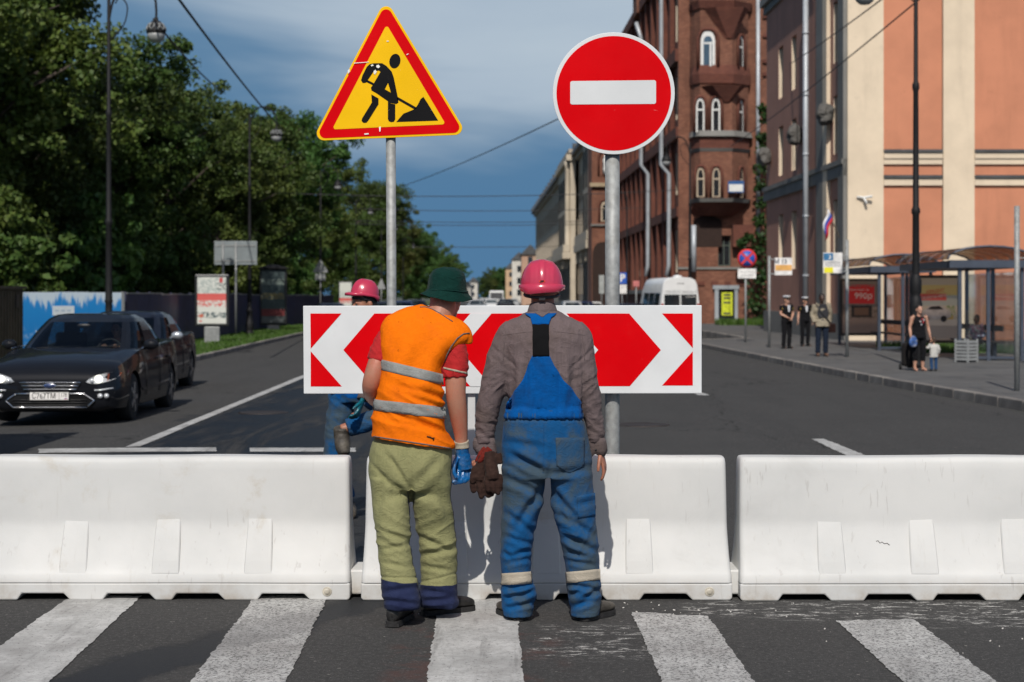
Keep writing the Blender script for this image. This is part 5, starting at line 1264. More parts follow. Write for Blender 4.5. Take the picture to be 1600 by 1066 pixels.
# ornate casting on the near right lamp
o = bpy.data.objects['street_lamp.006']; m = MB()
for k in range(8):
    a = k * math.pi / 4; m.tube([(.15 * math.cos(a), .15 * math.sin(a), .2), (.17 * math.cos(a), .17 * math.sin(a), .4), (.12 * math.cos(a), .12 * math.sin(a), .62), (.13 * math.cos(a), .13 * math.sin(a), .8), (.10 * math.cos(a), .10 * math.sin(a), 1.0)], .018, 6)
q = m.build('cast_acanthus', IRON, o); q['kind'] = 'stuff'
m = MB(); m.lathe([(.14, 1.0), (.175, 1.05), (.13, 1.12), (.15, 1.35), (.155, 1.5), (.12, 1.66), (.10, 1.7), (.135, 1.78), (.14, 2.05), (.10, 2.15), (.09, 2.2)], n=14); m.build('collar', IRON, o)

# ------------------------------------------------------------------ adverts and signs on the left
def poster_mat(name, bands, seed=1, base=(.6, .62, .6), rough=.35):
    """flat print: coloured fields by height (z in metres from the bottom), broken up by noise"""
    m, t, bs = newmat(name); g = NG(t); O = g.co(); x, y, z = g.sepx(O); c = base
    dst = g.m('MULTIPLY', g.m('SUBTRACT', g.noise(4, 4, .6, vec=O), .5), .25); zz = g.m('ADD', z, dst)
    for lo, hi, col, amt, xr in bands:
        f = g.m('MULTIPLY', g.rng(z, lo - .01, lo + .01), g.rng(z, hi + .01, hi - .01))
        if amt < 0: f = g.m('MULTIPLY', f, g.rng(g.noise(8 + seed, 3, .5, 1, vec=O), .45, .55)); amt = -amt
        if xr: f = g.m('MULTIPLY', f, g.m('MULTIPLY', g.rng(x, xr[0] - .01, xr[0] + .01), g.rng(x, xr[1] + .01, xr[1] - .01)))
        c = g.mix(g.m('MULTIPLY', f, amt), c, col)
    g.l(c, bs.inputs['Base Color']); bs.inputs['Roughness'].default_value = rough; bs.inputs['Coat Weight'].default_value = .2; return m
POST1 = poster_mat('advert_red_white', [(1.0, 1.75, (.30, .36, .34), -.7, None), (.85, 1.1, (.62, .06, .05), .9, None), (.62, .85, (.6, .08, .07), -.95, None), (1.5, 1.68, (.5, .03, .03), .9, (.28, .4)), (1.25, 1.5, (.05, .06, .06), -.9, (.2, .5)), (.2, .42, (.05, .09, .1), -.9, None), (.06, .12, (.6, .05, .03), .9, (-.45, -.36)), (.2, .36, (.6, .12, .05), -.8, (-.5, -.3))], 2, (.62, .63, .58))
def citylight(px, py_base, wpx, top, bot, mat, label, rz=0):
    b = G(px, py_base); sc = b.y / F; hw = wpx / 2 * sc; z1 = CAMH - (top - HY) * sc; z0 = CAMH - (bot - HY) * sc
    r = thing('advert_box', label, 'advert box', (b.x, b.y, 0), rz)
    m = MB(); m.box(-hw, hw, -.12, .12, z0, z1); m.build('case', M('dark_case', (.03, .032, .034), .4, .3, .1, 4), r, bevel=.04)
    p = MB(); p.box(-hw + .1, hw - .1, -.004, .004, 0, z1 - z0 - .2); o = p.build('poster', mat, r); o.location = (0, -.13, z0 + .1)
    m = MB(); m.box(-hw * .45, hw * .45, -.09, .09, 0, z0 - .002); m.build('foot', STEELD, r, bevel=.03)
    m = MB(); m.box(-hw * .6, hw * .6, -.2, .2, -.02, .04); m.build('base_plate', STEELD, r)
    return r
citylight(331.5, 535, 53, 429, 510, POST1, 'lit advert box with a red and white poster on the verge', R(3))
POST2 = poster_mat('advert_dark', [(.5, 2.2, (.03, .05, .05), -.9, None), (1.9, 2.2, (.35, .42, .36), -.8, None), (1.2, 1.5, (.25, .2, .06), -.8, None), (.35, .7, (.16, .02, .02), .8, None), (.0, .3, (.12, .13, .13), .7, None)], 5, (.05, .07, .07))
r = citylight(427, 516, 42, 420, 508, POST2, 'dark advert pillar with a little roof beside the second lamp', R(3))
b = G(427, 516); sc = b.y / F
m = MB(); hw = 23 * sc; zt = CAMH - (420 - HY) * sc
m.loft([[(-hw, -.3, zt), (hw, -.3, zt), (hw, .3, zt), (-hw, .3, zt)], [(-hw, -.3, zt + .06), (hw, -.3, zt + .06), (hw, .3, zt + .06), (-hw, .3, zt + .06)], [(-.1, -.05, zt + .22), (.1, -.05, zt + .22), (.1, .05, zt + .22), (-.1, .05, zt + .22)]], True, 0, False); m.build('roof', IRON, r)
citylight(540, 492, 22, 440, 486, POST1, 'small far advert box left of the crouched worker\'s helmet', R(3))
# direction sign seen from behind, on two posts
b = G(369, 524); sc = b.y / F
r = thing('direction_sign', 'grey back of a big rectangular sign on two posts behind the advert box', 'road sign', (b.x, b.y, 0), world=True)
m = MB(); x0, x1 = (335 - 800) * sc, (402 - 800) * sc; m.box(x0, x1, b.y - .05, b.y - .02, CAMH + (464 - 414) * sc, CAMH + (464 - 377) * sc); m.build('panel', M('sign_back_grey', (.23, .26, .27), .5, .3, .1, 2), r, bevel=.01)
for px in (349, 369):
    m = MB(); xx = (px - 800) * sc; m.tube([(xx, b.y - .08, 0), (xx, b.y - .08, CAMH + (464 - 379) * sc)], .05, 10); m.build('post', STEELD, r)
for zz in (384, 408):
    m = MB(); m.box(x0 + .05, x1 - .05, b.y - .075, b.y - .052, CAMH + (464 - zz) * sc - .03, CAMH + (464 - zz) * sc + .03); m.build('cross_rail', STEELD, r)
# triangular sign backs
SB = M('sign_back_pale', (.30, .31, .31), .5, .2, .1, 3)
for px, D, w_, top, bot, plate_, lab in ((501, 110.6, 26, 405, 426, True, 'back of a triangular sign with a small plate under it, on the third lamp'), (596, 128, 14, 434, 452, False, 'small triangular sign back right beside the thin sign post')):
    sc = D / F; r = thing('warning_sign', lab, 'road sign', ((px - 800) * sc, D - .12, 0), world=True)
    zt, zb = CAMH + (464 - top) * sc, CAMH + (464 - bot) * sc; hw = w_ / 2 * sc; X = (px - 800) * sc
    m = MB(); m.prism(rpoly([(X - hw, zb), (X + hw, zb), (X, zt)], .06, 4), 'y', D - .15, D - .13); m.build('plate', SB, r)
    if plate_: m = MB(); m.prism([(X - hw * .6, zb - .5), (X + hw * .6, zb - .5), (X + hw * .6, zb - .06), (X - hw * .6, zb - .06)], 'y', D - .15, D - .13); m.build('sub_plate', SB, r)
    m = MB(); m.tube([(X, D - .09, 0), (X, D - .09, zt - .1)], .04, 8); m.build('post', STEELD, r)
# ------------------------------------------------------------------ buildings on the right
def brick_mat(name, a, b, mortar, sc=1.0):
    m, t, bs = newmat(name); g = NG(t); P = g.pos(); x, y, z = g.sepx(P)
    cv = g.n('ShaderNodeCombineXYZ'); g.l(g.m('ADD', x, y), cv.inputs[0]); g.l(z, cv.inputs[1])
    bt = g.n('ShaderNodeTexBrick'); g.l(cv.outputs[0], bt.inputs['Vector']); bt.inputs['Scale'].default_value = 1; bt.inputs['Brick Width'].default_value = .26 * sc; bt.inputs['Row Height'].default_value = .085 * sc; bt.inputs['Mortar Size'].default_value = .009
    bt.inputs['Color1'].default_value = (*a, 1); bt.inputs['Color2'].default_value = (*b, 1); bt.inputs['Mortar'].default_value = (*mortar, 1); bt.inputs['Bias'].default_value = -.1
    c = g.mix(g.rng(g.noise(.7, 6, .65, vec=P), .35, .7, 0, .55), bt.outputs[0], dk(a, .5))
    c = g.mix(g.rng(g.noise(2.5, 5, .6, vec=P), .55, .75, 0, .35), c, dk(b, 1.5))
    g.l(c, bs.inputs['Base Color']); bs.inputs['Roughness'].default_value = .9
    g.l(g.bump(g.m('SUBTRACT', g.noise(14, 4, vec=P), bt.outputs['Fac']), .5, .02), bs.inputs['Normal']); return m
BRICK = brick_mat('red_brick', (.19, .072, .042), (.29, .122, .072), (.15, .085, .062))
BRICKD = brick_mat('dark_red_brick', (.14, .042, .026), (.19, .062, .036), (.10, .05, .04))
def plaster(name, col, var=.10, dirt=None, rough=.85, sc=.6):
    m, t, bs = newmat(name); g = NG(t); P = g.pos()
    c = g.mix(g.rng(g.noise(sc, 6, .6, vec=P), .3, .7), dk(col, 1 - var), dk(col, 1 + var))
    c = g.mix(g.rng(g.noise(1.1, 5, .65, 0, vec=P, sc=(1, 1, .12)), .5, .75, 0, .28), c, dirt or dk(col, .6))
    c = g.mix(g.rng(g.noise(5, 3, .5, vec=P), .66, .72, 0, .25), c, dk(col, .75))
    g.l(c, bs.inputs['Base Color']); bs.inputs['Roughness'].default_value = rough; g.l(g.bump(g.noise(18, 4, vec=P), .18, .02), bs.inputs['Normal']); return m
PINK = plaster('terracotta_plaster', (.545, .222, .125), .09); CREAM = plaster('cream_plaster', (.70, .58, .43), .08); PINK_SHADE = plaster('terracotta_plaster_shade', (.42, .21, .15), .08, (.13, .07, .06))  # the street side gets its own terracotta tone, its shade mixed into the colour
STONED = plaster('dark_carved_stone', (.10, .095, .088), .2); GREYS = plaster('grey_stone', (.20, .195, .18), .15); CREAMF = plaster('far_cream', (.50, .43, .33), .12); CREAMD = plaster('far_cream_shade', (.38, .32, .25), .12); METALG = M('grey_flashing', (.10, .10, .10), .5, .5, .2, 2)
FRAMEW = M('white_frame', (.70, .70, .67), .5, 0, .08); PIPE = M('downpipe_paint', (.42, .45, .48), .45, .2, .08, 2, dirt=(.2, .2, .2), dirt_amt=.3)
DGLASS = darkglass('window_glass', (.018, .022, .026)); 
def wall_frame(o, d):
    """returns f(s, z, out) on a wall from o running along d, out = towards the outside"""
    o = Vector((*o, 0)); d = Vector((*d, 0)).normalized(); nrm = Vector((d.y, -d.x, 0))
    return lambda s, z, q=0.0: o + d * s + nrm * q + Vector((0, 0, z)), d, nrm
def wbox(m, fr, s0, s1, z0, z1, q0, q1, mi=0):
    f, d, nr = fr; m.obox((f(s0, z0, q0) + f(s1, z1, q1)) / 2, d * (s1 - s0) / 2, nr * (q1 - q0) / 2, Vector((0, 0, (z1 - z0) / 2)), mi)
def wall_open(name, fr, s0, s1, z0, z1, holes, mat, parent, thick=.4, out=0.0):
    """wall slab with rectangular openings cut out: built of cells between the openings"""
    ss = sorted({s0, s1, *[h[0] for h in holes], *[h[1] for h in holes]}); zs = sorted({z0, z1, *[h[2] for h in holes], *[h[3] for h in holes]})
    ss = [s for s in ss if s0 <= s <= s1]; zs = [z for z in zs if z0 <= z <= z1]
    f, d, nr = fr; m = MB(); idx = {}
    def vid(i, j, k):
        if (i, j, k) not in idx: idx[(i, j, k)] = len(m.v); m.v.append(tuple(f(ss[i], zs[j], out - k * thick)))
        return idx[(i, j, k)]
    def solid(i, j):
        if not (0 <= i < len(ss) - 1 and 0 <= j < len(zs) - 1): return False
        a, b = (ss[i] + ss[i + 1]) / 2, (zs[j] + zs[j + 1]) / 2
        return not any(h[0] < a < h[1] and h[2] < b < h[3] for h in holes)
    def face(q): m.f.append(q); m.m.append(0); m.s.append(False)
    for i in range(len(ss) - 1):
        for j in range(len(zs) - 1):
            if not solid(i, j): continue
            face((vid(i, j, 0), vid(i + 1, j, 0), vid(i + 1, j + 1, 0), vid(i, j + 1, 0)))
            if not solid(i - 1, j): face((vid(i, j, 0), vid(i, j + 1, 0), vid(i, j + 1, 1), vid(i, j, 1)))
            if not solid(i + 1, j): face((vid(i + 1, j, 0), vid(i + 1, j, 1), vid(i + 1, j + 1, 1), vid(i + 1, j + 1, 0)))
            if not solid(i, j - 1): face((vid(i, j, 0), vid(i, j, 1), vid(i + 1, j, 1), vid(i + 1, j, 0)))
            if not solid(i, j + 1): face((vid(i, j + 1, 0), vid(i + 1, j + 1, 0), vid(i + 1, j + 1, 1), vid(i, j + 1, 1)))
    return m.build(name, mat, parent)
def window(fr, s0, s1, z0, z1, parent, depth=.28, frame=FRAMEW, bars=(1, 2), fw=.07, arch=0, sill=None, off=None):
    off = off if off is not None else parent.location
    m = MB(); wbox(m, fr, s0, s0 + fw, z0, z1, -depth, -depth + .06); wbox(m, fr, s1 - fw, s1, z0, z1, -depth, -depth + .06); wbox(m, fr, s0 + fw, s1 - fw, z0, z0 + fw, -depth, -depth + .06); wbox(m, fr, s0 + fw, s1 - fw, z1 - fw, z1, -depth, -depth + .06)
    for k in range(bars[0]): c = s0 + (s1 - s0) * (k + 1) / (bars[0] + 1); wbox(m, fr, c - fw * .4, c + fw * .4, z0 + fw, z1 - fw, -depth + .003, -depth + .055)
    for k in range(bars[1] - 1): c = z0 + (z1 - z0) * (.68 if bars[1] == 2 else (k + 1) / bars[1]); wbox(m, fr, s0 + fw, s1 - fw, c - fw * .4, c + fw * .4, -depth + .006, -depth + .052)
    o = m.build('window', frame, parent)
    m = MB(); wbox(m, fr, s0 + .01, s1 - .01, z0 + .01, z1 - .01, -depth - .03, -depth + .02); m.build('pane', DGLASS, o, off=off)
    if sill: m = MB(); wbox(m, fr, s0 - .1, s1 + .1, z0 - .1, z0 - .003, -.05, .12); m.build('sill', sill, o, off=off)
    return o
def pointed(fr, c, hw, z0, zs, zt, q0, q1, m, mi=0, n=8):
    """solid with a pointed-arch outline on a wall"""
    f, d, nr = fr; pl = [(c - hw, z0), (c + hw, z0), (c + hw, zs)]
    for k in range(1, n): a = k / n; pl.append((c + hw * math.cos(a * math.pi / 2) ** .75, zs + (zt - zs) * math.sin(a * math.pi / 2)))
    pl.append((c, zt))
    for k in range(n - 1, 0, -1): a = k / n; pl.append((c - hw * math.cos(a * math.pi / 2) ** .75, zs + (zt - zs) * math.sin(a * math.pi / 2)))
    pl.append((c - hw, zs)); N_ = len(pl)
    vs = [f(s, z, q1) for s, z in pl] + [f(s, z, q0) for s, z in pl]
    m.add(vs, [tuple(range(N_)), tuple(range(N_, 2 * N_))[::-1]] + [(i, N_ + i, N_ + (i + 1) % N_, (i + 1) % N_) for i in range(N_)], mi)
def lancet(fr, c, hw, z0, zs, zt, parent, frame=FRAMEW, glass=DGLASS, off=None, q=0.0, rec=True):
    """pointed window set in a splayed brick surround that stands proud of the wall"""
    off = off if off is not None else parent.location
    m = MB(); pointed(fr, c, hw, z0, zs, zt, q + .004, q + .05, m); o = m.build('window', frame, parent)
    m = MB(); pointed(fr, c - 0, hw * .62, z0 + hw * .25, zs, zt - hw * .7, q + .03, q + .062, m); m.build('pane', glass, o, off=off)
    m = MB(); wbox(m, fr, c - hw * .74, c + hw * .74, zs - .12, zs - .02, q + .05, q + .08); m.build('transom', frame, o, off=off)
    # brick hood: jambs and pointed head as a raised arch
    f, d, nr = fr; pl = []
    for k in range(9): a = k / 8; pl.append((c + hw * 1.42 * math.cos(a * math.pi / 2) ** .75, zs + (zt - zs + hw * .3) * math.sin(a * math.pi / 2)))
    pts = [f(c + hw * 1.42, z0, q + .1)] + [f(s, z, q + .1) for s, z in pl] + [f(2 * c - s, z, q + .1) for s, z in pl[::-1]] + [f(c - hw * 1.42, z0, q + .1)]
    m = MB(); m.tube(pts, [(.10, .07)] * len(pts), 4); m.build('brick_hood', BRICKD, o, off=off)
    return o

# ---- terracotta and cream building
SD = Vector((-.0215, 1)).normalized()
pb = thing('corner_building', 'terracotta and cream plastered building behind the bus shelters', 'building', (13, 66, 0), world=True)
frF = wall_frame((12.41, 84.2), -SD)      # street facade, s runs towards the camera; outside = left
LF = 18.25
frG = wall_frame((12.80, 65.95), (1, 0))  # gable wall facing the camera
holes = []
rows = [(10.9, 13.3), (7.3, 9.6), (2.9, 5.5)]
for s in (3.9, 7.2, 16.25):
    for z0, z1 in rows: holes.append((s - .6, s + .6, z0, z1))
wall_open('wall', frF, 0, LF - .02, -.2, 15.4, holes, PINK_SHADE, pb, .45)
for h in holes: window(frF, *h, pb, .38, M('dark_wood', (.05, .035, .028), .6), (1, 2))
for h in holes:
    m = MB(); wbox(m, frF, h[0] + .003, h[0] + .02, h[2] + .02, h[3] - .02, -.37, -.01); m.build('reveal', CREAM, pb)
m = MB()
f, d, nr = frF
m = MB(); wbox(m, frF, -.3, LF, 15.4, 15.75, -.3, .12); wbox(m, frF, -.3, LF, 15.76, 16.1, -.3, .3); o = m.build('cornice', GREYS, pb); o['kind'] = 'stuff'
m = MB(); wbox(m, frF, -.2, LF - .02, 6.3, 6.75, .003, .14); m.build('belt_course', GREYS, pb)
m = MB(); wbox(m, frF, -.2, LF - .02, 6.753, 6.95, .003, .22); m.build('belt_course', GREYS, pb)
m = MB(); wbox(m, frF, -.2, LF - .02, -.1, 1.0, .003, .12); m.build('plinth', GREYS, pb)
for s0, s1, mt, nm in ((13.0, 14.3, GREYS, 'pilaster'), (14.33, 15.1, CREAM, 'pilaster'), (17.25, LF - .02, GREYS, 'quoin_strip')):
    m = MB(); wbox(m, frF, s0, s1, 1.0, 15.39, .004, .16); m.build(nm, mt, pb)
for s, z in ((9.0, 8.7), (15.6, 8.9), (1.2, 8.4)):
    m = MB(); c = f(s, z, .3); n_ = 12
    m.ball(tuple(c), (.36, .3, .45), 14, 11); m.ball(tuple(c + Vector((-.16, -.2, .08))), (.2, .18, .2), 10, 7); m.ball(tuple(c + Vector((-.08, -.22, -.22))), (.16, .16, .18), 10, 7)
    me = fuse(m, .045, 1); finish(me, 'carved_mask', STONED, pb, lambda q: .08 * noise.noise(q * 4.1) + .06 * (ridge(q * 6) - .4))
# gable: cream strips and terracotta panels
Yg = 65.95; gx = lambda px: (px - 800) * Yg / F
xs = [gx(1326), gx(1382), gx(1474), gx(1524), gx(1612), gx(1668), gx(1790)]; H = 15.4
gz = lambda py: CAMH + (HY - py) * Yg / F
for i in range(len(xs) - 1):
    m = MB(); a, b = xs[i] - gx(1326), xs[i + 1] - gx(1326)
    if i % 2 == 0: wbox(m, frG, a + .03 * (i > 0), b, -.2, H, -.4, .07); m.build('cream_strip', CREAM, pb)
    else:
        wbox(m, frG, a + .004, b - .004, -.2, H, -.4, 0); m.build('terracotta_panel', PINK, pb)
        for (p0, p1, mt, q, nm) in ((234, 238.5, METALG, .20, 'moulding_cap'), (239, 248, CREAM, .14, 'moulding'), (248.2, 257, CREAM, .09, 'moulding'), (274, 278.5, METALG, .17, 'moulding_cap'), (279, 290, CREAM, .10, 'moulding')):
            m = MB(); wbox(m, frG, a + .006, b - .006, gz(p1), gz(p0), .003, q); m.build(nm, mt, pb)
m = MB(); wbox(m, frG, -.3, xs[-1] - xs[0], H + .003, H + .4, -.4, .5); m.build('cornice', GREYS, pb)
m = MB(); m.prism([(12.4, 66), (30, 66), (30, 84), (12.4, 84)], 'z', 16.2, 16.6); m.build('roof', METALG, pb)
m = MB(); m.prism([(12.9, 84.0), (30, 84.0), (30, 84.4), (12.9, 84.4)], 'z', -.2, 16.1); m.build('rear_wall', PINK, pb)
# door in the facade shade, downpipe, camera, flag
m = MB(); f, d, nr = frF
pt = lambda s, z, q: tuple(f(s, z, q))
m.tube([pt(11.6, .15, .32), pt(11.6, 15.6, .32)], .115, 12); dp = m.build('downpipe', PIPE, pb)
for z in (2.5, 5.0, 7.6, 10.1, 12.7): m = MB(); m.tube([pt(11.6, z, .32), pt(11.6, z + .1, .32)], .135, 12); m.build('pipe_collar', PIPE, dp, off=pb.location)
m = MB(); c = W(1350, 309, Yg - .2); m.tube([c + Vector((-.25, .1, .03)), c, c + Vector((.3, -.1, .05))], .05, 8)
m.tube([c, c + Vector((.1, -.05, -.25))], .05, 8); o = m.build('wall_camera', FRAMEW, None); tag(o, 'small white surveillance camera on the cream wall strip', 'camera')
fl_ = thing('flag', 'small white blue and red flag on a slanting pole on the corner building', 'flag', W(1300, 380, 65.2), world=True)
m = MB(); m.tube([W(1312, 372, 65.9), W(1291, 324, 64.2)], .022, 8); m.build('pole', M('pale_wood', (.4, .33, .25), .6), fl_)
FL = [M('flag_white', (.7, .7, .72), .8), M('flag_blue', (.02, .06, .35), .8), M('flag_red', (.5, .02, .03), .8)]
for k in range(3):
    m = MB(); rows = []
    for i in range(7):
        t = i / 6; row = []
        for j in range(3):
            u = (k + j / 2) / 3; top = W(1293 + 4.5 * u * 1.7, 326 + 20 * u * 1.0, 64.2); dwn = Vector((-.18 - .1 * u, .15 * math.sin(t * 5 + u * 2), -.75))
            row.append(top + dwn * t + Vector((.05 * math.sin(t * 6 + u * 3), 0, 0)))
        rows.append(row)
    m.loft(rows, False, 0, True, False); m.build('stripe', FL[k], fl_, solid=.008)

# ---- gothic brick building
bb = thing('brick_building', 'gothic red brick building with a polygonal oriel tower', 'building', (11, 108, 0), world=True)
YB_ = 108.0; X0 = 11.0; sc = YB_ / F
bz = lambda py: CAMH + (HY - py) * sc
bx = lambda px: (px - 800) * sc
frS = wall_frame((bx(1060), YB_), (1, 0))   # wall facing the camera
DW = 14
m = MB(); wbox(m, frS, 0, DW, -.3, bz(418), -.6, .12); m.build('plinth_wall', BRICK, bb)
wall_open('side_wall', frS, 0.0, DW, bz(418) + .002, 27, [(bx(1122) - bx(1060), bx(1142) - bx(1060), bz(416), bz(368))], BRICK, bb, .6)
window(frS, bx(1122) - bx(1060), bx(1142) - bx(1060), bz(416), bz(368), bb, .4, M('green_frame', (.08, .10, .08), .6), (1, 2))
m = MB(); wbox(m, frS, -.1, DW, bz(421), bz(417.5), .0, .22); m.build('plinth_course', GREYS, bb)
for i in range(9):
    m = MB(); s = .4 + i * .82; wbox(m, frS, s, s + .42, bz(446), bz(440), .12, .2); m.build('dentil', BRICKD, bb)
# ground door with grey frame and yellow notice
dr = MB(); wbox(dr, frS, bx(1116) - bx(1060), bx(1122) - bx(1060), -.1, bz(452), .121, .3); wbox(dr, frS, bx(1147) - bx(1060), bx(1152) - bx(1060), -.1, bz(452), .121, .3); wbox(dr, frS, bx(1113) - bx(1060), bx(1154) - bx(1060), bz(452), bz(446), .121, .34)
do = dr.build('door_surround', plaster('pale_grey_surround', (.32, .35, .37)), bb)
m = MB(); wbox(m, frS, bx(1122) - bx(1060), bx(1147) - bx(1060), -.05, bz(452), .121, .16); m.build('door_leaf', DGLASS, do, off=bb.location)
m = MB(); wbox(m, frS, bx(1127) - bx(1060), bx(1144) - bx(1060), bz(493), bz(457), .163, .175); nb = m.build('yellow_notice', M('yellow_notice', (.55, .60, .02), .6), do, off=bb.location)
for k, py in enumerate((461, 466, 473, 490)):
    m = MB(); wbox(m, frS, bx(1130) - bx(1060), bx(1141) - bx(1060), bz(py + 1.4), bz(py - 1.4), .176, .18); m.build('notice_line', M('notice_ink', (.05, .05, .05), .6), do, off=bb.location)
# oriel: half-octagon plan with lancet windows, corbelled over a dark arch
def oct_ring(z, k=1.0, out=0.0):
    cx = bx(1122); p = [(bx(1076), 0.3), (bx(1083) - out, -.9 * k - out * .5), (bx(1090) - out * .5, -1.55 * k - out), (bx(1139) + out * .5, -1.55 * k - out), (bx(1168) + out, -.35 * k - out * .3), (bx(1170) + out, .3)]
    return [(cx + (a - cx), YB_ + b, z) for a, b in p]
def oct_band(nm, z0, z1, o0, o1, mt, k=1.0):
    m = MB(); m.loft([oct_ring(z0, k, o0), oct_ring(z1, k, o1)], True, 0, False); return m.build(nm, mt, bb)
z_c0, z_c1 = bz(345), bz(312)
oct_band('oriel_corbel', z_c0 + .3, bz(318), -.9, -.02, BRICKD); oct_band('oriel_sill_course', bz(317.9), bz(312), .02, .14, GREYS)
oct_band('oriel_storey', bz(311.9), bz(240), 0, 0, BRICK); oct_band('oriel_course', bz(239.9), bz(235), .02, .14, GREYS)
oct_band('oriel_frieze', bz(234.9), bz(217), .05, .05, BRICKD); oct_band('oriel_course', bz(216.9), bz(208), .26, .16, GREYS)
oct_band('oriel_storey', bz(207.9), bz(135), 0, 0, BRICK); oct_band('oriel_course', bz(134.9), bz(121), .10, .16, BRICKD); oct_band('oriel_course', bz(120.9), bz(107), .16, .06, BRICKD)
oct_band('oriel_storey', bz(106.9), bz(20), 0, 0, BRICK); oct_band('oriel_course', bz(19.9), bz(8), .1, .25, BRICKD); oct_band('oriel_storey', bz(7.9), 24, .1, .1, BRICK); oct_band('oriel_cap', 24.01, 24.6, .3, .1, METALG)
# faces of the oriel
ra = oct_ring(0); frO = wall_frame(ra[2][:2], (1, 0)); W_ = ra[3][0] - ra[2][0]
d3 = Vector((ra[4][0] - ra[3][0], ra[4][1] - ra[3][1])); frO2 = wall_frame(ra[3][:2], d3); frO0 = wall_frame(ra[1][:2], (ra[2][0] - ra[1][0], ra[2][1] - ra[1][1]))
BGL = M('sky_window_glass', (.06, .10, .14), .05, 0, .3, .8, spec=1)
lx = lambda px: bx(px) * (YB_ - 1.55) / YB_ - ra[2][0] if False else (px - 800) * (YB_ - 1.55) / F - ra[2][0]
lz = lambda py: CAMH + (HY - py) * (YB_ - 1.55) / F
for c, hw in ((1094, 6.5), (1118.5, 6.5)):
    lancet(frO, lx(c), hw * sc, lz(207), lz(170), lz(153), bb)
    lancet(frO, lx(c + .5), 6.2 * sc, lz(308), lz(278), lz(261), bb, M('aged_cream_frame', (.45, .36, .26), .6))
lancet(frO, lx(1106), 11 * sc, lz(105), lz(66), lz(49), bb, FRAMEW, BGL)
m = MB(); wbox(m, frO, lx(1110) - .06, lx(1110) + .06, lz(104), lz(66), .07, .1); m.build('mullion', FRAMEW, bb)
L3 = d3.length
lancet(frO2, L3 * .5, 5.5 * sc * 1.1, lz(207), lz(172), lz(155), bb); lancet(frO2, L3 * .5, 5.5 * sc, lz(308), lz(278), lz(261), bb, M('aged_cream_frame', (.45, .36, .26), .6)); lancet(frO2, L3 * .5, 6 * sc, lz(106), lz(70), lz(54), bb)
# stone brackets between windows
for px, p0, p1 in ((1135, 160, 135), (1140, 60, 14)):
    m = MB(); a = lx(px); f, d, nr = frO
    m.loft([[f(a - 1.6 * (i * .4 + .2), lz(p0 + (p1 - p0) * i / 2), .02), f(a + 1.2 * (i * .4 + .2), lz(p0 + (p1 - p0) * i / 2), .02), f(a + 1.0 * (i * .35 + .1), lz(p0 + (p1 - p0) * i / 2), .1 + .3 * i), f(a - 1.2 * (i * .35 + .1), lz(p0 + (p1 - p0) * i / 2), .1 + .3 * i)] for i in range(3)], True, 0, False); m.build('bracket', BRICKD, bb)
# dark arch under the oriel and street corner recess
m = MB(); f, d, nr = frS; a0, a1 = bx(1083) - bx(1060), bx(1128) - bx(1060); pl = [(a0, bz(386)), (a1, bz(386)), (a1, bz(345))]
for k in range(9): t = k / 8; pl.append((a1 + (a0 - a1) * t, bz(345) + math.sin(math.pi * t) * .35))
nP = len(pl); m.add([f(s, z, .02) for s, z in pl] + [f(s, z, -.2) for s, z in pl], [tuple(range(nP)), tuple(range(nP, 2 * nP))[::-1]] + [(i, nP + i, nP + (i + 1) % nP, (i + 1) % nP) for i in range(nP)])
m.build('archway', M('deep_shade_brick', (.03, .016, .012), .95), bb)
m = MB(); wbox(m, frS, a1 + .6, a1 + 1.9, bz(386), bz(352), .0, .7); m.build('corbel_pier', BRICKD, bb)
# buttress to the right of the tower and downpipes
m = MB(); wbox(m, frS, bx(1186) - bx(1060), bx(1210) - bx(1060), -.2, 26, .003, .35); m.build('buttress', BRICK, bb)
for zz in (bz(100), bz(30), bz(120), bz(60)): m = MB(); wbox(m, frS, bx(1190) - bx(1060) , bx(1212) - bx(1060), zz, zz + .22, .36, .5); m.build('buttress_course', BRICKD, bb)
def pipe(pts, r, parent, nm='downpipe'):
    m = MB(); m.tube(pts, r, 10); return m.build(nm, PIPE, parent)
pipe([W(1184.5, -20, YB_ - .55), W(1184.5, 365, YB_ - .55)], .13, bb)
# street facade of the brick building
L_B = 53; frB = wall_frame((bx(1060) + .2 - .0215 * L_B, YB_ + L_B), -SD)
hb = []; n = 0
def fpx(px):   # distance along facade (from far end) for a picture column
    X1 = bx(1060) + .2; k = (px - 800) / F; Y = (X1 + .0215 * YB_) / (k + .0215); return L_B - (Y - YB_)
zrow = ((3.2, 6.0), (8.2, 10.9), (13.0, 15.8), (18, 21.0))
s = 9.5
while s < L_B - 2:
    for z0, z1 in zrow: hb.append((s - .55, s + .55, z0, z1))
    s += 1.95
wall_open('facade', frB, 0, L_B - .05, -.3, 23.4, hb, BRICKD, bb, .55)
for h in hb:
    window(frB, *h, bb, .42, M('cream_wood', (.42, .33, .24), .6), (1, 2)); m = MB(); wbox(m, frB, h[0] + .003, h[0] + .03, h[2] + .02, h[3] - .02, -.40, -.01); m.build('reveal', CREAMF, bb)
for z0, z1, q, mt in ((6.7, 7.3, .3, BRICKD), (11.6, 12.3, .35, BRICKD), (16.4, 17.2, .4, BRICKD), (23.402, 24.2, .4, BRICKD), (1.9, 2.2, .3, GREYS)):
    m = MB(); wbox(m, frB, 0, L_B - .06, z0, z1, .003, q); m.build('string_course', mt, bb)
for s in range(9, int(L_B), 4):
    m = MB(); wbox(m, frB, s - .25, s + .25, 2.2, 23.39, .003, .3); m.build('pilaster', BRICKD, bb)
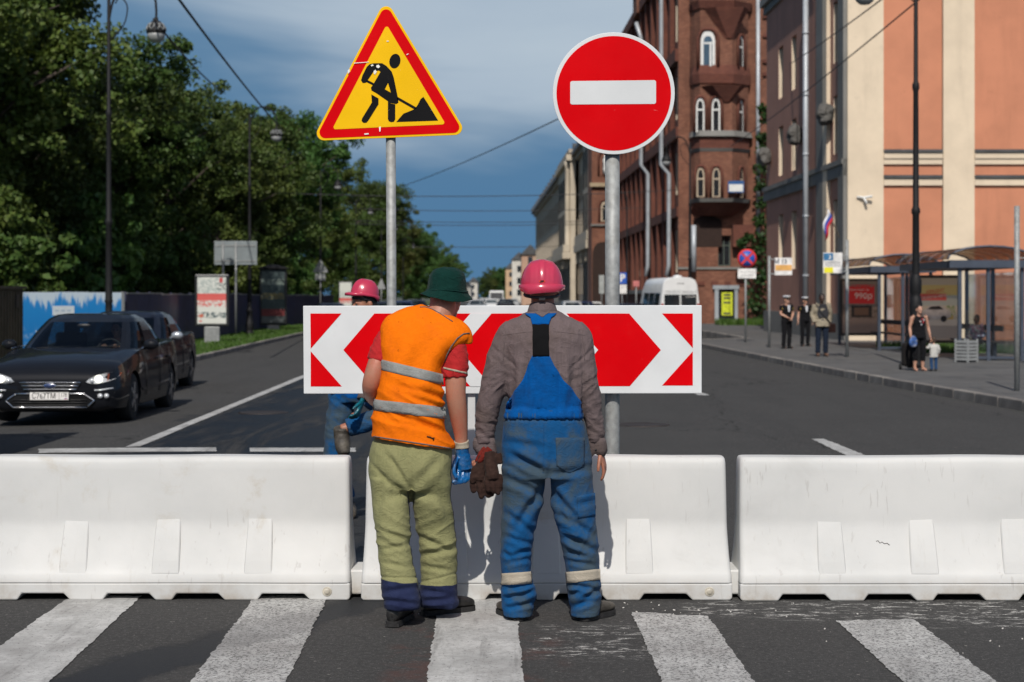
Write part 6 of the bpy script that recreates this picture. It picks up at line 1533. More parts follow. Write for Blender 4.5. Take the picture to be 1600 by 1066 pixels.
# end bay that steps forward, its lit side facing the camera
fE, dE, nE = frB; e0 = fE(5.5, 0, 0); frE = wall_frame((e0 + nE * 2.4)[:2], (1, 0)); fe = 2.4
m = MB(); wbox(m, frB, 0, 5.5, -.3, 23.0, .003, 2.4); m.build('end_bay', BRICK, bb)
D_E = (e0 + nE * 2.4).y; ez = lambda py: CAMH + (HY - py) * D_E / F
m = MB(); wbox(m, frE, -.2, 2.5, ez(292), ez(286), .0, .35); m.build('stone_course', plaster('stone_course', (.36, .28, .18)), bb)
m = MB(); wbox(m, frE, -.1, 2.4, ez(353), ez(350.5), .0, .2); m.build('stone_course', GREYS, bb)
lancet(frE, 1.2, .38, ez(346), ez(325), ez(315), bb, M('aged_cream_frame', (.45, .36, .26), .6))
lancet(frE, 1.2, .42, ez(274), ez(248), ez(240), bb, M('niche_frame', (.2, .08, .05), .8))
m = MB(); f3 = frE[0]; c = f3(1.2, ez(272), .2); m.lathe([(.16, 0), (.2, .4), (.17, .9), (.22, 1.25), (.1, 1.45), (.12, 1.6), (.05, 1.75)], tuple(c), 10); m.build('niche_statue', FRAMEW, bb)
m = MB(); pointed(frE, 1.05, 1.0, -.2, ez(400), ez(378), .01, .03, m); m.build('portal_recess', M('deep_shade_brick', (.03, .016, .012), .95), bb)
for px, dq in ((1022, .5), (1056, .5)):
    s_ = fpx(px); pp = lambda z, q: tuple(frB[0](s_, z, q))
    Yp = pp(0, .6)[1]; pz = lambda py: CAMH + (HY - py) * Yp / F
    pipe([pp(pz(432), .6), pp(pz(415), .45), pp(pz(272), .45), pp(pz(258), .95), pp(pz(60 if px < 1050 else -30), .95), pp(pz(35 if px < 1050 else -40), 1.3)], .14, bb)
pipe([W(1084, 352, YB_ - .5), W(1084, 425, YB_ - .5)], .16, bb)
# corner turret on the far part of the roof
ts_ = fpx(1003); m = MB(); wbox(m, frB, ts_ - 1.6, ts_ + 1.6, 23.41, 28.5, -1.6, .55); m.build('roof_turret', BRICK, bb)
m = MB(); wbox(m, frB, ts_ - 1.8, ts_ + 1.8, 26.0, 26.4, -1.7, .75); m.build('turret_course', BRICKD, bb)
# blue and white plate on the tower
np_ = W(1150, 292, YB_ - 2.0); r = thing('house_sign', 'blue and white plate on a bracket at the brick tower', 'sign', np_, world=True)
m = MB(); m.obox(np_, (.48, -.05, 0), (.0, .02, 0), (0, 0, .36)); m.build('plate', M('plate_blue', (.02, .09, .26), .5), r)
m = MB(); m.obox(np_ + Vector((0, -.025, -.07)), (.42, -.043, 0), (.0, .006, 0), (0, 0, .22)); m.build('white_field', FRAMEW, r)
# ---- far cream classical building
cbg = thing('classical_building', 'long cream classical building with columns and balconies beyond the brick one', 'building', (9.9, 161, 0), world=True)
o0 = frB[0](0, 0, 0); LC = 205
frC = wall_frame((o0.x - .0215 * LC, o0.y + LC), -SD)
cpx = lambda px: LC - ((((o0.x + .0215 * o0.y) / ((px - 800) / F + .0215))) - o0.y)
hc_ = []; s = 3.0
while s < LC - 2:
    for z0, z1 in ((2.0, 5.4), (8.6, 11.8), (13.2, 16.4)): hc_.append((s - 1.25, s + 1.25, z0, z1))
    s += 4.1
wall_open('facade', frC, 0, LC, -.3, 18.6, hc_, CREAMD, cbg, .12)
FDARK = M('far_window_dark', (.022, .021, .022), .95, 0, .2, 2, spec=.05)
for h in hc_: m = MB(); wbox(m, frC, *h, -.16, -.08); m.build('window', FDARK, cbg)
for z0, z1, q, mt in ((6.6, 7.2, .14, CREAMF), (12.3, 12.6, .05, CREAMF), (18.6, 19.1, .5, CREAMD), (19.102, 19.5, 1.0, METALG), (-.2, .9, .25, GREYS)):
    m = MB(); wbox(m, frC, 0, LC, z0, z1, .003, q); m.build('string_course' if mt is not METALG else 'eaves', mt, cbg)
k = 0; s = .9
while s < LC:
    m = MB(); wbox(m, frC, s - .35, s + .35, 7.21, 18.55, .004, .04); m.build('pilaster', CREAMF, cbg); s += 4.1
# projecting centre with engaged columns, balcony on consoles
for (a, b_, h_) in ((cpx(905), cpx(886), 20.6), (cpx(947), cpx(930), 22)):
    m = MB(); wbox(m, frC, a, b_, 7.3, 18.5, .455, 1.5) if 0 else None
for (p0, p1, q, top) in ((885, 905, 1.1, 20.0), (928, 950, 1.2, 21.0)):
    a, b_ = cpx(p0), cpx(p1)
    m = MB(); wbox(m, frC, a, b_, -.2, 18.55, .46, q); m.build('projecting_bay', CREAMF, cbg)
    m = MB(); wbox(m, frC, a - .3, b_ + .3, 18.56, 19.3, .46, q + .5); m.build('bay_cornice', CREAMF, cbg)
    m = MB(); wbox(m, frC, a - .1, b_ + .1, 19.51, top, .2, q + .2); m.build('attic', CREAMD, cbg)
    for z0, z1 in ((1.2, 5.6), (8.4, 12.6), (13.2, 17.2)):
        for k_ in range(max(2, int((b_ - a) / 3.4))):
            n_ = max(2, int((b_ - a) / 3.4)); cc = a + (b_ - a) * (k_ + .5) / n_; m = MB(); wbox(m, frC, cc - 1.05, cc + 1.05, z0, z1, q + .003, q + .03); m.build('window', FDARK, cbg)
    for t in (.97,):
        m = MB(); c = frC[0](a + (b_ - a) * t, 0, q + .3); m.lathe([(.42, 7.3), (.42, 7.7), (.34, 7.8), (.32, 12), (.28, 17.6), (.4, 18.0), (.42, 18.5)], tuple(c), 12); m.build('column', CREAMF, cbg)
    m = MB(); wbox(m, frC, a - .4, b_ + .4, 6.4, 7.2, q + .002, q + 1.0); ba = m.build('balcony_slab', CREAMF, cbg)
    m = MB(); wbox(m, frC, a - .3, b_ + .3, 7.25, 8.15, q + .75, q + .9); m.build('balustrade', CREAMF, cbg)
    m = MB(); wbox(m, frC, b_ + .1, b_ + .3, 7.25, 8.15, q + .1, q + .74); m.build('balustrade', CREAMF, cbg)
    for t in (.1, .5, .9): m = MB(); ss = a + (b_ - a) * t; wbox(m, frC, ss - .3, ss + .3, 5.2, 6.39, q + .002, q + .9); m.build('console', CREAMF, cbg)
for s in range(4, int(LC), 9):
    m = MB(); wbox(m, frC, s - .5, s + .5, 19.51, 20.2, .2, 1.1); m.build('roof_block', METALG, cbg)
# ---- farther houses on both sides and the wooded rise at the end of the street
FARC = [plaster('far_ochre', (.48, .33, .20)), plaster('far_white', (.55, .52, .46)), plaster('far_pink', (.46, .29, .20)), plaster('far_grey', (.36, .34, .31))]
for i, (p0, p1, D, top, k, lab) in enumerate(((815, 842, 372, 398, 2, 'far pink house just left of the classical building'), (800, 822, 480, 406, 1, 'far pale house with a broken roofline beyond the pink one'), (790, 806, 600, 420, 0, 'far ochre house at the end of the right row'), (733, 746, 760, 441, 1, 'tiny white house at the far end of the left row'), (724, 736, 700, 448, 3, 'tiny grey house left of the street\'s vanishing point'))):
    sc = D / F; xa, xb = (p0 - 800) * sc, (p1 - 800) * sc; h = CAMH + (HY - top) * sc
    r = thing('house', lab, 'house', ((xa + xb) / 2, D, 0), world=True, group='distant houses')
    m = MB(); m.box(xa, xb, D, D + 30, -.5, h); m.build('wall', FARC[k], r)
    m = MB(); m.prism([(xa - .3, h + .003), (xb + .3, h + .003), ((xa + xb) / 2, h + 2.2)], 'y', D - .4, D + 30); m.build('roof', METALG, r)
    n = max(1, int((xb - xa) / 2.4))
    for a in range(n):
        for z in np.arange(2, h - 2, 3.3):
            m = MB(); c = xa + (xb - xa) * (a + .5) / n; m.box(c - .5, c + .5, D - .05, D - .003, z, z + 1.7); m.build('window', DGLASS, r)
for i, (px, D, h, k, lab) in enumerate(((757, 900, 12, 0, 'distant tree left of the street\'s far end'), (768, 860, 14, 2, 'distant tree standing at the far end of the street'), (779, 800, 15, 1, 'distant tree before the far ochre house'), (788, 700, 13.5, 0, 'distant tree beside the far ochre house, nearer one'), (745, 980, 10, 1, 'small distant tree at the very end of the street'))):
    tree(k, (px - 800) * D / F, D, h / 14.5, i, lab, group='trees at the end of the street')
LEAFD = leaf_mat('creeper_leaves', (.018, .04, .010), (.03, .06, .014), (.05, .08, .02))
# creeper and shrubs in the gap beside the brick building
yd = MB()
cl = []; cr_ = []
for px, py, r_ in ((1192, 170, .5), (1195, 185, .6), (1190, 215, .6), (1196, 235, .9), (1194, 262, 1.0), (1190, 290, .8), (1193, 318, .9), (1188, 345, .8), (1192, 372, 1.0), (1182, 392, .9), (1170, 372, .6), (1160, 380, .5), (1190, 410, 1.2), (1180, 430, 1.2), (1196, 440, 1.2), (1188, 462, 1.3), (1176, 478, 1.0), (1196, 490, 1.2)):
    cl.append(tuple(W(px, py, 105.8))); cr_.append(r_ * .7)
o = bpy.data.objects.new('creeper', leaf_mesh('creeper', leaves(cl, cr_, 70, .26), LEAFD)); COL.objects.link(o); tag(o, 'green creeper climbing beside the downpipe at the brick tower', 'creeper')
gt = thing('yard_gate', 'dark wooden yard gate between the brick and terracotta buildings', 'gate', W(1188, 500, 104), world=True); gt.location.z = 0; 
for i in range(22):
    m = MB(); xx = bx(1152) + .1 + i * .155; m.box(xx, xx + .13, 103.98, 104.02, 0, 2.5 + .1 * (i % 3)); m.build('board', M('dark_board', (.035, .03, .027), .8, 0, .3, 3), gt)
m = MB(); m.box(bx(1152), bx(1152) + 3.5, 104.03, 104.09, .5, .62); m.build('rail', M('dark_board', (.035, .03, .027), .8), gt)
m = MB(); m.box(bx(1152), bx(1152) + 3.5, 104.03, 104.09, 1.9, 2.02); m.build('rail', M('dark_board', (.035, .03, .027), .8), gt)
grass('yard_weeds', 2500, lambda y: random.uniform(12.2, 15.5), lambda: random.uniform(101, 103.8), 0, .35, 'weeds growing before the yard gate')
# ------------------------------------------------------------------ bus shelters, signs, bin
SHB = M('shelter_blue_grey', (.075, .09, .12), .4, .3, .1, 4)
PANE = glassmat('shelter_glass', (.93, .94, .93), .7, .04)
ROOFP = glassmat('brown_polycarbonate', (.66, .55, .46), .6, .2)
def shelter(xl, xr, y0, y1, label, poster, ptxt):
    """barrel-roofed shelter, open to the street (left), panes at the near end and back, advert at the far end"""
    r = thing('bus_shelter', label, 'bus shelter', (xl, y0, 0), 0, 'bus shelters'); w_ = xr - xl; l_ = y1 - y0; zt = 2.42
    for x, y in ((.05, .05), (w_ - .05, .05), (.05, l_ - .05), (w_ - .05, l_ - .05), (w_ - .05, l_ / 2), (w_ * .46, .05)):
        m = MB(); m.box(x - .045, x + .045, y - .045, y + .045, 0, zt); m.build('post', SHB, r)
    for a in ((-.25, w_ + .08, -.1, .04), (-.25, w_ + .08, l_ - .04, l_ + .1)):
        m = MB(); m.box(*a, zt + .002, zt + .20); m.build('end_beam', SHB, r)
    for x in (-.23, w_): m = MB(); m.box(x - .05, x + .05, .042, l_ - .042, zt + .004, zt + .19); m.build('side_beam', SHB, r)
    n = 5
    for k in range(n):
        m = MB(); ya, yb = -.2 + (l_ + .4) * k / n, -.2 + (l_ + .4) * (k + 1) / n - .015; ra = []; 
        for i in range(11):
            t = math.pi * i / 10; ra.append((w_ / 2 - .08 - (w_ / 2 + .25) * math.cos(t), zt + .22 + .34 * math.sin(t)))
        m.loft([[(x, ya, z) for x, z in ra], [(x, yb, z) for x, z in ra]], False, 0, True, False); m.build('roof_sheet', ROOFP, r, solid=.02)
        if k in (0, n - 1):
            yy = ya if k == 0 else yb
            m = MB(); m.tube([(x, yy, z) for x, z in ra], .03, 6); m.build('roof_rim', SHB, r)
    def pane(x0, x1, y0_, y1_): m = MB(); m.box(x0, x1, y0_, y1_, .12, zt - .1); m.build('pane', PANE, r)
    pane(.11, w_ * .46 - .06, .045, .053); pane(w_ * .46 + .06, w_ - .11, .045, .053)
    for k in range(4): pane(w_ - .054, w_ - .046, .12 + (l_ - .24) * k / 4, .10 + (l_ - .24) * (k + 1) / 4)
    m = MB(); m.box(.05, w_ - .05, .03, .07, .05, .115); m.build('pane_rail', SHB, r)
    ad = MB(); ad.box(.02, w_ - .3, l_ - .30, l_ - .12, .32, zt - .12); a = ad.build('advert_case', M('dark_case', (.03, .032, .034), .4, .3, .1, 4), r, bevel=.03)
    p = MB(); hw = (w_ - .3 - .02) / 2; p.box(-hw + .09, hw - .09, -.005, .005, 0, zt - .12 - .32 - .18); po = p.build('poster', poster, a); po.location = (.02 + hw, l_ - .308, .41)
    for s_, sz, mt, x, z, rz in ptxt: text('poster_lettering', s_, sz, mt, a, (.02 + hw + x, l_ - .318, .41 + z), (R(90), R(rz), 0), ext=.002)
    b = MB(); b.box(w_ - .75, w_ - .35, .6, l_ - .9, .44, .48); bo = b.build('bench_seat', M('bench_wood', (.05, .05, .055), .6), r)
    for y in (.8, l_ - 1.2): m = MB(); m.box(w_ - .6, w_ - .5, y, y + .08, 0, .438); m.build('bench_leg', SHB, bo)
    m = MB(); m.box(w_ - .42, w_ - .37, .6, l_ - .9, .75, .9); m.build('bench_back', M('bench_wood', (.05, .05, .055), .6), bo)
    return r
WH = M('print_white', (.75, .73, .70), .6); RD = M('print_red', (.55, .03, .03), .5)
PA = poster_mat('poster_phone', [(0, .55, (.20, .17, .16), .8, None), (.5, 1.0, (.10, .085, .075), -.9, None), (.55, .95, (.015, .015, .016), .95, (-.3, .42)), (.62, .88, (.12, .08, .06), .9, (-.2, .3)), (1.02, 1.6, (.68, .03, .03), .95, (-.52, .5)), (1.55, 1.68, (.68, .03, .03), -.9, (-.4, .5))], 3, (.22, .19, .17))
PBm = poster_mat('poster_car_offer', [(0, .42, (.30, .30, .30), .9, None), (.42, .60, (.52, .52, .49), .9, None), (.6, .72, (.50, .36, .05), .8, (-.2, .5)), (1.0, 1.35, (.25, .36, .40), .6, None), (1.3, 1.6, (.60, .50, .12), .7, None), (1.15, 1.35, (.50, .06, .05), .9, (-.5, .3)), (.6, .85, (.30, .06, .03), -.8, (.12, .3)), (.7, 1.0, (.10, .22, .05), -.8, (.3, .55))], 7, (.46, .45, .38))
shelter(11.62, 13.35, 45.0, 50.6, 'nearer bus shelter with a car poster, right of the black lamp post', PBm, [('КРЕДИТ', .13, RD, -.02, 1.42, -7), ('ПОЛУЧИ АВТО', .10, WH, -.05, 1.25, -7)])
s2 = shelter(11.35, 13.05, 53.6, 60.2, 'farther bus shelter with a red price poster, left of the black lamp post', PA, [('990р', .30, WH, .12, 1.28, 0), ('новый смартфон', .09, WH, -.05, 1.5, 0)])
# car on the poster: flat print
a = bpy.data.objects['bus_shelter'].children
ac = [o for o in a if o.name.startswith('advert_case')][0]; m = MB()
m.prism([(.18, 1.05), (.2, 1.22), (.38, 1.28), (.55, 1.42), (.85, 1.43), (1.02, 1.30), (1.14, 1.26), (1.16, 1.08), (1.0, 1.02), (.4, 1.0)], 'y', 5.6 - .322, 5.6 - .316); m.build('printed_car', M('print_silver', (.42, .43, .44), .4), ac)
for x in (.42, .94): m = MB(); m.lathe([(.09, 5.6 - .325), (.09, 5.6 - .323), (.01, 5.6 - .3235)], (x, 0, 1.03), 16, axis='y'); m.build('printed_wheel', BLACKP, ac)
m = MB(); m.prism([(.46, 1.30), (.58, 1.39), (.82, 1.40), (.94, 1.30)], 'y', 5.6 - .327, 5.6 - .3225); m.build('printed_window', BLACKP, ac)
grass('shelter_grass', 2600, lambda y: random.uniform(12.2, 15.5), lambda: random.uniform(51, 58), 0, .2, 'green grass behind the bus shelters')
# litter bin of slats
b = G(1510, 566); r = thing('litter_bin', 'grey slatted litter bin in front of the nearer bus shelter', 'litter bin', (b.x, b.y, 0), R(38))
BINM = M('bin_concrete', (.27, .28, .28), .8, 0, .1, 5)
for i in range(6):
    for k in range(4):
        m = MB(); m.box(-.19, .19, -.205, -.175, .05 + i * .088, .05 + i * .088 + .062); o = m.build('slat', BINM, r); o.rotation_euler = (0, 0, k * math.pi / 2)
for k in range(4): m = MB(); m.box(-.21, -.17, -.21, -.17, 0, .60); o = m.build('corner_post', BINM, r); o.rotation_euler = (0, 0, k * math.pi / 2)
m = MB(); m.box(-.16, .16, -.16, .16, .02, .54); m.build('liner', BLACKP, r)
# stop poles and plates
def pole(px, pyb, pytop, rad, name, label, cat='pole', h=None):
    b = G(px, pyb); sc = b.y / F; r = thing(name, label, cat, (b.x, b.y, 0)); z = CAMH + (HY - pytop) * sc
    m = MB(); m.tube([(0, 0, 0), (0, 0, z)], rad, 10); m.build('post', STEEL, r); return r, b, sc
def plate_on(r, b, sc, x0, x1, y0, y1, mat, nm='plate', dy=-.06, t=.012):
    m = MB(); cx = b.x; m.box((x0 - 800) * sc - cx, (x1 - 800) * sc - cx, dy - t, dy, CAMH + (HY - y1) * sc, CAMH + (HY - y0) * sc); return m.build(nm, mat, r)
INK = M('print_ink', (.03, .04, .07), .6)
r, b, sc = pole(1202, 543, 400, .045, 'bus_stop_sign', 'bus stop pole with a white and orange plate, left of the sailors', 'bus stop sign')
plate_on(r, b, sc, 1210, 1237, 403, 430, WH); plate_on(r, b, sc, 1211, 1236.5, 414, 423, M('print_orange', (.68, .36, .10), .6), 'route_band', -.0725, .003)
text('route_lettering', 'М 13', 9.5 * sc, INK, r, ((1219 - 800) * sc - b.x, -.076, CAMH + (HY - 409) * sc), bold=.004)
for z in (405, 428): m = MB(); m.box(0, (1212 - 800) * sc - b.x, -.05, -.03, CAMH + (HY - z) * sc - .02, CAMH + (HY - z) * sc + .02); m.build('bracket', STEELD, r)
r, b, sc = pole(1323.5, 558, 375, .05, 'bus_stop_sign', 'bus stop pole with a blue, white and yellow plate beside the man in beige', 'bus stop sign')
plate_on(r, b, sc, 1285.5, 1315.5, 395, 427, WH)
plate_on(r, b, sc, 1286, 1301, 396, 407, M('print_blue', (.03, .16, .33), .6), 'route_band', -.0725, .003); plate_on(r, b, sc, 1287, 1301, 418, 426.5, M('print_yellow', (.75, .68, .02), .6), 'route_band', -.0725, .003)
text('route_lettering', '3', 8 * sc, WH, r, ((1296 - 800) * sc - b.x, -.078, CAMH + (HY - 402) * sc), bold=.004)
for k in range(4): plate_on(r, b, sc, 1288, 1313, 409 + k * 2.3, 410 + k * 2.3, M('print_grey', (.35, .35, .36), .6), 'timetable_line', -.0725, .003)
for z in (400, 424): m = MB(); m.box((1314 - 800) * sc - b.x, 0, -.05, -.03, CAMH + (HY - z) * sc - .02, CAMH + (HY - z) * sc + .02); m.build('bracket', STEELD, r)
r, b, sc = pole(1589, 611, 322, .05, 'pole', 'bare grey metal pole near the right edge of the picture')
m = MB(); m.box(0, .6, -.03, -.01, CAMH + (HY - 404) * sc, CAMH + (HY - 404) * sc + .02); m.build('bracket', STEELD, r)
# no-stopping sign
r, b, sc = pole(1165, 535, 395, .04, 'no_stopping_sign', 'round blue no-stopping sign with red cross and small plate', 'road sign')
cz = CAMH + (HY - 404) * sc; cx = (1167 - 800) * sc - b.x; rr = 15 * sc
SBL = M('sign_blue', (.02, .09, .42), .45)
m = MB(); m.lathe([(rr, -.05), (rr, -.065), (.01, -.065)], (cx, 0, cz), 32, axis='y'); m.build('disc', RD, r)
m = MB(); m.lathe([(rr * .80, -.066), (rr * .80, -.069), (.01, -.069)], (cx, 0, cz), 32, axis='y'); m.build('blue_field', SBL, r)
for s in (1, -1): m = MB(); q = rr * .8 / math.sqrt(2); m.obox((cx, -.0715 - .002 * s, cz), (q, 0, s * q), (0, .0012, 0), (-s * .03, 0, .03)); m.build('red_bar', RD, r)
plate_on(r, b, sc, 1152.5, 1181, 420, 435, WH, 'sub_plate')
text('plate_lettering', 'РАБОТАЕТ', 4.2 * sc, M('print_grey', (.35, .35, .36), .6), r, ((1167 - 800) * sc - b.x, -.074, CAMH + (HY - 425) * sc)); text('plate_lettering', '08:00-20:00', 4.2 * sc, M('print_grey', (.35, .35, .36), .6), r, ((1167 - 800) * sc - b.x, -.074, CAMH + (HY - 430.5) * sc))
# parking sign
D = 98; sc = D / F; r = thing('parking_sign', 'blue parking sign with white plate beside the thick sign post', 'road sign', ((972 - 800) * sc, D, 0)); X = (972 - 800) * sc
m = MB(); m.tube([(0, 0, 0), (0, 0, CAMH + (464 - 428) * sc)], .04, 8); m.build('post', STEELD, r)
for p, mt, nm in (((966, 979, 426, 444), SBL, 'plate'), ((966, 979, 445, 459), WH, 'sub_plate')):
    m = MB(); m.box((p[0] - 800) * sc - X, (p[1] - 800) * sc - X, -.08, -.05, CAMH + (464 - p[3]) * sc, CAMH + (464 - p[2]) * sc); m.build(nm, mt, r)
text('sign_letter', 'P', 16 * sc, WH, r, (0.02, -.083, CAMH + (464 - 435) * sc), bold=.02)
for px, D, top, bot, w_, col, lab in ((940, 120, 430, 459, 8, (.33, .35, .34), 'pale back of a sign just left of the thick sign post'), (994, 105, 439, 448, 10, (.5, .16, .15), 'small faded red sign plate left of the minibus')):
    sc = D / F; r = thing('sign', lab, 'road sign', ((px - 800) * sc, D, 0)); m = MB(); m.tube([(0, 0, 0), (0, 0, CAMH + (464 - top) * sc)], .04, 8); m.build('post', STEELD, r)
    m = MB(); m.box(-w_ / 2 * sc, w_ / 2 * sc, -.08, -.05, CAMH + (464 - bot) * sc, CAMH + (464 - top) * sc); m.build('plate', M('plate_%d' % px, col, .5), r)
# ------------------------------------------------------------------ overhead wires
CAB_ = M('cable', (.02, .02, .022), .6)
def wire(a, b, rad, lab, sag=.15):
    a, b = Vector(a), Vector(b); m = MB(); n = 10
    m.tube([a.lerp(b, t / n) - Vector((0, 0, sag * 4 * (t / n) * (1 - t / n))) for t in range(n + 1)], rad, 5); o = m.build('overhead_wire', CAB_, None); tag(o, lab, 'wire', 'overhead wires')
wire(W(276, -6, 40), W(446, 208, 98), .035, 'thick dark cable from the top edge down to the second left lamp'); wire(W(240, 30, 46), W(345, 142, 80), .03, 'dark cable from the nearest lantern down into the trees')
wire(W(625, 292, 125), W(872, 186, 60), .022, 'thin cable slanting up behind the no-entry sign'); wire(W(1190, 125, 100), W(1383, -5, 45), .02, 'cable crossing the shaded terracotta facade to the top edge, upper one'); wire(W(1140, 230, 100), W(1445, -8, 40), .02, 'cable crossing the shaded terracotta facade to the top edge, lower one')
for i, (py, D, lab) in enumerate(((297, 95, 'span wire across the street at the height of the thick post top'), (322, 130, 'second span wire across the street'), (341, 160, 'third span wire across the street'), (346, 170, 'fourth span wire across the street'), (381, 220, 'fifth and lowest span wire across the street'))):
    wire(W(390 if i == 0 else 520, py + 3, D), W(1060, py, D), .022 + .004 * i, lab, .3)
wire(W(260, -2, 60), W(560, -30, 60), .016, 'thin wire high over the trees near the top edge')
# ------------------------------------------------------------------ vehicles
def carpaint(name, col):
    m = M(name, col, .5, 0, .08, 2, coat=.5, spec=.05); return m
TYRE = M('tyre', (.015, .015, .015), .85, 0, .2, 20); RIM = M('alloy_rim', (.32, .33, .34), .35, .8, .1, 8)
CGLASS = glassmat('car_glass', (.50, .54, .55), .55, .01)
LENS = M('lamp_lens', (.62, .64, .66), .12, .25, .25, 14, coat=.6); AMB = M('amber_lens', (.5, .10, .02), .2, 0, .2, 10, coat=.5); REDL = M('red_lens', (.35, .01, .01), .2, 0, .2, 10, coat=.5)
LIT = M('lit_headlamp', (1, .93, .78), .3, 0, .05, 8, emit=2.2); GRILLE = M('grille_black', (.01, .01, .011), .4, .2, .2, 10); INTER = M('car_interior', (.025, .025, .027), .8)
def wheel(root, x, y, s):
    m = MB(); m.lathe([(.20, -.105), (.30, -.11), (.325, -.09), (.332, 0), (.325, .09), (.30, .11), (.20, .105)], (0, 0, 0), 32, axis='x'); o = m.build('wheel', TYRE, root); o.location = (x, y, .332)
    m = MB(); m.lathe([(.205, .10), (.20, .112), (.17, .095), (.06, .085), (.05, .105), (.005, .108)], (0, 0, 0), 32, axis='x'); q = m.build('rim', M('rim_dark', (.05, .05, .052), .4, .6), o)
    for k in range(5):
        a = 2 * math.pi * k / 5; sp = MB(); sp.obox((.112, .115 * math.cos(a), .115 * math.sin(a)), (.008, 0, 0), (0, .09 * math.cos(a), .09 * math.sin(a)), (0, -.028 * math.sin(a), .028 * math.cos(a))); sp.build('spoke', RIM, o)
    if s < 0: o.rotation_euler = (0, 0, math.pi)
def make_car(label, paint, detail=True, plate_txt=None, cat='car', group=None, lit=True, silver_mirror=False):
    r = thing('car', label, cat, (0, 0, 0), 0, group)
    # lower body
    st = [(-2.39, .64, .30, .56, .58), (-2.35, .78, .22, .66, .69), (-2.22, .865, .18, .745, .785), (-2.0, .905, .17, .80, .86), (-1.6, .93, .165, .865, .935), (-1.2, .94, .16, .925, .99), (-.95, .943, .16, .955, 1.01), (-.4, .945, .16, .965, .985), (.3, .945, .16, .975, .985), (1.0, .942, .16, .985, 1.0), (1.6, .932, .17, 1.01, 1.035), (2.05, .905, .20, 1.03, 1.065), (2.25, .865, .24, 1.02, 1.05), (2.34, .80, .28, .95, .98), (2.39, .68, .36, .80, .82)]
    rings = []
    for y, hw, zl, ze, zc in spline(st, 3):
        half = [(0, zl), (hw * .80, zl), (hw * .955, zl + .05), (hw * .99, zl + .17), (hw * 1.0, zl + .40 * (ze - zl)), (hw * .992, zl + .62 * (ze - zl)), (hw * .965, zl + .86 * (ze - zl)), (hw * .935, ze), (hw * .86, ze + .45 * (zc - ze)), (hw * .62, ze + .78 * (zc - ze)), (hw * .40, ze + .93 * (zc - ze)), (0, zc)]
        rings.append([(x, y, z) for x, z in half] + [(-x, y, z) for x, z in half[-2:0:-1]])
    m = MB(); m.loft([q[::-1] for q in rings], True); bo = m.build('body', paint, r)
    cut = MB()
    for yy in (-1.43, 1.42): cut.lathe([(.365, -1.2), (.365, 1.2)], (0, yy, .335), 36, axis='x')
    co = cut.build('cutter', paint, None); bm_ = bo.modifiers.new('c', 'BOOLEAN'); bm_.operation = 'DIFFERENCE'; bm_.object = co; bm_.solver = 'EXACT'
    dg = bpy.context.evaluated_depsgraph_get(); dg.update(); me = bpy.data.meshes.new_from_object(bo.evaluated_get(dg)); bo.modifiers.clear(); bo.data = me; bpy.data.objects.remove(co)
    me.polygons.foreach_set('use_smooth', [True] * len(me.polygons))
    try: me.set_sharp_from_angle(angle=R(32))
    except Exception: pass
    bvh = BVHTree.FromPolygons([v.co for v in me.vertices], [tuple(p.vertices) for p in me.polygons])
    def fy(x, z):
        p = bvh.ray_cast(Vector((x, -4, z)), Vector((0, 1, 0)))[0]; return p.y if p is not None and p.y < -1.2 else -2.0
    m = MB(); m.box(-.72, .72, -1.9, 1.9, .2, .62); m.build('underbody', INTER, r)
    # greenhouse: ring loops by height, painted pillars and roof, glass panes between
    lv = [(.96, -1.12, 1.78, .835), (1.08, -.86, 1.55, .795), (1.22, -.55, 1.28, .735), (1.345, -.24, 1.02, .665), (1.395, -.08, .90, .63), (1.445, .10, .72, .54), (1.462, .22, .58, .40)]
    def outline(z, y0, y1, hw, n=40):
        o = []; cy, hy = (y0 + y1) / 2, (y1 - y0) / 2
        for k in range(n):
            t = 2 * math.pi * (k + .5) / n; ct, s_ = math.cos(t), math.sin(t); e = .42
            x = hw * math.copysign(abs(ct) ** e, ct); y = cy + hy * math.copysign(abs(s_) ** e, s_); bow = .10 * (1 - (x / hw) ** 2) * (1 if s_ < 0 else .6)
            o.append((x, y - bow * (1 if s_ < 0 else -1) * (1 if abs(s_) > .72 else 0), z))
        return o
    R_ = [outline(*l) for l in lv]; n = 40
    kind = {}
    for k in range(n):
        p, q = R_[1][k], R_[1][(k + 1) % n]; cx = abs((p[0] + q[0]) / 2); cy = (p[1] + q[1]) / 2
        if cy < -.84 and cx < .74: kind[k] = 'windscreen'
        elif cy > 1.53 and cx < .70: kind[k] = 'rear_window'
        elif cx > .72 and -.72 < cy < 1.38: kind[k] = 'side'
        else: kind[k] = 'pillar'
    paintf = MB(); gl = {k: MB() for k in ('windscreen', 'rear_window', 'R0', 'L0', 'R1', 'L1')}
    for i in range(len(lv) - 1):
        for k in range(n):
            j = (k + 1) % n; qd = [R_[i][k], R_[i][j], R_[i + 1][j], R_[i + 1][k]]; t = kind[k]
            cyy = (qd[0][1] + qd[1][1]) / 2
            if i < 3 and t != 'pillar' and not (t == 'side' and abs(cyy - .32) < .06):
                key = t if t != 'side' else ('R' if qd[0][0] > 0 else 'L') + ('0' if cyy < .32 else '1'); gl[key].add(qd, [(0, 1, 2, 3)], 0, True)
            else: paintf.add(qd, [(0, 1, 2, 3)], 0, True)
    paintf.add(R_[-1], [tuple(range(n))], 0, True)
    ro = paintf.build('roof', paint, r)
    for key, nm in (('windscreen', 'windscreen'), ('rear_window', 'rear_window'), ('R0', 'side_window'), ('L0', 'side_window'), ('R1', 'side_window'), ('L1', 'side_window')): (gl[key].build(nm, CGLASS, r) if gl[key].f else None)
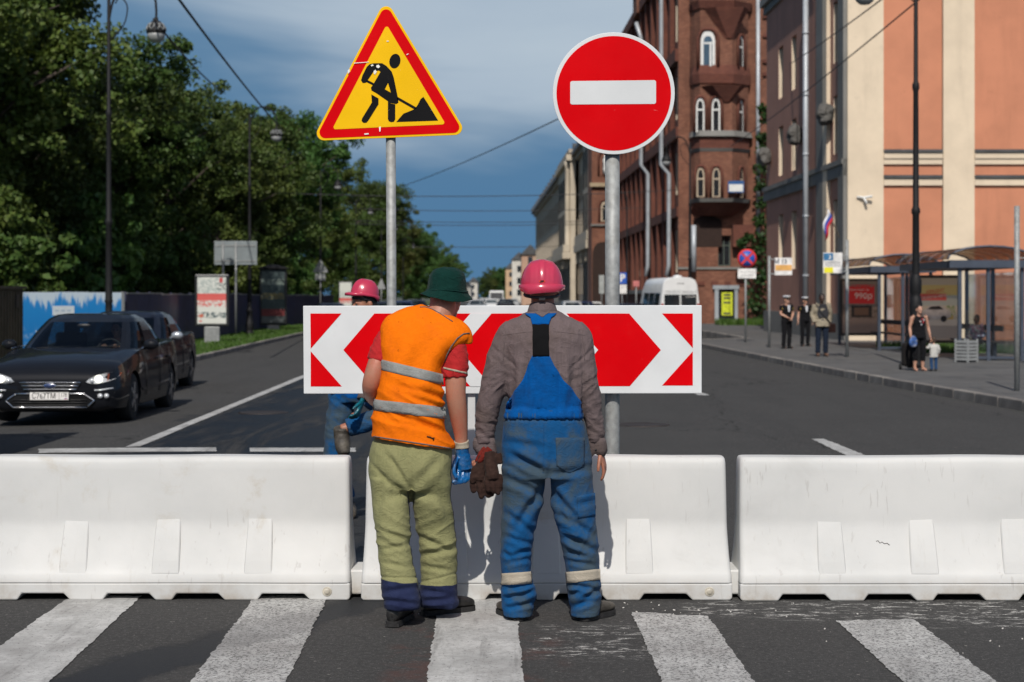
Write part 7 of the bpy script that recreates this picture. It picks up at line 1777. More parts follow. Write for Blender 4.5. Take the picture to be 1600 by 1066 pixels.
    for (x, y) in ((1.43, -1), (1.43, 1), (-1.43, -1), (-1.43, 1)): wheel(r, y * .80, x if x > 0 else -1.43, y)
    if not detail: return r
    # chrome window line, door seams, handles, mirrors
    for s in (1, -1):
        m = MB(); m.tube([(s * .905, -.9, .985), (s * .90, -.3, 1.0), (s * .90, .5, 1.012), (s * .885, 1.25, 1.03)], .008, 5); m.build('window_trim', CHROME, r)
        for yy in (-.72, .32, 1.18): m = MB(); m.tube([(s * .947, yy, .32), (s * .952, yy + .02, .62), (s * .918, yy + .04, .95)], .005, 4); m.build('door_seam', BLACKP, r)
        for yy in (.12, 1.02): m = MB(); m.box(s * .935 - .012, s * .935 + .02 * 1, yy, yy + .18, .80, .83); m.build('door_handle', paint, r, bevel=.008)
        m = MB(); m.ball((s * 1.0, -.66, 1.03), (.11, .07, .075), 14, 9); m.tube([(s * .86, -.62, .98), (s * .95, -.64, 1.0)], .025, 6); mi = m.build('mirror', M('silver_mirror', (.5, .52, .54), .25, .6) if silver_mirror else paint, r)
        m = MB(); m.obox((s * .945, 0, .42), (.006, 0, 0), (0, 1.0, 0), (0, 0, .018)); m.build('side_moulding', paint, r)
        # headlamps laid on the wing
        pl = [(.47, .585), (.52, .635), (.62, .675), (.72, .70), (.80, .715), (.855, .72), (.868, .70), (.86, .655), (.82, .615), (.75, .59), (.64, .565), (.54, .56)]
        N_ = len(pl); top = [(s * x, fy(s * x, z) - .014, z) for x, z in pl]; bot = [(s * x, fy(s * x, z) + .03, z) for x, z in pl]; cn = (s * .68, fy(s * .68, .635) - .028, .635)
        m = MB(); m.add(top + bot + [cn], [(i, (i + 1) % N_, 2 * N_) if s < 0 else ((i + 1) % N_, i, 2 * N_) for i in range(N_)] + [(i, N_ + i, N_ + (i + 1) % N_, (i + 1) % N_) for i in range(N_)], 0, True); h = m.build('headlight', LENS, r)
        for bx_, bz_, rd, mt in ((.64, .622, .046, LIT if lit else LENS), (.55, .60, .03, LENS)):
            m = MB(); m.lathe([(rd, .004), (rd, -.012), (rd * .6, -.022), (.004, -.025)], (s * bx_, fy(s * bx_, bz_) - .018, bz_), 18, axis='y'); m.build('headlamp_bulb', mt, h)
        m = MB(); q = [(.74, .60), (.865, .66), (.868, .70), (.75, .69)]; m.add([(s * x, fy(s * x, z) - .024, z) for x, z in q] + [(s * x, fy(s * x, z) + .01, z) for x, z in q], [(0, 1, 2, 3), (0, 4, 5, 1), (1, 5, 6, 2), (2, 6, 7, 3), (3, 7, 4, 0)]); m.build('indicator', AMB, h)
        q = [(.60, .435), (.62, .365), (.80, .375), (.83, .45)]
        m = MB(); m.add([(s * x, fy(s * x, z) - .008, z) for x, z in q] + [(s * x, fy(s * x, z) + .02, z) for x, z in q], [(0, 1, 2, 3), (0, 4, 5, 1), (1, 5, 6, 2), (2, 6, 7, 3), (3, 7, 4, 0)]); fo = m.build('fog_lamp', GRILLE, r)
        for dx in (.655, .735): m = MB(); m.lathe([(.033, .004), (.033, -.014), (.005, -.024)], (s * dx, fy(s * dx, .40) - .006, .40), 14, axis='y'); m.build('lamp', LENS, fo)
        m = MB(); m.tube([(s * x, fy(s * x, z) - .008, z) for x, z in ((.58, .475), (.66, .478), (.74, .488), (.81, .502))], .011, 6); m.build('running_light', LENS, r)
        m = MB(); m.obox((s * .72, 2.345, .82), (.12, -.05 * s, 0), (0, .03, 0), (0, 0, .09)); m.build('tail_light', REDL, r, bevel=.02)
    # upper grille with chrome bars and badge
    def cyl(x, z): return fy(x, z) - .006
    def bar(nm, z, hw, th, mt, parent, dy=0):
        m = MB(); pts = [(x, cyl(x, z) - .008 + dy, z) for x in np.linspace(-hw, hw, 9)]; m.tube(pts, [(th, .012)] * 9, 6, ref=(0, 0, 1)); return m.build(nm, mt, parent)
    pg = [(-.42, .66), (-.36, .555), (.36, .555), (.42, .66)]
    m = MB(); m.add([(x, cyl(x, z) - .006, z) for x, z in [(-.40, .575), (-.2, .58), (0, .582), (.2, .58), (.40, .575), (.35, .49), (0, .485), (-.35, .49)]], [tuple(range(8))]); gr = m.build('upper_grille', GRILLE, r, solid=.01)
    for z, hw in ((.578, .40), (.535, .37), (.488, .35)): bar('chrome_bar', z, hw, .009, CHROME, gr)
    m = MB(); m.lathe([(.085, 0), (.085, -.012), (.07, -.016), (.01, -.017)], (0, cyl(0, .535) - .008, .535), 24, axis='y', sy=.42); m.build('badge', CHROME, gr)
    m = MB(); m.lathe([(.07, 0), (.07, -.004), (.01, -.005)], (0, cyl(0, .535) - .026, .535), 24, axis='y', sy=.38); m.build('badge_oval', M('badge_blue', (.02, .05, .2), .3), gr)
    text('badge_lettering', 'Ford', .05, CHROME, gr, (0, cyl(0, .535) - .033, .535))
    # lower trapezoid grille with chrome frame
    lo = [(-.44, .43), (-.58, .34), (-.48, .25), (.48, .25), (.58, .34), (.44, .43)]
    m = MB(); m.add([(x, cyl(x, z) - .008, z) for x, z in lo], [tuple(range(6))]); lg = m.build('lower_grille', GRILLE, r, solid=.01)
    pl = spline_pts([(*p, 0) for p in lo] + [(*lo[0], 0)], 4); pp = []
    for i in range(len(lo)):
        a, b = lo[i], lo[(i + 1) % 6]
        for t in range(6): x, z = a[0] + (b[0] - a[0]) * t / 6, a[1] + (b[1] - a[1]) * t / 6; pp.append((x, cyl(x, z) - .016, z))
    m = MB(); m.tube(pp + [pp[0]], .013, 6); m.build('chrome_frame', CHROME, lg)
    for z in (.28, .315, .35): bar('grille_slat', z, .48, .006, BLACKP, lg, -.004)
    if plate_txt:
        m = MB(); m.box(-.26, .26, -2.442, -2.40, .345, .457); pt_ = m.build('number_plate', M('plate_black', (.02, .02, .02), .5), r, bevel=.004)
        m = MB(); m.box(-.252, .252, -2.446, -2.4425, .352, .45); m.build('plate_face', WH, pt_)
        text('plate_number', plate_txt[0], .105, BLACKP, pt_, (-.07, -2.448, .40), bold=.0003, sx=.80); text('plate_region', plate_txt[1], .07, BLACKP, pt_, (.192, -2.448, .415), sx=.8)
        m = MB(); m.box(.13, .134, -2.449, -2.4465, .353, .449); m.build('plate_rule', BLACKP, pt_)
        for k, c in enumerate((WH, M('flag_blue', (.02, .06, .35), .8), M('flag_red', (.5, .02, .03), .8))): m = MB(); m.box(.20, .235, -2.449, -2.4465, .362 + .007 * (2 - k), .368 + .007 * (2 - k)); m.build('plate_flag', c, pt_)
    # wipers, interior
    for x0, x1 in ((-.5, .1), (.05, .62)): m = MB(); m.tube([(x0, -1.12, .995), (x1, -1.02, 1.02)], .008, 5); m.build('wiper', BLACKP, r)
    m = MB(); m.box(-.74, .74, -.98, -.55, .80, .975); m.build('dashboard', INTER, r, bevel=.05)
    for x in (-.36, .36):
        m = MB(); m.box(x - .24, x + .24, -.25, .3, .45, .62); m.obox((x, .32, .88), (.23, 0, 0), (0, .06, -.015), (0, .07, .30)); m.obox((x, .42, 1.24), (.11, 0, 0), (0, .045, 0), (0, .01, .085)); m.build('seat', INTER, r, bevel=.04)
    m = MB(); m.box(-.68, .68, .9, 1.3, .5, .98); m.build('rear_seat', INTER, r, bevel=.05)
    m = MB(); m.tube([(.36 + .18 * math.cos(a), -.42 + .06 * math.sin(a), .93 + .17 * math.sin(a)) for a in np.linspace(0, 2 * math.pi, 24)], .014, 6); m.build('steering_wheel', BLACKP, r)
    m = MB(); m.ball((0, -.42, 1.29), (.11, .02, .035), 10, 7); m.build('rear_view_mirror', BLACKP, r)
    return r
BLACKC = carpaint('black_car_paint', (.008, .009, .012)); DARKC = carpaint('dark_blue_car_paint', (.010, .012, .020))
yaw = R(1.2)
c1 = make_car('black saloon car with headlights on, nearest of the two cars at the left', BLACKC, True, ('С767ТМ', '178'))
c1.location = (-6.13, 22.75 + 2.39, zg(-6.1, 25) - .0); c1.rotation_euler = (0, 0, yaw)
c2 = make_car('dark car with silver mirrors right behind the nearest black saloon', DARKC, True, None, silver_mirror=True, lit=False)
c2.location = (-7.05, 29.4 + 2.39, zg(-7.0, 31)); c2.rotation_euler = (0, 0, yaw)
# distant traffic
paints = [carpaint('far_dark_paint', (.012, .014, .02)), carpaint('far_silver_paint', (.35, .36, .37)), carpaint('far_white_paint', (.65, .65, .64)), carpaint('far_blue_paint', (.02, .03, .07)), carpaint('far_red_paint', (.25, .02, .02))]
protos = {}
far = [(515, 84, 0, 'dark car showing above the board, left of the third worker\'s helmet'), (592, 92, 0, 'dark car behind the thin sign post'), (628, 104, 3, 'dark blue car between the thin sign post and the green hat'), (650, 128, 0, 'dark car just left of the green bucket hat'), (745, 150, 1, 'silver car right of the green bucket hat'), (768, 190, 2, 'white car far down the street between the two heads'), (790, 170, 0, 'dark car far down the street left of the pink helmet'), (757, 260, 2, 'small white car far down the middle of the street'), (783, 300, 2, 'small white car farther down, right of the middle'), (801, 230, 1, 'silver car touching the left side of the pink helmet'), (893, 120, 1, 'silver parked car right of the pink helmet'), (912, 135, 3, 'blue parked car before the classical building'), (928, 150, 2, 'white parked car left of the thick sign post'), (985, 88, 0, 'dark parked car left of the minibus')]
for px, D, k, lab in far:
    if k not in protos: o = protos[k] = make_car(lab, paints[k], False)
    else: o = copy_tree(protos[k])
    tag(o, lab, 'car', 'distant cars on the street'); o.location = ((px - 800) * D / F, D, zg((px - 800) * D / F, D)); o.rotation_euler = (0, 0, yaw + (0 if px < 780 else math.pi))
far_van = thing('van', 'white delivery van far down the street between the two heads', 'van', ((776 - 800) * 240 / F, 240, 0))
m = MB(); m.prism([(-2.6, .4), (-2.6, 1.1), (-2.0, 1.35), (-1.5, 2.3), (-1.2, 2.5), (2.6, 2.55), (2.65, .4)], 'x', -.98, .98); m.build('body', paints[2], far_van, bevel=.08)
m = MB(); m.obox((0, -1.78, 1.83), (.85, 0, 0), (0, .05, 0), (0, .22, .42)); m.build('windscreen', DGLASS, far_van)
for y in (-1.7, 1.7):
    for s in (-.85, .85): m = MB(); m.lathe([(.2, -.1), (.34, -.1), (.34, .1), (.2, .1)], (s, y, .34), 16, axis='x'); m.build('wheel', TYRE, far_van)
# white minibus seen from behind
def minibus():
    D = 84.5; sc = D / F; r = thing('minibus', 'white minibus seen from behind, parked before the brick building', 'minibus', ((1063 - 800) * sc, D, -.16), R(8))
    WB = M('minibus_white', (.74, .75, .75), .35, 0, .05, 2, coat=.3); prof = [(.98, .35), (1.0, .6), (1.0, 1.2), (.97, 1.6), (.91, 2.1), (.86, 2.45), (.76, 2.66), (.55, 2.76), (0, 2.80)]
    rings = []
    for y, k, dz in ((-.02, .955, -.04), (.06, .985, -.01), (.2, 1, 0), (2.5, 1, 0), (4.2, 1, 0), (4.7, .98, -.3), (5.4, .94, -1.1), (5.9, .88, -1.5)):
        half = [(0, .35)] + [(x * k, max(.36, z + (dz * max(0, (z - .9) / 1.9) if z > .9 else 0))) for x, z in prof]
        rings.append([(x, y, z) for x, z in half] + [(-x, y, z) for x, z in half[-2:0:-1]])
    m = MB(); m.loft([q[::-1] for q in rings], True); m.build('body', WB, r)
    for s in (-1, 1):
        m = MB(); m.obox((s * .425, -.035, 1.62), (.385, 0, 0), (0, .012, 0), (0, .012, .32)); m.build('rear_window', DGLASS, r, bevel=.02)
        m = MB(); m.obox((s * .90, -.02, 1.15), (.055, 0, 0), (0, .03, 0), (0, 0, .35)); m.build('tail_light', REDL, r, bevel=.02)
        for k in range(3): m = MB(); m.obox((s * .965, .9 + 1.25 * k, 1.72), (.012, 0, 0), (0, .55, 0), (-s * .045, 0, .30)); m.build('side_window', DGLASS, r)
        for y in (.95, 4.6): m = MB(); m.lathe([(.2, -.1), (.34, -.11), (.35, 0), (.34, .11), (.2, .1)], (s * .86, y, .35), 20, axis='x'); m.build('wheel', TYRE, r)
    m = MB(); m.box(-.008, .008, -.055, -.02, .5, 2.0); m.build('door_gap', M('grey_gap', (.2, .2, .2), .6), r)
    m = MB(); m.box(-.9, .9, -.12, .02, .42, .62); m.build('bumper', BLACKP, r, bevel=.02)
    m = MB(); m.lathe([(.25, 2.79), (.22, 2.86), (.08, 2.90), (.02, 2.905)], (0, .6, 0), 14); m.build('roof_hatch', WB, r)
    m = MB(); m.box(-.18, .18, -.03, .04, 2.46, 2.50); m.build('brake_light', M('dull_grey', (.3, .3, .3), .5), r)
    text('phone_lettering', 'т.955-22-27', .17, M('print_grey', (.35, .35, .36), .6), r, (-.42, -.045, 2.08), (R(88), 0, 0)); text('brand_lettering', 'Заходи-К', .17, M('print_grey', (.35, .35, .36), .6), r, (.46, -.045, 2.08), (R(88), 0, 0))
    text('glass_lettering', 'школьный', .10, WH, r, (.5, -.065, 1.83), (R(90), 0, 0))
    return r
minibus()
# box truck off the left edge: its shadow and a rear corner reach into the picture
tk = thing('truck', 'dark truck cut off by the left edge, its shadow lying on the road', 'truck', (-6.95, 15, zg(-6.9, 15)))
m = MB(); m.box(-1.2, 1.2, -1.5, 3.3, 1.0, 3.35); m.build('box_body', M('truck_grey', (.09, .09, .10), .6), tk, bevel=.03)
m = MB(); m.box(-1.1, 1.1, -3.4, -1.6, .5, 2.6); m.build('cab', BLACKC, tk, bevel=.15)
m = MB(); m.box(-.5, .5, -3.2, 3.2, .55, .98); m.build('chassis', BLACKP, tk)
for y in (-2.5, 2.0):
    for s in (-.95, .95): m = MB(); m.lathe([(.25, -.14), (.45, -.14), (.47, 0), (.45, .14), (.25, .14)], (s, y, .47), 22, axis='x'); m.build('wheel', TYRE, tk)
m = MB(); m.obox((1.22, 3.2, .80), (.28, 0, 0), (0, .05, 0), (0, 0, .20)); m.build('mudguard', BLACKP, tk, bevel=.05)
m = MB(); m.ball((1.50, 3.16, .96), (.06, .04, .04), 10, 7); m.build('marker_lamp', CHROME, tk)
# ------------------------------------------------------------------ passers-by and the third worker
def figure(label, loc, rz, H, J={}, skin=SKIN_C, top=None, sleeve=1.0, top_len=.86, bottom=None, cuff=.08, shoe=None, hair=None, hat=None, group=None, vox=.013, head_turn=0, head_pitch=0, extra=None, fat=1.0, child=False, boots=None, glove=None, helm=None, shoe_k=1.0, head_k=1.0):
    """standing figure facing -Y before turning; J overrides joints (metres for a 1.75 m body)"""
    r = thing('person', label, 'person', loc, rz, group)
    j = dict(hipL=(-.095, 0, .93), hipR=(.095, 0, .93), kneeL=(-.105, -.015, .50), kneeR=(.105, -.015, .50), ankL=(-.11, .02, .09), ankR=(.11, .02, .09), toeL=(-.13, -.16, .03), toeR=(.13, -.16, .03),
             shL=(-.185, 0, 1.42), shR=(.185, 0, 1.42), elL=(-.245, .03, 1.14), elR=(.245, .03, 1.14), wrL=(-.255, -.05, .90), wrR=(.255, -.05, .90), pel=(0, 0, .98), wst=(0, .01, 1.12), chs=(0, 0, 1.30), nck=(0, .01, 1.46), hd=(0, -.015, 1.615))
    j.update(J); V = {k: Vector(v) for k, v in j.items()}; f = fat
    def torso(m, g=0.0, z_lo=None):
        rings = []
        for c, rx, ry in ((V['pel'] + Vector((0, 0, -.10)), .155, .115), (V['pel'], .165 * f, .125 * f), (V['wst'], .145 * f, .11 * f), (V['chs'], .168 * f, .12 * f), (V['nck'] - Vector((0, 0, .07)), .15, .095), (V['nck'] - Vector((0, 0, .02)), .085, .07)):
            rings.append(ringv(c, Vector((rx + g, 0, 0)), Vector((0, ry + g, 0)), 22, 2.2))
        m.loft(rings, True)
    def seg(m, pts, rs, n=12): limbv(m, [(*p, r_) for p, r_ in zip(pts, rs)], n)
    m = MB(); torso(m)
    hs = 1.18 if child else head_k
    seg(m, [V['nck'] - Vector((0, 0, .06)), V['nck'], V['hd'] - Vector((0, 0, .04))], [.06, .055, .055])
    Mh = head_shape(m, V['hd'], head_turn, head_pitch, hs)
    for s in 'LR':
        seg(m, [V['sh' + s] * .92 + V['chs'] * .08, V['sh' + s], (V['sh' + s] + V['el' + s]) / 2, V['el' + s], V['el' + s].lerp(V['wr' + s], .4), V['wr' + s]], [.06, .058, .048, .04, .04, .026])
        seg(m, [V['hip' + s] + Vector((0, 0, .03)), V['hip' + s].lerp(V['knee' + s], .35), V['knee' + s], V['knee' + s].lerp(V['ank' + s], .35), V['ank' + s]], [.09, .082, .055, .056, .037])
        seg(m, [V['ank' + s] + Vector((0, .03, -.045)), V['ank' + s].lerp(V['toe' + s], .5) + Vector((0, 0, -.01)), V['toe' + s]], [.034, .04, .026])
    me = fuse(m, vox * .85, 2)
    hm = MB()
    for s, sg in (('L', 1), ('R', -1)): d = V['wr' + s] - V['el' + s]; hand(hm, V['wr' + s] + d.normalized() * .02, d, (0, -1, 0) if abs(d.normalized().y) < .8 else (1, 0, 0), 1, .45, .95)
    o0_ = len(me.vertices); bmm = bmesh.new(); bmm.from_mesh(me); vs = [bmm.verts.new(v) for v in hm.v]
    for fc in hm.f:
        try: bmm.faces.new([vs[i] for i in fc])
        except ValueError: pass
    bmm.to_mesh(me); bmm.free()
    body = finish(me, 'body', skin, r)
    if glove:
        for s in 'LR':
            q = MB(); d = V['wr' + s] - V['el' + s]; hand(q, V['wr' + s] + d.normalized() * .02, d, (0, -1, 0) if abs(d.normalized().y) < .8 else (1, 0, 0), 1, .5, 1.12, rr=.0105); me = fuse(q, .005, 1); finish(me, 'glove', glove, r)
    # eyes
    for s in (-1, 1):
        m = MB(); p = Mh @ Vector((s * .03, -.088, -.004)); m.ball(tuple(p), .010 * hs, 8, 6); m.build('eye', M('eye', (.05, .04, .035), .2), r)
    wr = lambda a: (lambda c: a * (noise.noise(Vector((c.x * 9, c.y * 9, c.z * 16))) + .6 * (ridge(Vector((c.x * 8, c.y * 8, c.z * 20 + c.x * 9))) - .4)))
    if bottom:
        m = MB(); rings = []
        for c, rx, ry in ((V['pel'] + Vector((0, 0, -.12)), .155, .118), (V['pel'], .165 * f, .128 * f), (V['pel'] + Vector((0, 0, .07)), .152 * f, .118 * f)): rings.append(ringv(c, Vector((rx + .012, 0, 0)), Vector((0, ry + .012, 0)), 22, 2.2))
        m.loft(rings, True)
        for s in 'LR':
            e = V['ank' + s].lerp(V['knee' + s], max(0, (cuff - .05) / .42)); seg(m, [V['hip' + s] + Vector((0, 0, .02)), V['hip' + s].lerp(V['knee' + s], .35), V['knee' + s], V['knee' + s].lerp(e, .5), e], [.104, .098, .078, .074, .068])
        finish(fuse(m, vox, 2), 'trousers', bottom, r, wr(.010))
    if top:
        m = MB(); torso(m, .016)
        lo = V['wst'].lerp(V['pel'], (1.12 - top_len) / .14)
        m.loft([ringv(lo, Vector((.182 * f, 0, 0)), Vector((0, .142 * f, 0)), 22, 2.2), ringv(V['wst'], Vector((.168 * f, 0, 0)), Vector((0, .132 * f, 0)), 22, 2.2), ringv(V['chs'], Vector((.18 * f, 0, 0)), Vector((0, .134 * f, 0)), 22, 2.2)], True)
        for s in 'LR':
            if sleeve <= 0: continue
            P_ = [V['sh' + s] * .9 + V['chs'] * .1, V['sh' + s]]; rs = [.074, .074]
            if sleeve < .6: P_ += [V['sh' + s].lerp(V['el' + s], sleeve * 1.2)]; rs += [.068]
            else: P_ += [V['sh' + s].lerp(V['el' + s], .5), V['el' + s], V['el' + s].lerp(V['wr' + s], .5), V['wr' + s].lerp(V['el' + s], 1 - sleeve)]; rs += [.066, .060, .055, .046]
            seg(m, P_, rs)
        t = finish(fuse(m, vox, 2), 'top', top, r, wr(.011))
    if shoe:
        for s in 'LR':
            m = MB(); a, t_ = V['ank' + s], V['toe' + s]
            seg(m, [a + Vector((0, 0, .02)), a + Vector((0, .02, -.05))], [.046 * shoe_k, .048 * shoe_k]); seg(m, [a + Vector((0, .035, -.052)), a.lerp(t_, .5) + Vector((0, 0, -.012)), t_ + Vector((0, 0, .004))], [.044 * shoe_k, .048 * shoe_k, .034 * shoe_k]); finish(fuse(m, .010, 2), 'shoe', shoe, r)
    if hair:
        m = MB(); q = MB(); q.ball((0, .022, .045), (.082, .10, .090), 18, 12); q.ball((0, .06, -.03), (.07, .055, .075), 14, 10)
        vs = [Mh @ Vector(v) for v in q.v]; m.add(vs, q.f); finish(fuse(m, .010, 2), 'hair', hair, r, lambda c: .004 * noise.noise(c * 60))
    if hat: hat(r, Mh)
    if extra: extra(r, V, Mh)
    r.scale = (H / 1.75,) * 3
    if helm: helm(r, Mh)
    return r
P_BLACK = cloth('black_uniform', (.012, .012, .014), .2); P_DBLUE = cloth('dark_jeans', (.018, .026, .045), .25); P_BEIGE = cloth('beige_jacket', (.36, .31, .23), .12); P_DGREY = cloth('dark_grey_vest', (.045, .045, .05), .2)
P_WHITE = cloth('white_cotton', (.62, .61, .57), .08); P_JEANS = cloth('blue_jeans', (.03, .075, .17), .2); P_DARK = cloth('dark_clothes', (.02, .018, .018), .3)
SHOEB = M('black_shoe', (.015, .014, .014), .4); SHOEBR = M('brown_shoe', (.13, .07, .045), .5); HAIRD = M('dark_hair', (.015, .011, .008), .5, 0, .3, 30); HAIRB = M('brown_hair', (.05, .03, .018), .55, 0, .3, 30)
CAPW = M('white_cap', (.68, .69, .72), .6); GOLD = M('gold_badge', (.5, .33, .06), .4, .5)
def sailor_cap(r, Mh):
    m = MB(); m.loft([[Mh @ Vector((a * math.cos(t), .012 + b * math.sin(t), z)) for t in [2 * math.pi * k / 24 for k in range(24)]] for a, b, z in ((.084, .104, .055), (.086, .106, .085), (.125, .148, .115), (.12, .142, .135), (.03, .04, .142))], True); o = m.build('peaked_cap', CAPW, r)
    m = MB(); m.loft([[Mh @ Vector((a * math.cos(t), .012 + b * math.sin(t), z)) for t in [2 * math.pi * k / 24 for k in range(24)]] for a, b, z in ((.087, .107, .05), (.088, .108, .085))], True); m.build('cap_band', P_BLACK, o)
    m = MB(); m.loft([[Mh @ Vector((x, -.09 - q * (1 - (x / .08) ** 2) * .6, .052 - q * .25)) for x in np.linspace(-.08, .08, 9)] for q in (0, .06, .09)], False, 0, True, False); m.build('cap_peak', BLACKP, o, solid=.006)
    m = MB(); m.ball(tuple(Mh @ Vector((0, -.105, .085))), .016, 8, 6); m.build('cap_badge', GOLD, o)
def uniform(r, V, Mh):
    m = MB(); m.add([(-.055, -.128, 1.44), (.055, -.128, 1.44), (.02, -.146, 1.22), (-.02, -.146, 1.22)], [(0, 3, 2, 1)]); m.build('white_shirt_front', CAPW, r, solid=.006)
    for s in (-1, 1): m = MB(); m.obox((s * .215, -.055, 1.33), (.012, 0, 0), (0, .03, 0), (0, 0, .035)); m.build('sleeve_badge', GOLD, r)
def place(px, pyf): b = G(px, pyf); return (b.x, b.y, 0)
figure('sailor in black uniform and white cap, hands clasped, left of the other sailor', place(1229, 545), R(25), 1.70, dict(elL=(-.24, -.02, 1.15), wrL=(-.06, -.20, 1.02), elR=(.24, -.02, 1.15), wrR=(.05, -.22, 1.0)), SKIN_C, P_BLACK, .5, .90, P_BLACK, .05, SHOEB, HAIRD, sailor_cap, 'sailors on the pavement', extra=uniform)
figure('sailor in black uniform and white cap, arms hanging, beside the man in the beige jacket', place(1258, 541), R(15), 1.66, dict(wrL=(-.29, -.04, .90)), SKIN_C, P_BLACK, .5, .90, P_BLACK, .05, SHOEB, HAIRD, sailor_cap, 'sailors on the pavement', extra=uniform)
def bag(r, V, Mh):
    m = MB(); m.tube([(-.17, -.09, 1.44), (-.10, -.15, 1.30), (.02, -.175, 1.12), (.14, -.15, 1.0), (.22, -.06, .92)], [(.018, .004)] * 5, 6, ref=(1, 0, 0)); m.build('bag_strap', BLACKP, r)
    m = MB(); m.add([(-.10, -.138, 1.45), (.10, -.138, 1.45), (.165, -.128, 1.2), (.12, -.166, 1.08), (-.12, -.166, 1.08), (-.165, -.128, 1.2)], [(0, 5, 4, 3, 2, 1)]); m.build('vest_front', P_DGREY, r, solid=.012)
figure('man in beige jacket, dark vest and jeans with a brown shoulder bag', place(1284, 557), R(4), 1.77, dict(elL=(-.27, .03, 1.15), wrL=(-.22, -.10, .92), elR=(.27, .03, 1.15), wrR=(.23, -.02, .92)), SKIN_D, P_BEIGE, .92, .83, P_DBLUE, .06, SHOEBR, HAIRD, None, extra=bag, fat=1.12)
b = place(1294, 556); m = MB(); m.box(-.14, .14, -.06, .06, 0, .26); o = m.build('shoulder_bag', M('brown_leather', (.11, .035, .018), .55), None, bevel=.04); o.location = (b[0] + .04, b[1] - .17, .66); tag(o, 'brown leather shoulder bag hanging at the side of the man in beige', 'bag')
def tee(r, V, Mh):
    for i, (x, z, c) in enumerate(((.02, 1.36, (.4, .03, .04)), (-.03, 1.30, (.45, .4, .4)), (.05, 1.28, (.4, .03, .04)), (0, 1.22, (.3, .3, .32)), (.07, 1.34, (.45, .4, .4)))):
        m = MB(); m.ball((x, -.146, z), (.025, .006, .03), 8, 6); m.build('print_blot', M('tee_print_%d' % i, c, .7), r)
figure('woman in black top and trousers holding a toddler\'s hand', place(1436, 580), R(12), 1.50, dict(wrR=(.30, -.03, .90), elR=(.27, .03, 1.15)), SKIN_C, P_BLACK, .0, .86, P_BLACK, .24, None, HAIRD, None, extra=tee)
figure('toddler in white shirt and jeans seen from behind, beside the woman', place(1459, 580), R(190), .80, dict(hipL=(-.11, 0, .80), hipR=(.11, 0, .80), kneeL=(-.12, -.015, .45), kneeR=(.12, -.015, .45), shL=(-.20, 0, 1.28), shR=(.20, 0, 1.28), elL=(-.27, .03, 1.05), elR=(.30, -.03, 1.12), wrL=(-.28, -.05, .85), wrR=(.36, -.05, 1.20), pel=(0, 0, .88), wst=(0, .01, 1.02), chs=(0, 0, 1.18), nck=(0, .01, 1.34), hd=(0, -.015, 1.52)), SKIN_C, P_WHITE, .92, .78, P_JEANS, .05, SHOEB, HAIRB, None, child=True, fat=1.18)
# pushchair-like black bag with a white and blue carrier by the lamp
b = place(1420, 578); r = thing('trolley_bag', 'black wheeled trolley bag beside the lamp post', 'bag', b, 0)
m = MB(); m.box(-.16, .16, -.12, .12, .08, .62); m.build('bag_body', P_DARK, r, bevel=.06)
m = MB(); m.tube([(-.12, .13, .1), (-.12, .16, .95), (.12, .16, .95), (.12, .13, .1)], .012, 6); m.build('handle', BLACKP, r)
for s in (-1, 1): m = MB(); m.lathe([(.03, -.02), (.07, -.02), (.07, .02), (.03, .02)], (s * .18, .05, .07), 14, axis='x'); m.build('wheel', TYRE, r)
o = bpy.data.objects.new('tmp', None); cb_ = MB()
rr_ = [ringv(Vector((0, 0, z)), Vector((w_, 0, 0)), Vector((0, .06, 0)), 16, 2.4) for w_, z in ((.09, 0), (.12, .08), (.12, .2), (.08, .27), (.03, .33))]
cb_.loft(rr_, True); m = cb_; o = m.build('carrier_bag', M('carrier_blue', (.03, .09, .28), .5, 0, .6, 9, dirt=(.7, .7, .7), dirt_amt=.9, dirt_scale=6), None); b = place(1426.5, 580); o.scale = (.75, .75, .75); o.location = (b[0] - .03, b[1] - .15, .55); tag(o, 'blue and white carrier bag in the woman\'s hand', 'bag')
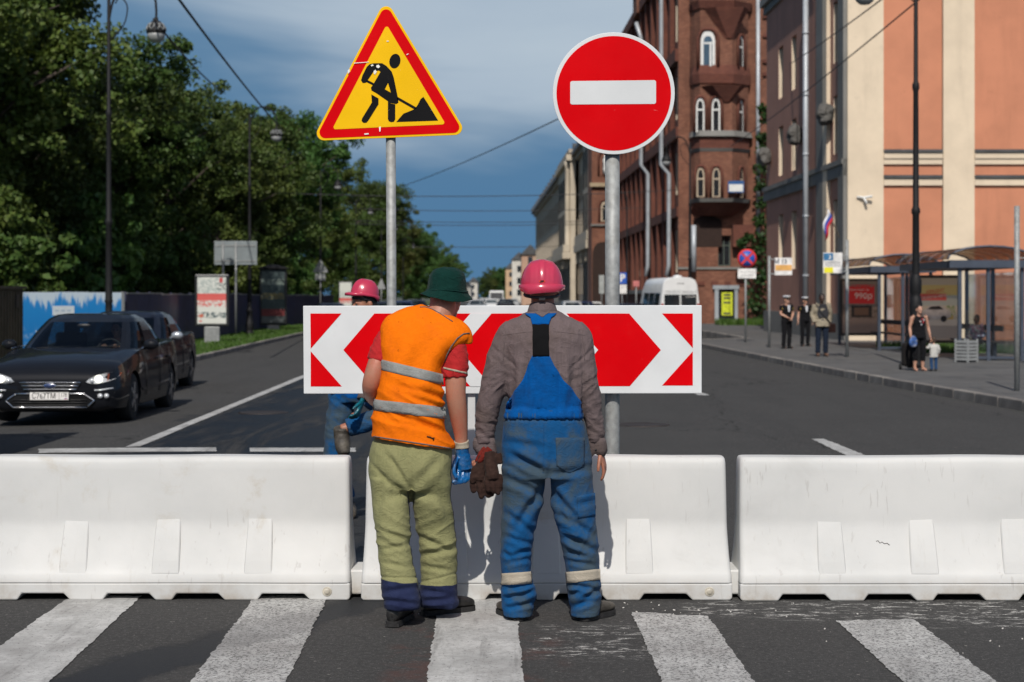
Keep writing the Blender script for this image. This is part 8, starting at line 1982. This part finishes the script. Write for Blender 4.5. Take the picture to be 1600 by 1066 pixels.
# seated person in the shelter
P_FLOR = M('floral_blouse', (.14, .10, .16), .8, 0, .6, 14, dirt=(.25, .45, .5), dirt_amt=.9, dirt_scale=9)
figure('person in a patterned top sitting on the bench in the nearer shelter', (12.72, 47.3, -.42), R(-55), 1.60, dict(kneeL=(-.13, -.42, .92), kneeR=(.13, -.42, .92), ankL=(-.13, -.44, .52), ankR=(.13, -.44, .52), toeL=(-.13, -.60, .47), toeR=(.13, -.60, .47), wrL=(-.12, -.34, 1.02), wrR=(.12, -.34, 1.02)), SKIN_D, P_FLOR, .92, .95, P_BEIGE, .1, SHOEB, HAIRD, None)
figure('person in dark clothes cut off by the right edge of the picture', (12.98, 43.0, 0), R(-90), 1.68, {}, SKIN_C, P_DARK, .5, .86, P_DARK, .06, SHOEB, HAIRD, None)
# driver of the black saloon
dd = figure('driver seen dimly behind the windscreen of the black saloon', (-6.13 + .36, 25.24, -.38), 0, 1.70, dict(kneeL=(-.13, -.42, .95), kneeR=(.13, -.42, .95), ankL=(-.13, -.60, .60), ankR=(.13, -.60, .60), toeL=(-.13, -.75, .58), toeR=(.13, -.75, .58), elL=(-.25, -.12, 1.16), wrL=(-.13, -.38, 1.30), elR=(.25, -.12, 1.16), wrR=(.13, -.38, 1.30)), SKIN_C, P_DGREY, .5, .95, P_DARK, .1, SHOEB, HAIRD, None)
# third worker behind the board: one leg raised, hand on his boot
def helm3(r, Mh): pass
w3 = figure('worker in blue overalls and pink helmet behind the board, one boot lifted', (-1.19, 13.05, 0), R(-8), 1.77,
    dict(hipL=(-.09, .02, .93), hipR=(.10, .02, .93), kneeL=(-.15, -.04, .50), ankL=(-.06, .05, .09), toeL=(.0, -.12, .035), kneeR=(.36, -.24, .80), ankR=(-.02, -.34, .68), toeR=(.02, -.41, .50), pel=(0, .02, .98), wst=(.03, -.02, 1.12), chs=(.08, -.06, 1.30), nck=(.12, -.09, 1.45), hd=(.10, -.11, 1.60), shL=(-.08, -.06, 1.41), shR=(.28, -.06, 1.40), elR=(.20, -.22, 1.15), wrR=(.15, -.37, .91), elL=(-.26, -.10, 1.14), wrL=(-.16, -.30, 1.22)),
    SKIN_B, BLUE, .88, .9, BLUED, .10, BOOTB, HAIRD, None, head_turn=R(-50), head_pitch=R(6), head_k=.88, vox=.010, glove=TEALG, shoe_k=1.25)
bpy.context.view_layer.update()
hj = Vector((.10, -.11, 1.60)) + Vector((0, .01, .045))
helmet(w3, hj + Vector((0, 0, .012)), R(-50), R(-9), Vector(), False, .83)
m = MB(); m.tube([(.165, -.33, .97), (.148, -.372, .90)], [(.05, .04), (.046, .036)], 14); m.build('glove_cuff', SHIRT_D, w3)
